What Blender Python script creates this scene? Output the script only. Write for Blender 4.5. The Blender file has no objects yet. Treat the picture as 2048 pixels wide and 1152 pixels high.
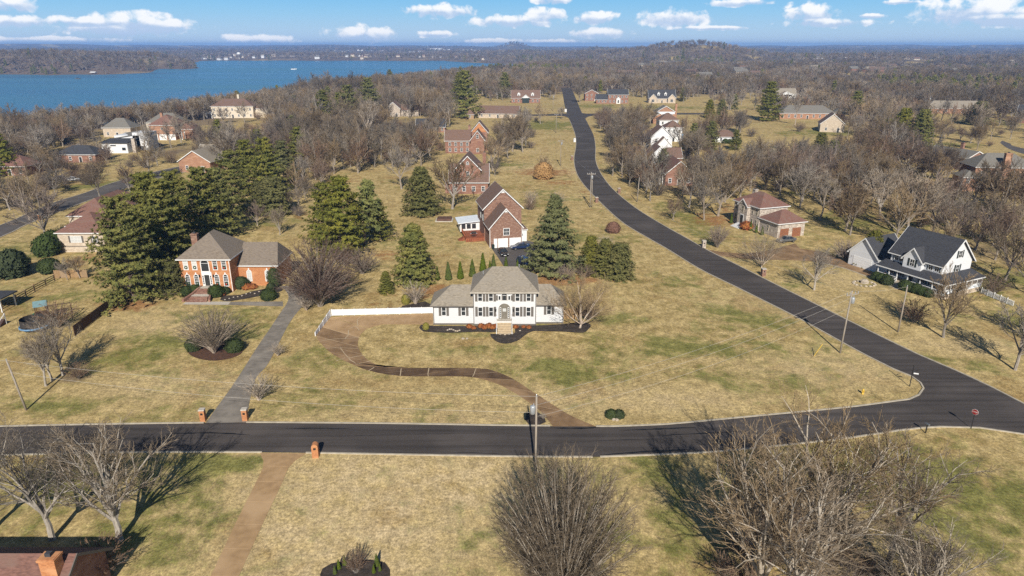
import bpy, bmesh, math, random
import numpy as np
from mathutils import Vector, Matrix

# ------------------------------------------------------------------ camera
SC = bpy.context.scene
COL = SC.collection
FPX, CAMH, PITCH = 1365.0, 44.0, math.radians(19.6)
cam_data = bpy.data.cameras.new('camera')
cam = bpy.data.objects.new('camera', cam_data)
COL.objects.link(cam)
cam.location = (0, 0, CAMH)
cam.rotation_euler = (math.radians(90) - PITCH, 0, 0)
cam_data.sensor_width = 36.0
cam_data.lens = 36.0 * FPX / 2048.0
cam_data.clip_start = 0.5
cam_data.clip_end = 90000
SC.camera = cam

# ------------------------------------------------------------------ light
SUN_EL, SUN_AZ = math.radians(33.0), math.radians(-2.0)
sun_l = bpy.data.lights.new('sun', 'SUN')
sun_l.energy = 5.0
sun_l.angle = math.radians(0.5)
sun_l.color = (1.0, 0.93, 0.82)
sun = bpy.data.objects.new('sun', sun_l)
COL.objects.link(sun)
sun.rotation_euler = (math.radians(90) - SUN_EL, 0, -SUN_AZ)   # light travels towards +Y

world = bpy.data.worlds.new('World')
SC.world = world
world.use_nodes = True
WT = world.node_tree
WT.nodes.clear()


def wn(t, **kw):
    n = WT.nodes.new(t)
    for k, v in kw.items():
        setattr(n, k, v)
    return n


def wmath(op, a, b=None, c=None):
    n = wn('ShaderNodeMath', operation=op)
    for i, v in enumerate((a, b, c)):
        if v is None:
            continue
        if isinstance(v, (int, float)):
            n.inputs[i].default_value = v
        else:
            WT.links.new(v, n.inputs[i])
    return n.outputs[0]


sky = wn('ShaderNodeTexSky', sky_type='NISHITA')
sky.sun_disc = False
sky.sun_elevation = SUN_EL
sky.sun_rotation = math.pi
sky.altitude = 200
sky.air_density = 1.0
sky.dust_density = 0.2
sky.ozone_density = 4.0
tcw = wn('ShaderNodeTexCoord')
sepw = wn('ShaderNodeSeparateXYZ')
WT.links.new(tcw.outputs['Generated'], sepw.inputs[0])
AZ = wmath('ARCTAN2', sepw.outputs[0], sepw.outputs[1])
EL = wmath('ARCSINE', sepw.outputs[2])
# the clouds: cumulus banks low over the horizon, shaped by noise in direction space
cvec = wn('ShaderNodeCombineXYZ')
WT.links.new(wmath('MULTIPLY', AZ, 29.0), cvec.inputs[0])
WT.links.new(wmath('MULTIPLY', EL, 34.0), cvec.inputs[1])
ncl = wn('ShaderNodeTexNoise')
ncl.inputs['Scale'].default_value = 1.7
ncl.inputs['Detail'].default_value = 7.0
ncl.inputs['Roughness'].default_value = 0.55
ncl.inputs['Distortion'].default_value = 0.25
WT.links.new(cvec.outputs[0], ncl.inputs['Vector'])
nbig = wn('ShaderNodeTexNoise')
nbig.inputs['Scale'].default_value = 0.42
nbig.inputs['Detail'].default_value = 3.0
WT.links.new(cvec.outputs[0], nbig.inputs['Vector'])


def sky_dir(px, py):
    u, v = (px - 1024) / FPX, (py - 576) / FPX
    d = Vector((u, math.cos(PITCH) - v * math.sin(PITCH), -math.sin(PITCH) - v * math.cos(PITCH))).normalized()
    return math.atan2(d.x, d.y), math.asin(d.z)


CLOUDS = [(880, 22, 75, 15), (1030, 42, 90, 14), (1090, 28, 45, 15), (1350, 34, 70, 20), (1190, 36, 45, 14),
          (1620, 26, 45, 22), (1660, 46, 80, 9), (1960, 20, 95, 30), (2010, 40, 60, 10), (250, 52, 110, 20), (275, 38, 55, 16), (330, 52, 40, 14),
          (20, 8, 40, 16), (30, 42, 48, 12), (725, 68, 70, 18), (1105, 0, 40, 10), (1200, 66, 60, 12),
          (1480, 5, 60, 9), (160, 42, 60, 10), (500, 80, 80, 12), (90, 80, 120, 7), (1000, 84, 90, 8), (1740, 32, 28, 5), (2080, 30, 60, 26),
          (870, 68, 40, 8), (1110, 84, 60, 7), (1420, 56, 80, 5), (1800, 4, 30, 5)]
mask = None
tone = None
for (px, py, rx, ry) in CLOUDS:
    a0, e0 = sky_dir(px, py)
    du = wmath('MULTIPLY', wmath('SUBTRACT', AZ, a0), FPX * 0.93 / rx)
    dv = wmath('MULTIPLY', wmath('SUBTRACT', EL, e0), FPX * 1.05 / ry)
    q = wmath('SUBTRACT', 1.0, wmath('ADD', wmath('MULTIPLY', du, du), wmath('MULTIPLY', dv, dv)))
    q = wmath('MAXIMUM', q, -0.8)
    mask = q if mask is None else wmath('MAXIMUM', mask, q)
    tq = wmath('MULTIPLY', wmath('MAXIMUM', q, 0.0), dv)
    tone = tq if tone is None else wmath('ADD', tone, tq)
gen = wmath('MULTIPLY', wmath('SUBTRACT', nbig.outputs['Fac'], 0.66), 5.0)        # clouds of the rest of the sky
high = wmath('GREATER_THAN', EL, 0.066)
gen = wmath('SUBTRACT', wmath('MULTIPLY', gen, high), wmath('MULTIPLY', wmath('SUBTRACT', 1.0, high), 0.8))
mask = wmath('MAXIMUM', mask, gen)
dens = wmath('ADD', wmath('MULTIPLY', mask, 0.80), wmath('MULTIPLY', wmath('SUBTRACT', ncl.outputs['Fac'], 0.5), 2.6))
mr = wn('ShaderNodeMapRange', interpolation_type='SMOOTHSTEP')
mr.inputs['From Min'].default_value = 0.05
mr.inputs['From Max'].default_value = 0.62
WT.links.new(dens, mr.inputs['Value'])
shade = wn('ShaderNodeMapRange', interpolation_type='SMOOTHSTEP')
shade.inputs['From Min'].default_value = -0.30
shade.inputs['From Max'].default_value = 0.25
WT.links.new(wmath('ADD', tone, wmath('MULTIPLY', wmath('SUBTRACT', ncl.outputs['Fac'], 0.5), 1.3)), shade.inputs['Value'])
ccol = wn('ShaderNodeMixRGB')
ccol.inputs[1].default_value = (8.6, 10.8, 14.2, 1)
ccol.inputs[2].default_value = (17.4, 17.4, 17.5, 1)
WT.links.new(shade.outputs[0], ccol.inputs[0])
# the low sky: pale at the horizon, deep blue a few degrees up, passing into the clear sky above
KS = 1.0 / (0.05 * 2 ** 0.30)
ramp = wn('ShaderNodeValToRGB')
cr = ramp.color_ramp
cr.elements[0].position, cr.elements[0].color = 0.0, (0.54, 0.68, 0.84, 1)
cr.elements[1].position, cr.elements[1].color = 1.0, (0.08, 0.26, 0.58, 1)
for q, c in ((0.06, (0.45, 0.66, 0.86, 1)), (0.12, (0.33, 0.62, 0.88, 1)), (0.20, (0.20, 0.54, 0.88, 1)), (0.42, (0.12, 0.38, 0.76, 1))):
    e = cr.elements.new(q)
    e.color = c
WT.links.new(wmath('DIVIDE', EL, 0.33), ramp.inputs[0])
low = wn('ShaderNodeVectorMath', operation='SCALE')
WT.links.new(ramp.outputs[0], low.inputs[0])
low.inputs['Scale'].default_value = KS
veil = wn('ShaderNodeMapRange')
veil.inputs['From Min'].default_value = 0.10
veil.inputs['From Max'].default_value = 0.33
veil.inputs['To Min'].default_value = 1.0
veil.inputs['To Max'].default_value = 0.0
WT.links.new(EL, veil.inputs['Value'])
skymix = wn('ShaderNodeMixRGB')
WT.links.new(veil.outputs[0], skymix.inputs[0])
WT.links.new(sky.outputs[0], skymix.inputs[1])
WT.links.new(low.outputs[0], skymix.inputs[2])
cmix = wn('ShaderNodeMixRGB')
WT.links.new(wmath('MULTIPLY', mr.outputs[0], 0.93), cmix.inputs[0])
WT.links.new(skymix.outputs[0], cmix.inputs[1])
WT.links.new(ccol.outputs[0], cmix.inputs[2])
bgw = wn('ShaderNodeBackground')
bgw.inputs['Strength'].default_value = 0.05
WT.links.new(cmix.outputs[0], bgw.inputs['Color'])
wout = wn('ShaderNodeOutputWorld')
WT.links.new(bgw.outputs[0], wout.inputs['Surface'])

SC.view_settings.view_transform = 'Standard'
SC.view_settings.look = 'None'
SC.view_settings.gamma = 1.0
SC.view_settings.use_curve_mapping = False
SC.view_settings.exposure = 0.30
SC.cycles.use_denoising = False
SC.cycles.max_bounces = 5
SC.cycles.diffuse_bounces = 2
SC.cycles.glossy_bounces = 2
SC.cycles.transmission_bounces = 2
SC.cycles.volume_bounces = 1
SC.cycles.caustics_reflective = False
SC.cycles.caustics_refractive = False

R = math.radians
HAZE_DENSITY = 1.3e-4
CP, SP = math.cos(PITCH), math.sin(PITCH)


def G(px, py, z=0.0):
    """where the view ray of a photo pixel meets the level z"""
    u, v = (px - 1024) / FPX, (py - 576) / FPX
    dy, dz = CP - v * SP, -SP - v * CP
    t = (z - CAMH) / dz
    return Vector((u * t, dy * t, z))


# ------------------------------------------------------------------ helpers
def tag(o, label=None, cat=None, group=None, kind=None):
    if label:
        o['label'] = label
    if cat:
        o['category'] = cat
    if group:
        o['group'] = group
    if kind:
        o['kind'] = kind
    return o


def link(name, data, parent=None, loc=(0, 0, 0), rz=0.0, scale=None):
    o = bpy.data.objects.new(name, data)
    COL.objects.link(o)
    o.location = loc
    o.rotation_euler = (0, 0, rz)
    if scale is not None:
        o.scale = (scale, scale, scale) if isinstance(scale, (int, float)) else scale
    if parent:
        o.parent = parent
    return o


def empty(name, loc, rz=0.0, label=None, cat=None, group=None):
    o = link(name, None, None, loc, rz)
    o.empty_display_size = 0.5
    return tag(o, label, cat, group)


class MB:
    """collects faces for one mesh"""

    def __init__(self):
        self.v, self.f = [], []

    def add(self, vs, fs):
        b = len(self.v)
        self.v += [tuple(p) for p in vs]
        self.f += [tuple(i + b for i in q) for q in fs]
        return self

    def box(self, x0, x1, y0, y1, z0, z1):
        return self.add([(x0, y0, z0), (x1, y0, z0), (x1, y1, z0), (x0, y1, z0), (x0, y0, z1), (x1, y0, z1), (x1, y1, z1), (x0, y1, z1)],
                        [(0, 3, 2, 1), (4, 5, 6, 7), (0, 1, 5, 4), (1, 2, 6, 5), (2, 3, 7, 6), (3, 0, 4, 7)])

    def bevbox(self, x0, x1, y0, y1, z0, z1, b):
        """a box with chamfered vertical edges and a chamfered top"""
        def ring(x0, x1, y0, y1, z, c):
            return [(x0 + c, y0, z), (x1 - c, y0, z), (x1, y0 + c, z), (x1, y1 - c, z), (x1 - c, y1, z), (x0 + c, y1, z), (x0, y1 - c, z), (x0, y0 + c, z)]
        vs = ring(x0, x1, y0, y1, z0, b) + ring(x0, x1, y0, y1, z1 - b, b) + ring(x0 + b, x1 - b, y0 + b, y1 - b, z1, b * .6)
        fs = [tuple(range(7, -1, -1)), tuple(range(16, 24))]
        for k in (0, 8):
            for i in range(8):
                j = (i + 1) % 8
                fs.append((k + i, k + j, k + 8 + j, k + 8 + i))
        return self.add(vs, fs)

    def prism(self, poly, z0, z1):
        n = len(poly)
        vs = [(p[0], p[1], z0) for p in poly] + [(p[0], p[1], z1) for p in poly]
        fs = [tuple(range(n - 1, -1, -1)), tuple(range(n, 2 * n))]
        fs += [(i, (i + 1) % n, n + (i + 1) % n, n + i) for i in range(n)]
        return self.add(vs, fs)

    def tube(self, pts, rads, sides=6, cap=True):
        pts = [Vector(p) for p in pts]
        n = len(pts)
        vs, fs = [], []
        for i, p in enumerate(pts):
            d = (pts[min(i + 1, n - 1)] - pts[max(i - 1, 0)])
            d = d.normalized() if d.length > 1e-9 else Vector((0, 0, 1))
            a = d.cross(Vector((0, 0, 1)))
            if a.length < 1e-3:
                a = d.cross(Vector((1, 0, 0)))
            a.normalize()
            b = d.cross(a)
            r = rads[i] if hasattr(rads, '__len__') else rads
            for k in range(sides):
                t = 2 * math.pi * k / sides
                vs.append(p + a * (r * math.cos(t)) + b * (r * math.sin(t)))
        for i in range(n - 1):
            for k in range(sides):
                k2 = (k + 1) % sides
                fs.append((i * sides + k, i * sides + k2, (i + 1) * sides + k2, (i + 1) * sides + k))
        if cap:
            fs.append(tuple(range(sides - 1, -1, -1)))
            fs.append(tuple((n - 1) * sides + k for k in range(sides)))
        return self.add(vs, fs)

    def lathe(self, prof, seg=12, c=(0, 0, 0)):
        vs, fs = [], []
        n = len(prof)
        for (r, z) in prof:
            for k in range(seg):
                t = 2 * math.pi * k / seg
                vs.append((c[0] + r * math.cos(t), c[1] + r * math.sin(t), c[2] + z))
        for i in range(n - 1):
            for k in range(seg):
                k2 = (k + 1) % seg
                fs.append((i * seg + k, i * seg + k2, (i + 1) * seg + k2, (i + 1) * seg + k))
        fs.append(tuple(range(seg - 1, -1, -1)))
        fs.append(tuple((n - 1) * seg + k for k in range(seg)))
        return self.add(vs, fs)

    def mesh(self, name, mat, smooth=False):
        me = bpy.data.meshes.new(name)
        me.from_pydata(self.v, [], self.f)
        me.materials.append(mat)
        if smooth:
            me.polygons.foreach_set('use_smooth', [True] * len(me.polygons))
        me.update()
        return me

    def build(self, name, mat, parent=None, loc=(0, 0, 0), rz=0.0, smooth=False):
        return link(name, self.mesh(name, mat, smooth), parent, loc, rz)


# ------------------------------------------------------------------ materials
MATS = {}


def mat(name, c1, c2=None, rough=0.85, scale=4.0, stretch=(1, 1, 1), detail=5.0, lo=0.35, hi=0.65, bump=0.0, bscale=None,
        metal=0.0, spec=0.3, coord='Object', objvar=0.0, third=None, tscale=0.5, coat=0.0, transl=0.0, streak=None, posvar=0.0):
    """principled material: two tones mixed by noise, an optional third tone in larger patches, tone changes per object"""
    if name in MATS:
        return MATS[name]
    m = bpy.data.materials.new(name)
    m.use_nodes = True
    nt = m.node_tree
    b = nt.nodes['Principled BSDF']
    b.inputs['Roughness'].default_value = rough
    b.inputs['Metallic'].default_value = metal
    b.inputs['Specular IOR Level'].default_value = spec
    if coat:
        b.inputs['Coat Weight'].default_value = coat
    L = nt.links.new
    if c2 is None:
        c2 = tuple(x * 0.85 for x in c1)
    tc = nt.nodes.new('ShaderNodeTexCoord')
    mp = nt.nodes.new('ShaderNodeMapping')
    mp.inputs['Scale'].default_value = stretch
    L(tc.outputs[coord], mp.inputs[0])
    nz = nt.nodes.new('ShaderNodeTexNoise')
    nz.inputs['Scale'].default_value = scale
    nz.inputs['Detail'].default_value = detail
    L(mp.outputs[0], nz.inputs['Vector'])
    rp = nt.nodes.new('ShaderNodeMapRange')
    rp.inputs['From Min'].default_value = lo
    rp.inputs['From Max'].default_value = hi
    L(nz.outputs['Fac'], rp.inputs['Value'])
    mx = nt.nodes.new('ShaderNodeMixRGB')
    mx.inputs[1].default_value = (*c1, 1)
    mx.inputs[2].default_value = (*c2, 1)
    L(rp.outputs[0], mx.inputs[0])
    out = mx.outputs[0]
    if third:
        n2 = nt.nodes.new('ShaderNodeTexNoise')
        n2.inputs['Scale'].default_value = tscale
        n2.inputs['Detail'].default_value = 4
        L(mp.outputs[0], n2.inputs['Vector'])
        r2 = nt.nodes.new('ShaderNodeMapRange')
        r2.inputs['From Min'].default_value = 0.48
        r2.inputs['From Max'].default_value = 0.66
        L(n2.outputs['Fac'], r2.inputs['Value'])
        m2 = nt.nodes.new('ShaderNodeMixRGB')
        m2.inputs[2].default_value = (*third, 1)
        L(r2.outputs[0], m2.inputs[0])
        L(out, m2.inputs[1])
        out = m2.outputs[0]
    if streak:                                  # worn tracks along the carriageway
        mp3 = nt.nodes.new('ShaderNodeMapping')
        mp3.inputs['Scale'].default_value = streak
        L(tc.outputs[coord], mp3.inputs[0])
        n3 = nt.nodes.new('ShaderNodeTexNoise')
        n3.inputs['Scale'].default_value = 1.0
        n3.inputs['Detail'].default_value = 6
        L(mp3.outputs[0], n3.inputs['Vector'])
        r3 = nt.nodes.new('ShaderNodeMapRange')
        r3.inputs['From Min'].default_value = 0.42
        r3.inputs['From Max'].default_value = 0.70
        r3.inputs['To Min'].default_value = 1.08
        r3.inputs['To Max'].default_value = 0.62
        L(n3.outputs['Fac'], r3.inputs['Value'])
        v3 = nt.nodes.new('ShaderNodeVectorMath')
        v3.operation = 'SCALE'
        L(out, v3.inputs[0])
        L(r3.outputs[0], v3.inputs['Scale'])
        out = v3.outputs[0]
    if posvar:                                  # stands of trees differ in tone across the land
        gp = nt.nodes.new('ShaderNodeNewGeometry')
        n4 = nt.nodes.new('ShaderNodeTexNoise')
        n4.inputs['Scale'].default_value = 0.007
        n4.inputs['Detail'].default_value = 4
        L(gp.outputs['Position'], n4.inputs['Vector'])
        r4 = nt.nodes.new('ShaderNodeMapRange')
        r4.inputs['From Min'].default_value = 0.36
        r4.inputs['From Max'].default_value = 0.64
        r4.inputs['To Min'].default_value = 1 - posvar
        r4.inputs['To Max'].default_value = 1 + posvar
        L(n4.outputs['Fac'], r4.inputs['Value'])
        v4 = nt.nodes.new('ShaderNodeVectorMath')
        v4.operation = 'SCALE'
        L(out, v4.inputs[0])
        L(r4.outputs[0], v4.inputs['Scale'])
        out = v4.outputs[0]
    if objvar:
        oi = nt.nodes.new('ShaderNodeObjectInfo')
        hs = nt.nodes.new('ShaderNodeHueSaturation')
        mv = nt.nodes.new('ShaderNodeMapRange')
        mv.inputs['To Min'].default_value = 1 - objvar
        mv.inputs['To Max'].default_value = 1 + objvar
        L(oi.outputs['Random'], mv.inputs['Value'])
        L(mv.outputs[0], hs.inputs['Value'])
        ms = nt.nodes.new('ShaderNodeMath')
        ms.operation = 'FRACT'
        mm = nt.nodes.new('ShaderNodeMath')
        mm.operation = 'MULTIPLY'
        mm.inputs[1].default_value = 7.31
        L(oi.outputs['Random'], mm.inputs[0])
        L(mm.outputs[0], ms.inputs[0])
        mv2 = nt.nodes.new('ShaderNodeMapRange')
        mv2.inputs['To Min'].default_value = 1 - objvar * 1.2
        mv2.inputs['To Max'].default_value = 1 + objvar * 1.2
        L(ms.outputs[0], mv2.inputs['Value'])
        L(mv2.outputs[0], hs.inputs['Saturation'])
        L(out, hs.inputs['Color'])
        out = hs.outputs[0]
    L(out, b.inputs['Base Color'])
    if bump:
        nb = nt.nodes.new('ShaderNodeTexNoise')
        nb.inputs['Scale'].default_value = bscale or scale * 2
        nb.inputs['Detail'].default_value = 6
        L(mp.outputs[0], nb.inputs['Vector'])
        bp = nt.nodes.new('ShaderNodeBump')
        bp.inputs['Strength'].default_value = bump
        bp.inputs['Distance'].default_value = 0.05
        L(nb.outputs['Fac'], bp.inputs['Height'])
        L(bp.outputs[0], b.inputs['Normal'])
    if transl:
        tb = nt.nodes.new('ShaderNodeBsdfTranslucent')
        L(out, tb.inputs['Color'])
        ms_ = nt.nodes.new('ShaderNodeMixShader')
        ms_.inputs[0].default_value = transl
        L(b.outputs[0], ms_.inputs[1])
        L(tb.outputs[0], ms_.inputs[2])
        L(ms_.outputs[0], nt.nodes['Material Output'].inputs['Surface'])
    MATS[name] = m
    return m


M = {}
M['white_brick'] = mat('white painted brick', (0.635, 0.640, 0.650), (0.555, 0.560, 0.568), 0.7, 2.2, (1, 1, 5), bump=0.3, bscale=10, third=(0.60, 0.60, 0.60), tscale=0.5)
M['white'] = mat('white paint', (0.72, 0.72, 0.71), (0.65, 0.65, 0.645), 0.55, 2)
M['white_vinyl'] = mat('white vinyl', (0.70, 0.71, 0.72), (0.64, 0.65, 0.66), 0.4, 1.2)
M['siding'] = mat('white lap siding', (0.69, 0.70, 0.715), (0.60, 0.61, 0.63), 0.6, 1.2, (0.3, 0.3, 7), lo=0.3, hi=0.7)
M['shingle_tan'] = mat('weathered tan shingles', (0.31, 0.27, 0.215), (0.19, 0.165, 0.13), 0.95, 2.2, (1, 3.2, 3.2), bump=0.5, bscale=9, third=(0.255, 0.225, 0.185), tscale=0.35)
M['shingle_brown'] = mat('brown shingles', (0.20, 0.125, 0.095), (0.115, 0.073, 0.058), 0.95, 2.2, (1, 3.2, 3.2), bump=0.5, bscale=9, third=(0.16, 0.11, 0.09), tscale=0.3)
M['shingle_red'] = mat('red brown shingles', (0.225, 0.118, 0.092), (0.135, 0.072, 0.058), 0.95, 2.2, (1, 3.2, 3.2), bump=0.5, bscale=9, third=(0.185, 0.115, 0.092), tscale=0.3)
M['shingle_dark'] = mat('charcoal shingles', (0.062, 0.064, 0.074), (0.036, 0.037, 0.043), 0.9, 2.2, (1, 3.2, 3.2), bump=0.5, bscale=9, third=(0.055, 0.056, 0.062), tscale=0.3)
M['shingle_grey'] = mat('grey shingles', (0.20, 0.19, 0.17), (0.125, 0.118, 0.105), 0.95, 2.2, (1, 3.2, 3.2), bump=0.5, bscale=9, third=(0.165, 0.15, 0.13), tscale=0.3)
M['brick_orange'] = mat('orange brick', (0.49, 0.222, 0.098), (0.36, 0.152, 0.068), 0.9, 5, (1, 1, 3), bump=0.25, bscale=12, lo=.40, hi=.60, third=(0.52, 0.262, 0.128), tscale=0.5)
M['brick_red'] = mat('red brick', (0.275, 0.145, 0.103), (0.175, 0.090, 0.068), 0.9, 5, (1, 1, 3), bump=0.25, bscale=12, lo=.40, hi=.60, third=(0.31, 0.185, 0.135), tscale=0.5)
M['brick_brown'] = mat('brown orange brick', (0.37, 0.205, 0.128), (0.25, 0.132, 0.085), 0.9, 5, (1, 1, 3), bump=0.25, bscale=12, lo=.40, hi=.60, third=(0.41, 0.245, 0.16), tscale=0.5)
M['brick_mixed'] = mat('mottled brown brick', (0.27, 0.15, 0.105), (0.14, 0.078, 0.06), 0.9, 4, (1, 1, 3.5), bump=0.25, bscale=12, lo=0.42, hi=0.58, third=(0.33, 0.22, 0.17), tscale=1.5)
M['brick_tan'] = mat('pale tan brick', (0.50, 0.42, 0.33), (0.34, 0.27, 0.20), 0.9, 4, (1, 1, 3), bump=0.25, bscale=12, lo=0.45, hi=0.6, third=(0.56, 0.48, 0.39), tscale=1.0)
M['stone'] = mat('pale grey stone', (0.46, 0.40, 0.34), (0.27, 0.225, 0.19), 0.9, 3.2, (1, 1, 1.8), bump=0.5, bscale=6, lo=0.44, hi=0.56, third=(0.55, 0.49, 0.42), tscale=1.4)
M['stucco'] = mat('cream stucco', (0.62, 0.55, 0.44), (0.55, 0.48, 0.38), 0.9, 3)
M['pale_siding'] = mat('pale blue white siding', (0.66, 0.71, 0.76), (0.58, 0.63, 0.69), 0.7, 1.4, (0.3, 0.3, 6))
M['glass'] = mat('window glass', (0.018, 0.022, 0.028), (0.035, 0.042, 0.05), 0.06, 0.8, spec=0.6)
M['blind'] = mat('pale blinds behind glass', (0.55, 0.55, 0.53), (0.45, 0.46, 0.45), 0.25, 3, (1, 1, 12), spec=0.5)
M['shutter'] = mat('grey brown shutters', (0.145, 0.13, 0.115), (0.11, 0.098, 0.088), 0.6, 4, (1, 1, 8))
M['shutter_dark'] = mat('dark green shutters', (0.022, 0.035, 0.035), (0.016, 0.026, 0.026), 0.5, 4, (1, 1, 8))
M['dark_door'] = mat('dark door', (0.045, 0.045, 0.042), (0.03, 0.03, 0.03), 0.4, 3)
M['taupe_door'] = mat('taupe door', (0.19, 0.17, 0.14), (0.15, 0.135, 0.11), 0.5, 3)
M['garage'] = mat('white garage door', (0.78, 0.78, 0.77), (0.70, 0.70, 0.70), 0.5, 1.5, (0.3, 1, 5))
M['garage_brown'] = mat('rust brown garage door', (0.27, 0.115, 0.06), (0.19, 0.08, 0.045), 0.6, 2.5)
M['concrete'] = mat('pale concrete', (0.50, 0.46, 0.40), (0.40, 0.365, 0.31), 0.9, 3, bump=0.2)
M['kerb'] = mat('kerb concrete', (0.47, 0.42, 0.33), (0.35, 0.31, 0.245), 0.9, 1.4, coord='Object')
M['aggregate'] = mat('tan exposed aggregate', (0.41, 0.268, 0.138), (0.32, 0.205, 0.104), 0.9, 1.2, bump=0.25, bscale=14, third=(0.46, 0.31, 0.17), tscale=0.25)
M['aggregate_wet'] = mat('damp brown aggregate', (0.118, 0.073, 0.040), (0.078, 0.047, 0.026), 0.6, 0.9, bump=0.25, bscale=14, third=(0.17, 0.108, 0.06), tscale=0.3)
M['aggregate_mid'] = mat('brown exposed aggregate', (0.25, 0.158, 0.083), (0.175, 0.108, 0.056), 0.85, 0.9, bump=0.25, bscale=14, third=(0.33, 0.215, 0.118), tscale=0.3)
M['joint'] = mat('pale joint mortar', (0.50, 0.40, 0.27), (0.40, 0.31, 0.20), 0.9, 3)
M['drive_grey'] = mat('grey worn driveway', (0.235, 0.208, 0.176), (0.165, 0.147, 0.125), 0.9, 1.0, bump=0.2, bscale=10, third=(0.28, 0.25, 0.21), tscale=0.3)
M['asphalt'] = mat('dark asphalt', (0.074, 0.063, 0.057), (0.056, 0.048, 0.044), 0.88, 6, bump=0.3, bscale=22, third=(0.092, 0.079, 0.072), tscale=0.10, streak=(0.05, 1.1, 1))
M['asphalt_old'] = mat('grey asphalt', (0.105, 0.093, 0.086), (0.078, 0.069, 0.064), 0.9, 2, bump=0.25, bscale=16, third=(0.12, 0.108, 0.10), tscale=0.2)
M['tar'] = mat('tar crack seal', (0.010, 0.010, 0.011), (0.014, 0.014, 0.015), 0.6, 2)
M['mulch'] = mat('black mulch', (0.030, 0.024, 0.021), (0.055, 0.043, 0.035), 0.95, 3, bump=1.0, bscale=8, third=(0.075, 0.058, 0.046), tscale=1.2)
M['mulch_brown'] = mat('brown mulch', (0.115, 0.058, 0.036), (0.06, 0.032, 0.022), 0.95, 2.5, bump=1.0, bscale=8)
M['wood_fence'] = mat('weathered brown wood', (0.115, 0.07, 0.045), (0.07, 0.043, 0.03), 0.9, 2, (6, 6, 0.6), objvar=0.25)
M['wood_pale'] = mat('pale raw wood', (0.36, 0.25, 0.15), (0.28, 0.19, 0.11), 0.9, 2, (6, 6, 0.6), objvar=0.15)
M['wood_grey'] = mat('grey utility pole wood', (0.34, 0.30, 0.25), (0.24, 0.205, 0.17), 0.9, 3, (3, 3, 0.25), objvar=0.1)
M['deck'] = mat('red stained deck wood', (0.30, 0.098, 0.048), (0.21, 0.066, 0.034), 0.7, 2, (0.5, 8, 1))
M['deck_brown'] = mat('brown deck wood', (0.13, 0.07, 0.05), (0.085, 0.047, 0.035), 0.8, 2, (0.5, 8, 1))
M['metal_grey'] = mat('grey painted metal', (0.42, 0.44, 0.46), (0.36, 0.38, 0.40), 0.45, 2, metal=0.3)
M['black_metal'] = mat('black painted metal', (0.02, 0.02, 0.021), (0.03, 0.03, 0.03), 0.45, 3)
M['wire'] = mat('aluminium wire', (0.42, 0.40, 0.36), (0.36, 0.34, 0.31), 0.5, 3)
M['sign_red'] = mat('red sign face', (0.24, 0.012, 0.014), (0.19, 0.010, 0.012), 0.4, 3)
M['yellow'] = mat('yellow hydrant paint', (0.62, 0.42, 0.06), (0.52, 0.34, 0.05), 0.5, 6)
M['blue'] = mat('blue plastic', (0.13, 0.25, 0.40), (0.11, 0.21, 0.34), 0.5, 4)
M['teal'] = mat('faded teal canvas', (0.15, 0.25, 0.27), (0.12, 0.20, 0.22), 0.8, 4)
M['green_plastic'] = mat('green plastic', (0.02, 0.28, 0.17), (0.018, 0.23, 0.14), 0.4, 4)
M['red_plastic'] = mat('red plastic', (0.55, 0.03, 0.025), (0.45, 0.025, 0.02), 0.45, 4)
M['net'] = mat('black net', (0.03, 0.027, 0.026), (0.045, 0.04, 0.038), 0.9, 6)
M['rock'] = mat('pale rocks', (0.48, 0.41, 0.32), (0.33, 0.28, 0.22), 0.9, 3, bump=0.5, objvar=0.15)
M['car_black'] = mat('black car paint', (0.008, 0.008, 0.009), (0.010, 0.010, 0.011), 0.25, 2, coat=0.7, spec=0.5)
M['car_navy'] = mat('navy car paint', (0.012, 0.025, 0.075), (0.010, 0.021, 0.065), 0.25, 2, coat=0.7, spec=0.5)
M['car_white'] = mat('white car paint', (0.75, 0.77, 0.78), (0.70, 0.72, 0.73), 0.25, 2, coat=0.6, spec=0.5)
M['car_grey'] = mat('grey car paint', (0.10, 0.105, 0.11), (0.09, 0.095, 0.10), 0.25, 2, coat=0.6, spec=0.5)
M['tyre'] = mat('tyre rubber', (0.014, 0.014, 0.014), (0.02, 0.02, 0.02), 0.8, 6)
M['rim'] = mat('alloy rim', (0.48, 0.49, 0.50), (0.42, 0.43, 0.44), 0.3, 4, metal=0.8)
M['lamp_clear'] = mat('headlamp lens', (0.6, 0.62, 0.63), (0.5, 0.52, 0.53), 0.15, 6)
M['lamp_red'] = mat('tail lamp lens', (0.30, 0.01, 0.01), (0.24, 0.008, 0.008), 0.2, 6)
M['wreath'] = mat('wreath greenery', (0.02, 0.05, 0.02), (0.03, 0.07, 0.025), 0.9, 10)
# plants
M['bark'] = mat('grey bark', (0.30, 0.265, 0.225), (0.195, 0.165, 0.138), 0.95, 3, (3, 3, 0.6), objvar=0.22)
M['bark_near'] = mat('pale grey bark', (0.42, 0.375, 0.315), (0.26, 0.225, 0.185), 0.95, 3, (3, 3, 0.6), objvar=0.1)
M['bark_pale'] = mat('pale birch bark', (0.50, 0.43, 0.36), (0.34, 0.27, 0.21), 0.9, 2, (2, 2, 1.0), objvar=0.1)
M['bark_pine'] = mat('pine bark', (0.19, 0.145, 0.115), (0.12, 0.09, 0.07), 0.95, 3, (3, 3, 0.6))
M['twig'] = mat('grey brown twigs', (0.228, 0.182, 0.132), (0.152, 0.119, 0.084), 0.95, 0.5, objvar=0.36, posvar=0.30)
M['twig_pale'] = mat('pale twigs', (0.33, 0.28, 0.225), (0.19, 0.155, 0.12), 0.95, 0.6, objvar=0.1)
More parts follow.
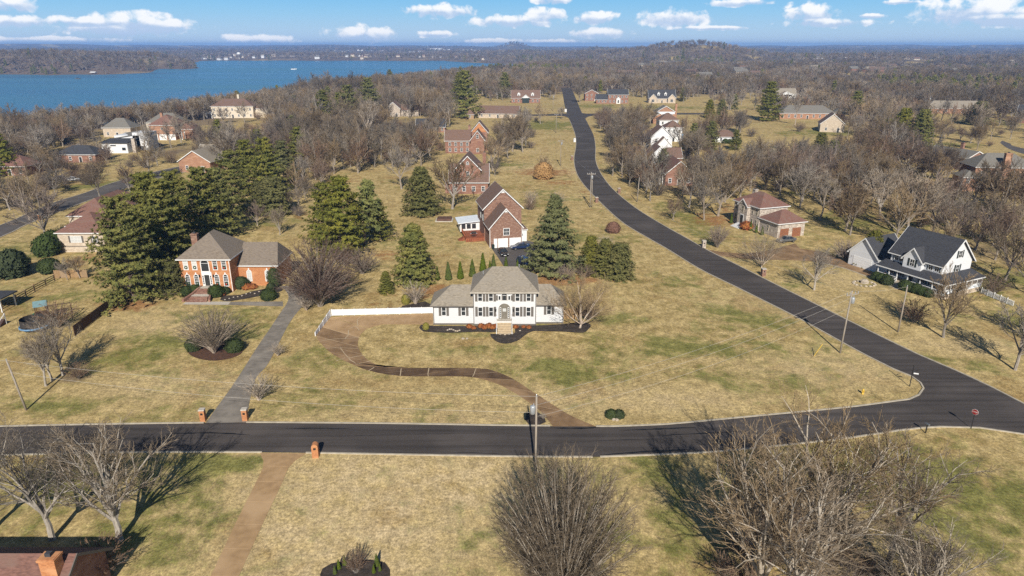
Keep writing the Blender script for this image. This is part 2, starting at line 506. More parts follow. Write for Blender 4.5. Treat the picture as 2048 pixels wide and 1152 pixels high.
M['twig_brown'] = mat('red brown twigs', (0.195, 0.142, 0.108), (0.135, 0.096, 0.073), 0.95, 0.5, objvar=0.28, posvar=0.28)
M['twig_dark'] = mat('dark maroon twigs', (0.142, 0.095, 0.074), (0.095, 0.062, 0.049), 0.95, 0.5)
M['twig_rust'] = mat('rust brown dead leaves', (0.235, 0.105, 0.06), (0.16, 0.07, 0.042), 0.95, 2, objvar=0.15)
M['leaf_tan'] = mat('tan dead leaves', (0.42, 0.26, 0.11), (0.30, 0.17, 0.07), 0.95, 1.2)
M['pine'] = mat('pine needles', (0.215, 0.212, 0.058), (0.108, 0.120, 0.035), 0.8, 0.6, lo=0.38, hi=0.62, third=(0.240, 0.222, 0.062), tscale=0.25, objvar=0.14, transl=0.22)
M['pine_blue'] = mat('blue green needles', (0.205, 0.215, 0.075), (0.105, 0.124, 0.045), 0.8, 0.6, lo=0.38, hi=0.62, third=(0.230, 0.230, 0.080), tscale=0.3, objvar=0.12, transl=0.22)
M['cedar'] = mat('cedar foliage', (0.175, 0.168, 0.040), (0.088, 0.092, 0.024), 0.85, 0.8, lo=0.38, hi=0.62, third=(0.19, 0.172, 0.044), tscale=0.3, objvar=0.14, transl=0.2)
M['arbor'] = mat('arborvitae foliage', (0.100, 0.130, 0.020), (0.065, 0.09, 0.016), 0.85, 1.5, objvar=0.12, transl=0.2)
M['boxwood'] = mat('boxwood leaves', (0.058, 0.080, 0.022), (0.030, 0.046, 0.014), 0.75, 2, objvar=0.16, transl=0.2)
M['nandina'] = mat('red nandina leaves', (0.30, 0.085, 0.026), (0.12, 0.034, 0.014), 0.8, 4, lo=.42, hi=.58, third=(0.34, 0.15, 0.04), tscale=2.5)
M['yellow_leaf'] = mat('yellow green leaves', (0.24, 0.21, 0.04), (0.16, 0.15, 0.03), 0.8, 1.5)

# ------------------------------------------------------------------ terrain
WATER_Z = -8.0
LAKE_PX = [(-700, 330), (-250, 285), (0, 262), (200, 250), (300, 235), (420, 215), (520, 198), (600, 186), (700, 173), (800, 162),
           (900, 151), (1000, 141), (1065, 134), (1040, 128.5), (960, 126.5), (925, 124.5), (905, 123), (885, 121.3), (800, 121.8), (700, 121),
           (640, 121.6), (560, 120.8), (500, 121.3), (440, 121), (402, 122), (388, 126), (393, 132), (399, 136.5), (370, 138.5), (318, 137.2),
           (300, 146), (250, 147.5), (200, 149.5), (150, 148.5), (100, 150.5), (50, 149), (0, 148.5), (-200, 150), (-500, 152), (-900, 160)]
LAKE = np.array([[*G(px, py, WATER_Z)[:2]] for px, py in LAKE_PX])


def lake_sd(x, y):
    """distance to the lake's shore, negative on the water"""
    P = np.stack([x, y], -1)
    dmin = np.full(x.shape, 1e12)
    inside = np.zeros(x.shape, bool)
    n = len(LAKE)
    for i in range(n):
        a, b = LAKE[i], LAKE[(i + 1) % n]
        e = b - a
        w = P - a
        t = np.clip((w @ e) / (e @ e), 0, 1)
        d = w - t[..., None] * e
        dmin = np.minimum(dmin, (d * d).sum(-1))
        c = ((a[1] > y) != (b[1] > y))
        with np.errstate(divide='ignore', invalid='ignore'):
            xi = (b[0] - a[0]) * (y - a[1]) / (b[1] - a[1]) + a[0]
        inside ^= c & (x < xi)
    d = np.sqrt(dmin)
    return np.where(inside, -d, d)


def sstep(a, b, x):
    t = np.clip((x - a) / (b - a), 0, 1)
    return t * t * (3 - 2 * t)


def az_of(px):
    return sky_dir(px, 92)[0]


RIDGE = [(-1500, 90), (-400, 92), (0, 88.5), (75, 87.5), (200, 91), (400, 91.5), (500, 92), (590, 91.5), (650, 89), (720, 92), (840, 92.5), (900, 93),
         (975, 94.5), (1010, 94), (1060, 94.5), (1150, 95), (1300, 94), (1536, 92), (1800, 91), (2048, 90), (3000, 90)]
RAZ = [az_of(p) for p, _ in RIDGE]
RZ = [44 + 9000 * math.tan(sky_dir(p, q)[1]) for p, q in RIDGE]
HILLS = [(1380, 2300, 32, 0.075, 330), (1300, 2500, 18, 0.10, 400), (1460, 2150, 8, 0.04, 240), (1195, 4200, 24, 0.018, 350), (1030, 6500, 52, 0.020, 500),
         (640, 6800, 22, 0.05, 600), (860, 6600, 18, 0.09, 600), (120, 2100, 10, 0.16, 500), (-60, 1900, 12, 0.1, 300)]


def ground_z(x, y):
    x = np.asarray(x, float)
    y = np.asarray(y, float)
    r = np.hypot(x, y)
    az = np.arctan2(x, y)
    fade = sstep(800, 1900, r)
    z = fade * (5 * np.sin(x / 310 + 1) * np.sin(y / 420) + 3.5 * np.sin(x / 170 + y / 230) + 2 * np.sin(x / 90 - y / 130))
    for (px, dist, h, sa, sr) in HILLS:
        z = z + h * np.exp(-((az - az_of(px)) / sa) ** 2 - ((r - dist) / sr) ** 2)
    z = z + np.interp(az, RAZ, RZ) * sstep(6800, 9000, r) * (1 + 0.0 * r)
    z = z + sstep(7000, 9500, r) * 6 * np.sin(az * 55) * np.sin(az * 23 + 2)
    sd = lake_sd(x, y)
    k = sstep(0, 110, sd)
    z = np.where(sd > 0, WATER_Z + 0.25 + (z - WATER_Z - 0.25) * k, WATER_Z - np.minimum(3, -sd * 0.1) - 0.05)
    return z


def gz(x, y):
    return float(ground_z(np.array([x]), np.array([y]))[0])


# patches of the lawns: (px, py, half width m, half depth m, amount)
GREEN = [(1300, 690, 17, 5, .45), (1130, 740, 11, 5, .5), (1440, 700, 6, 3, .5), (1250, 640, 8, 3, .5), (980, 695, 8, 3, .25), (770, 700, 3, 2, .5),
         (1900, 1000, 16, 12, .55), (1290, 1030, 6, 12, .6), (1290, 930, 5, 3, .5), (1950, 930, 10, 4, .25), (130, 960, 16, 8, .45), (330, 1040, 9, 8, .5), (450, 930, 5, 2, .6),
         (330, 680, 7, 4, .45), (230, 720, 8, 4, .5), (120, 810, 10, 3, .5), (420, 640, 10, 5, .3), (640, 720, 4, 6, .45), (620, 800, 7, 4, .35), (250, 690, 10, 6, .3),
         (640, 640, 6, 4, .3), (1380, 440, 8, 22, .6), (1330, 420, 5, 14, .5), (1100, 250, 16, 22, .9), (1190, 212, 25, 12, .8), (1330, 215, 30, 14, .6), (200, 370, 14, 8, .8),
         (290, 355, 12, 6, .7), (540, 445, 14, 8, .25), (1120, 480, 8, 10, .35), (1080, 400, 8, 10, .35), (90, 590, 18, 10, .3), (20, 500, 14, 12, .35), (1750, 450, 24, 14, .4),
         (2000, 640, 9, 6, .45), (1900, 720, 8, 4, .5), (1980, 560, 20, 8, .55), (930, 470, 8, 12, .2), (1640, 265, 22, 12, .7), (2000, 245, 24, 20, .6), (820, 290, 16, 8, .4),
         (1010, 330, 10, 10, .3), (1900, 290, 20, 10, .5), (1340, 560, 6, 6, .3), (1480, 640, 9, 5, .5), (1390, 745, 8, 3, .35), (1530, 760, 8, 4, .3), (905, 1000, 6, 3, .18), (820, 1050, 5, 2, .2)]
STRAW = [(1110, 560, 8, 3.4, 1), (1160, 560, 5, 3, 1), (880, 580, 6, 3, 1), (1090, 345, 12, 10, .85), (1120, 365, 8, 6, .6), (255, 612, 6, 3, 1), (830, 595, 4, 2, .8), (770, 510, 4, 4, .7),
         (1430, 440, 7, 9, .75), (1470, 420, 7, 8, .6), (620, 430, 6, 8, .5), (170, 520, 5, 5, .7), (1180, 385, 5, 6, .5), (770, 610, 5, 2.5, .35), (130, 335, 14, 10, .6), (170, 365, 10, 6, .5),
         (30, 920, 4, 2, .4), (700, 360, 14, 14, .35), (830, 590, 12, 2, .3)]
PALE = [(800, 985, 22, 10, .9), (700, 1080, 14, 10, .9), (960, 950, 12, 5, .8), (330, 650, 9, 5, .6), (360, 770, 12, 5, .6), (1130, 800, 10, 4, .6), (1650, 740, 12, 6, .6), (880, 840, 20, 4, .5), (1330, 800, 14, 4, .6), (1050, 335, 14, 8, .8), (640, 335, 20, 8, .6), (820, 320, 25, 6, .6), (960, 500, 4, 5, .6), (1250, 860, 12, 3, .2), (1600, 620, 12, 6, .4), (1940, 690, 10, 4, .6), (700, 1020, 22, 12, .4),
        (1160, 345, 6, 8, .8), (1030, 300, 14, 10, .7), (1560, 600, 12, 6, .35), (1720, 560, 12, 6, .5), (300, 270, 20, 20, .6), (1450, 240, 20, 12, .6), (300, 620, 6, 3, .5), (1130, 200, 8, 30, .5), (960, 800, 20, 6, .25)]


LITTER = [(1590, 1050, 11, 9, .62), (1120, 1080, 7, 8, .55), (160, 300, 30, 26, .55), (470, 300, 60, 40, .5), (760, 250, 50, 60, .5), (1560, 330, 60, 50, .5), (1800, 400, 45, 35, .42), (1960, 500, 20, 16, .45), (150, 755, 4, 2.5, .6), (620, 600, 6, 4, .45), (1330, 370, 20, 30, .5), (60, 400, 30, 20, .45)]


def ell(lst, x, y):
    out = np.zeros(x.shape)
    for (px, py, rx, ry, a) in lst:
        c = G(px, py)
        q = np.exp(-(((x - c.x) / rx) ** 2 + ((y - c.y) / ry) ** 2) ** 1.3)
        out = np.maximum(out, a * q)
    return out


def make_ground():
    azs = np.concatenate([np.linspace(-60, 60, 311)[:-1], np.linspace(60, 300, 37)[:-1]]) * math.pi / 180
    rr = [14.0]
    while rr[-1] < 420:
        rr.append(rr[-1] * 1.0165)
    while rr[-1] < 12800:
        rr.append(rr[-1] * 1.036)
    rr = np.array(rr)
    na, nr = len(azs), len(rr)
    A, Rr = np.meshgrid(azs, rr)
    X, Y = Rr * np.sin(A), Rr * np.cos(A)
    Z = ground_z(X, Y)
    V = np.concatenate([np.stack([X, Y, Z], -1).reshape(-1, 3), [[0, 0, 0]]])
    i, j = np.meshgrid(np.arange(nr - 1), np.arange(na), indexing='ij')
    j2 = (j + 1) % na
    F = np.stack([i * na + j, (i + 1) * na + j, (i + 1) * na + j2, i * na + j2], -1).reshape(-1, 4)
    c = len(V) - 1
    faces = [tuple(f[::-1]) for f in F.tolist()] + [(c, (k + 1) % na, k) for k in range(na)]
    me = bpy.data.meshes.new('ground')
    me.from_pydata(V.tolist(), [], faces)
    x, y = V[:, 0], V[:, 1]
    r = np.hypot(x, y)
    g = ell(GREEN, x, y)
    s = ell(STRAW, x, y)
    p = ell(PALE, x, y)
    wood = sstep(560, 820, r) * 0.95
    clear = np.sin(x / 61 + 2) * np.sin(y / 83) + .6 * np.sin(x / 27 - y / 39)
    wood = np.where((r > 700) & (clear < -.62), wood * .25, wood)
    near_shore = sstep(200, 60, lake_sd(x, y)) * sstep(260, 330, r)
    wood = np.maximum(wood, near_shore * 0.85)
    wood = np.maximum(wood, ell(LITTER, x, y))
    for nm, arr in (('green', g), ('straw', s), ('pale', p), ('wood', wood)):
        a = me.attributes.new(nm, 'FLOAT', 'POINT')
        a.data.foreach_set('value', arr.astype(np.float32))
    me.polygons.foreach_set('use_smooth', [True] * len(me.polygons))
    return me


def ground_mat():
    m = bpy.data.materials.new('winter lawn and leaf litter')
    m.use_nodes = True
    nt = m.node_tree
    b = nt.nodes['Principled BSDF']
    b.inputs['Roughness'].default_value = 0.95
    b.inputs['Specular IOR Level'].default_value = 0.1
    L = nt.links.new
    geo = nt.nodes.new('ShaderNodeNewGeometry')

    def noise(scale, detail=6, rough=0.6, dist=0.0, stretch=None):
        n = nt.nodes.new('ShaderNodeTexNoise')
        n.inputs['Scale'].default_value = scale
        n.inputs['Detail'].default_value = detail
        n.inputs['Roughness'].default_value = rough
        n.inputs['Distortion'].default_value = dist
        src = geo.outputs['Position']
        if stretch:
            mp = nt.nodes.new('ShaderNodeMapping')
            mp.inputs['Scale'].default_value = stretch
            mp.inputs['Rotation'].default_value = (0, 0, 0.35)
            L(src, mp.inputs[0])
            src = mp.outputs[0]
        L(src, n.inputs['Vector'])
        return n.outputs['Fac']

    def att(nm):
        n = nt.nodes.new('ShaderNodeAttribute')
        n.attribute_name = nm
        return n.outputs['Fac']

    def ma(op, a, bb):
        n = nt.nodes.new('ShaderNodeMath')
        n.operation = op
        for k, v in enumerate((a, bb)):
            if isinstance(v, (int, float)):
                n.inputs[k].default_value = v
            else:
                L(v, n.inputs[k])
        return n.outputs[0]

    def rng(v, a, bb, c=0.0, d=1.0):
        n = nt.nodes.new('ShaderNodeMapRange')
        n.inputs['From Min'].default_value = a
        n.inputs['From Max'].default_value = bb
        n.inputs['To Min'].default_value = c
        n.inputs['To Max'].default_value = d
        L(v, n.inputs['Value'])
        return n.outputs[0]

    def mix(f, c1, c2):
        n = nt.nodes.new('ShaderNodeMixRGB')
        for k, v in enumerate((f, c1, c2)):
            if isinstance(v, tuple):
                n.inputs[k].default_value = (*v, 1)
            elif isinstance(v, (int, float)):
                n.inputs[k].default_value = v
            else:
                L(v, n.inputs[k])
        return n.outputs[0]

    n_fine = noise(2.2, 5, 0.75)
    n_blade = noise(6.0, 3, 0.75, stretch=(1, 0.5, 1))
    n_med = noise(0.42, 8, 0.68)
    n_patch = noise(0.13, 10, 0.70, 0.6)
    n_big = noise(0.035, 6, 0.6)
    tan = mix(rng(n_med, 0.38, 0.62), (0.505, 0.385, 0.180), (0.325, 0.240, 0.098))
    tan = mix(rng(n_patch, 0.52, 0.66), tan, (0.60, 0.46, 0.225))
    tan = mix(rng(noise(0.07, 8, 0.68, 0.8), 0.52, 0.66), tan, (0.33, 0.225, 0.092))
    tan = mix(ma('MULTIPLY', att('pale'), rng(n_med, 0.35, 0.6)), tan, (0.61, 0.475, 0.275))
    gm = ma('ADD', ma('MULTIPLY', n_patch, 1.35), ma('MULTIPLY', n_big, 0.55))
    gm = ma('ADD', gm, ma('MULTIPLY', n_fine, 0.42))
    gm = ma('ADD', gm, ma('MULTIPLY', n_med, 0.50))
    gm = ma('ADD', gm, ma('MULTIPLY', att('green'), 0.46))
    gfac = rng(gm, 1.46, 1.68, 0.0, 0.86)
    green = mix(rng(n_med, .35, .65), (0.225, 0.215, 0.058), (0.115, 0.130, 0.032))
    col = mix(gfac, tan, green)
    sm = rng(ma('ADD', ma('MULTIPLY', att('straw'), 1.0), ma('MULTIPLY', ma('SUBTRACT', n_med, 0.5), 2.2)), 0.30, 0.75)
    col = mix(ma('MULTIPLY', sm, 0.75), col, mix(n_fine, (0.36, 0.175, 0.075), (0.25, 0.11, 0.048)))
    litter = mix(rng(n_med, 0.35, 0.65), (0.20, 0.148, 0.105), (0.115, 0.086, 0.064))
    litter = mix(rng(noise(0.006, 5, 0.6), 0.52, 0.68), litter, (0.30, 0.23, 0.135))
    wm = rng(ma('ADD', att('wood'), ma('MULTIPLY', ma('SUBTRACT', n_big, 0.5), 0.8)), 0.35, 0.6)
    col = mix(wm, col, litter)
    # grass blades: light and dark flecks
    f1 = rng(n_fine, 0.38, 0.62, 0.70, 1.28)
    f2 = ma('MULTIPLY', rng(n_blade, 0.36, 0.64, 0.74, 1.24), rng(noise(0.95, 4, 0.7, 0.4, (1, .6, 1)), 0.36, 0.64, 0.80, 1.18))
    ff = ma('MULTIPLY', f1, f2)
    vm = nt.nodes.new('ShaderNodeVectorMath')
    vm.operation = 'SCALE'
    L(col, vm.inputs[0])
    L(ff, vm.inputs['Scale'])
    L(vm.outputs[0], b.inputs['Base Color'])
    bp = nt.nodes.new('ShaderNodeBump')
    bp.inputs['Strength'].default_value = 0.55
    bp.inputs['Distance'].default_value = 0.12
    L(ma('ADD', n_fine, ma('MULTIPLY', n_med, 1.5)), bp.inputs['Height'])
    L(bp.outputs[0], b.inputs['Normal'])
    return m


gme = make_ground()
gme.materials.append(ground_mat())
tag(link('ground', gme), kind='structure', label='dormant tan and green lawns of the neighbourhood')


def water_mat():
    m = bpy.data.materials.new('lake water')
    m.use_nodes = True
    nt = m.node_tree
    b = nt.nodes['Principled BSDF']
    b.inputs['Roughness'].default_value = 0.22
    b.inputs['IOR'].default_value = 1.33
    L = nt.links.new
    geo = nt.nodes.new('ShaderNodeNewGeometry')
    mp = nt.nodes.new('ShaderNodeMapping')
    mp.inputs['Scale'].default_value = (0.0011, 0.0075, 1)
    L(geo.outputs['Position'], mp.inputs[0])
    n = nt.nodes.new('ShaderNodeTexNoise')
    n.inputs['Scale'].default_value = 1.0
    n.inputs['Detail'].default_value = 5
    L(mp.outputs[0], n.inputs['Vector'])
    r = nt.nodes.new('ShaderNodeMapRange')
    r.inputs['From Min'].default_value = 0.38
    r.inputs['From Max'].default_value = 0.62
    L(n.outputs['Fac'], r.inputs['Value'])
    mx = nt.nodes.new('ShaderNodeMixRGB')
    mx.inputs[1].default_value = (0.016, 0.095, 0.19, 1)
    mx.inputs[2].default_value = (0.075, 0.205, 0.30, 1)
    L(r.outputs[0], mx.inputs[0])
    L(mx.outputs[0], b.inputs['Base Color'])
    r2 = nt.nodes.new('ShaderNodeMapRange')
    r2.inputs['To Min'].default_value = 0.16
    r2.inputs['To Max'].default_value = 0.34
    L(r.outputs[0], r2.inputs['Value'])
    L(r2.outputs[0], b.inputs['Roughness'])
    nb = nt.nodes.new('ShaderNodeTexNoise')
    nb.inputs['Scale'].default_value = 0.35
    nb.inputs['Detail'].default_value = 4
    L(geo.outputs['Position'], nb.inputs['Vector'])
    bp = nt.nodes.new('ShaderNodeBump')
    bp.inputs['Strength'].default_value = 1.0
    bp.inputs['Distance'].default_value = 0.9
    L(nb.outputs['Fac'], bp.inputs['Height'])
    L(bp.outputs[0], b.inputs['Normal'])
    return m


lx0, ly0 = LAKE.min(0) - 60
lx1, ly1 = LAKE.max(0) + 60
tag(MB().add([(lx0, ly0, WATER_Z), (lx1, ly0, WATER_Z), (lx1, ly1, WATER_Z), (lx0, ly1, WATER_Z)], [(0, 1, 2, 3)]).build('lake', water_mat()),
    kind='structure', label='wide blue lake beyond the neighbourhood')


# ------------------------------------------------------------------ roads and drives
def smooth_line(pts, step=2.5):
    """catmull-rom through world points"""
    P = [Vector((p[0], p[1], 0)) for p in pts]
    out = []
    for i in range(len(P) - 1):
        p0, p1, p2, p3 = P[max(i - 1, 0)], P[i], P[i + 1], P[min(i + 2, len(P) - 1)]
        n = max(1, min(14, int((p2 - p1).length / step)))
        for k in range(n):
            t = k / n
            out.append(0.5 * ((2 * p1) + (p2 - p0) * t + (2 * p0 - 5 * p1 + 4 * p2 - p3) * t * t + (3 * p1 - p0 - 3 * p2 + p3) * t ** 3))
    out.append(P[-1])
    return out


def pxline(lst, step=2.5):
    return smooth_line([G(*p) for p in lst], step)


def sheet(name, poly, z, material, parent=None, thick=0.0, label=None, kind='structure'):
    """a flat (or slab) polygon at level z"""
    bm = bmesh.new()
    vs = [bm.verts.new((p[0], p[1], z)) for p in poly]
    f = bm.faces.new(vs)
    f.normal_update()
    if f.normal.z < 0:
        f.normal_flip()
    if thick:
        e = bmesh.ops.extrude_face_region(bm, geom=[f])
        bmesh.ops.translate(bm, verts=[v for v in e['geom'] if isinstance(v, bmesh.types.BMVert)], vec=(0, 0, thick))
    bmesh.ops.triangulate(bm, faces=bm.faces[:])
    me = bpy.data.meshes.new(name)
    bm.to_mesh(me)
    bm.free()
    me.materials.append(material)
    o = link(name, me, parent)
    if parent is None:
        tag(o, label, kind=kind)
    return o


def strip(name, left, right, z, material, n=None, label=None):
    """a ribbon between two edge lines sampled by arc length"""
    def samp(line, n):
        d = [0]
        for a, b in zip(line, line[1:]):
            d.append(d[-1] + (b - a).length)
        out = []
        for k in range(n + 1):
            s = d[-1] * k / n
            i = max(0, min(len(d) - 2, next((q for q in range(len(d) - 1) if d[q + 1] >= s), len(d) - 2)))
            t = (s - d[i]) / max(1e-6, d[i + 1] - d[i])
            out.append(line[i].lerp(line[i + 1], t))
        return out
    n = n or max(len(left), len(right))
    A, B = samp(left, n), samp(right, n)
    return A, B


def kerb(line, w=0.22, h=0.11, name='kerb'):
    mb = MB()
    n = len(line)
    offs = []
    for i, p in enumerate(line):
        d = (line[min(i + 1, n - 1)] - line[max(i - 1, 0)]).normalized()
        offs.append(Vector((-d.y, d.x, 0)) * (w / 2))
    vs = []
    for p, o in zip(line, offs):
        for q, zz in ((p - o, 0), (p - o, h), (p + o, h), (p + o, 0)):
            vs.append((q.x, q.y, zz))
    fs = []
    for i in range(n - 1):
        for k in range(3):
            fs.append((i * 4 + k, i * 4 + k + 1, i * 4 + 5 + k, i * 4 + 4 + k))
    fs += [(0, 1, 2, 3), ((n - 1) * 4 + 3, (n - 1) * 4 + 2, (n - 1) * 4 + 1, (n - 1) * 4)]
    mb.add(vs, fs)
    return tag(mb.build(name, M['kerb']), kind='structure')


R1_TOP = [(-900, 880), (-300, 862), (0, 853), (250, 848), (500, 845), (760, 847), (1000, 851), (1200, 853), (1330, 849), (1430, 840), (1536, 830), (1611, 823), (1711, 813),
          (1786, 803), (1818, 799), (1838, 790), (1847, 777), (1841, 766), (1823, 753)]
R2_LEFT = [(1823, 753), (1786, 738), (1736, 713), (1686, 686), (1636, 658), (1586, 631), (1536, 606), (1474, 575), (1399, 538), (1334, 498), (1299, 478), (1249, 448), (1214, 418),
           (1186, 390), (1164, 365), (1152, 343), (1148, 318), (1152, 288), (1149, 265), (1139, 240), (1133, 226), (1129, 210), (1125, 186), (1122, 176)]
R2_RIGHT = [(2700, 1110), (2250, 903), (2048, 808), (1986, 776), (1911, 741), (1836, 709), (1761, 673), (1696, 641), (1636, 611), (1561, 574), (1474, 530), (1414, 500), (1374, 477),
            (1324, 449), (1274, 418), (1236, 388), (1214, 365), (1198, 340), (1191, 318), (1191, 292), (1186, 268), (1172, 240), (1164, 226), (1155, 205), (1147, 186), (1142, 176)]
R1_BOT = [(-900, 944), (-300, 921), (0, 911), (300, 905), (620, 906), (1000, 913), (1200, 914), (1400, 906), (1536, 894), (1700, 876), (1800, 861), (1880, 854), (1960, 856), (2048, 869),
          (2250, 945), (2700, 1130)]
r2l = pxline(R2_LEFT)
r2r = pxline(R2_RIGHT)
r1t = pxline(R1_TOP)
r1b = pxline(R1_BOT)
sheet('road', r1t + pxline([(1900, 790), (2100, 868), (2700, 1118)]) + r1b[::-1], 0.020, M['asphalt'], label='dark asphalt street crossing in front of the white house')
sheet('road', r2l[::-1][:0] + pxline([(2700, 1128), (2250, 940), (2048, 862), (1900, 795), (1823, 753)]) + r2l[1:] + r2r[::-1], 0.026, M['asphalt'], label='dark asphalt road winding up past the houses')
kerb(pxline([p for p in R1_TOP if p[0] <= 250] + [(408, 846)]))
kerb(pxline([(493, 845), (760, 847), (1000, 851), (1100, 852)]))
kerb(pxline([(1192, 853), (1212, 853)] + [(1224, 853)] + [p for p in R1_TOP if p[0] > 1300 and p[1] > 760] + [(1823, 753)] + R2_LEFT[1:20]))
kerb(r2r[:max(i for i, p in enumerate(r2r) if p.y < 350)])
kerb(pxline([p for p in R1_BOT if p[0] < 500] + [(524, 905)]))
kerb(pxline([(612, 906), (1000, 913), (1185, 914.3)]))
kerb(pxline([(1200, 914)] + [p for p in R1_BOT if p[0] > 1300]))
# tar lines along the near street
rng = random.Random(5)
for (pts, w) in [([(560, 873), (700, 872), (820, 869), (1000, 866)], .10), ([(880, 905), (960, 906), (1010, 909)], .18), ([(1290, 873), (1390, 868), (1500, 862)], .25),
                 ([(1090, 888), (1250, 880), (1400, 876)], .10), ([(560, 858), (640, 857), (700, 858)], .35), ([(330, 868), (420, 866), (500, 870)], .4), ([(1100, 856), (1150, 857), (1200, 855)], .5),
                 ([(1240, 861), (1330, 858), (1400, 854)], .4), ([(1200, 910), (1290, 904), (1390, 899)], .45)]:
    ln = pxline(pts, 0.6)
    mb = MB()
    prev = None
    vs, fs = [], []
    for i, p in enumerate(ln):
        t = i / (len(ln) - 1)
        ww = w * math.sin(math.pi * min(max(t, .04), .96)) * rng.uniform(.35, 1.0)
        jx = rng.uniform(-.05, .05)
        vs += [(p.x, p.y + jx - ww / 2, .0305), (p.x, p.y + jx + ww / 2, .0305)]
    fs = [(2 * i, 2 * i + 2, 2 * i + 3, 2 * i + 1) for i in range(len(ln) - 1)]
    tag(mb.add(vs, fs).build('tar_seam', M['tar']), kind='structure')
# side streets
sheet('street', pxline([(1136, 227), (1120, 227), (1090, 228.5), (1050, 229), (1000, 230)]) + pxline([(1000, 232.5), (1050, 232), (1100, 231.6), (1128, 232.5), (1140, 238)]), 0.016, M['asphalt'], label='asphalt side street branching off the road')
sheet('street', pxline([(1160, 222), (1170, 227), (1220, 226.5), (1300, 226), (1420, 226)]) + pxline([(1420, 229), (1300, 229.5), (1200, 231), (1178, 233), (1170, 238)]), 0.016, M['asphalt'], label='asphalt side street running behind the white houses')
sl = pxline([(-300, 560), (0, 451), (50, 430), (112, 404), (170, 386), (225, 366), (288, 349), (345, 336), (420, 322)])
sr = pxline([(-300, 595), (0, 475), (50, 451), (112, 426), (170, 404), (225, 385), (288, 365), (345, 350), (430, 333)])
sheet('street', sl + sr[::-1], 0.018, M['asphalt_old'], label='grey asphalt street below the lakeside houses')
kerb(sl, .3)
kerb(sr, .3)
sheet('street', pxline([(2300, 345), (2048, 297), (2020, 287), (2004, 281)]) + pxline([(2000, 286), (2048, 308), (2300, 362)]), 0.018, M['asphalt_old'], label='grey asphalt lane beside the brick chimney house')


def slab_drive(label, left, right, cuts, mats, base_mat, gap=0.05, z=0.010):
    """a drive: a base sheet with the poured slabs as pieces on it; left/right are pixel lines, cuts fractions of length"""
    A0, B0 = pxline(left, 1.0), pxline(right, 1.0)
    root = sheet('driveway', A0 + B0[::-1], z, base_mat, label=label)
    A, B = strip('x', A0, B0, 0, None, n=120)
    for i in range(len(cuts) - 1):
        a, b = int(cuts[i] * 120), int(cuts[i + 1] * 120)
        L_, R_ = [p.copy() for p in A[a:b + 1]], [p.copy() for p in B[a:b + 1]]
        if i > 0:
            L_[0] = L_[0].lerp(L_[1], min(.9, gap / max(.01, (L_[1] - L_[0]).length)))
            R_[0] = R_[0].lerp(R_[1], min(.9, gap / max(.01, (R_[1] - R_[0]).length)))
        sheet('slab', L_ + R_[::-1], z + 0.001, mats[i % len(mats)], parent=root, thick=0.016 + 0.003 * (i % 2))
    return root


slab_drive('brown aggregate driveway curling up to the white fence', [(1106, 853), (1084, 826), (1060, 806), (1024, 783), (990, 766), (940, 754), (870, 753), (800, 752), (740, 742), (690, 722), (662, 706), (645, 690), (633, 672), (646, 652), (661, 635)],
           [(1192, 853), (1165, 842), (1130, 825), (1075, 790), (1024, 757), (985, 741), (950, 736.5), (830, 736), (775, 735), (745, 726), (725, 710), (717, 695), (716, 682), (722, 668), (735, 657)],
           [0, .10, .22, .30, .37, .46, .54, .62, .68, .74, .80, .86, .93, 1], [M['aggregate_mid'], M['aggregate_mid'], M['aggregate_mid'], M['aggregate_wet'], M['aggregate_wet'], M['aggregate_wet'], M['aggregate_wet'], M['aggregate_mid'],
                                                                               M['aggregate_mid'], M['aggregate_mid'], M['aggregate_mid'], M['aggregate_mid'], M['aggregate']], M['joint'], gap=0.14)
def crack(pts, w=.16):
    ln = pxline(pts, .7)
    cr_ = random.Random(len(pts) * 7 + int(pts[0][0]))
    vs = []
    for i, p in enumerate(ln):
        d = (ln[min(i + 1, len(ln) - 1)] - ln[max(i - 1, 0)]).normalized()
        n_ = Vector((-d.y, d.x, 0)) * (w * cr_.uniform(.5, 1) / 2)
        o_ = Vector((-d.y, d.x, 0)) * cr_.uniform(-.08, .08)
        vs += [(*(p + o_ - n_)[:2], .0345), (*(p + o_ + n_)[:2], .0345)]
    tag(MB().add(vs, [(2 * i, 2 * i + 2, 2 * i + 3, 2 * i + 1) for i in range(len(ln) - 1)]).build('crack_seal', M['joint']), kind='structure')


for c_ in ([(640, 683), (662, 679), (700, 677), (718, 674)], [(652, 697), (680, 696), (716, 697)], [(681, 694), (686, 704), (696, 716), (712, 727)], [(696, 716), (712, 713), (727, 711)], [(712, 729), (726, 726), (742, 722)],
           [(672, 722), (690, 716)], [(697, 660), (696, 672), (690, 677)], [(697, 658), (712, 653), (718, 661)], [(715, 652), (714, 640), (722, 634)], [(803, 737), (801, 752)], [(857, 736), (856, 753)], [(737, 742), (748, 735)], [(952, 737), (946, 754)]):
    crack(c_)
slab_drive('tan aggregate parking pad between the white fence and the house', [(662, 634.5), (720, 632), (790, 630), (866, 627)], [(737, 656.5), (765, 649), (800, 649), (866, 649)],
           [0, .3, .62, 1], [M['aggregate'], M['aggregate']], M['joint'], gap=0.06, z=0.008)
slab_drive('long grey driveway to the orange brick house', [(412, 846), (440, 806), (462, 776), (487, 738), (512, 698), (540, 657), (564, 621), (574, 606), (577, 592), (570, 580), (560, 572)],
           [(492, 845), (500, 800), (512, 756), (534, 731), (556, 690), (579, 646), (602, 616), (614, 606), (622, 594), (628, 582), (628, 572)], [0, .13, .25, .37, .49, .61, .75, .87, 1], [M['drive_grey']], M['concrete'], gap=0.06)
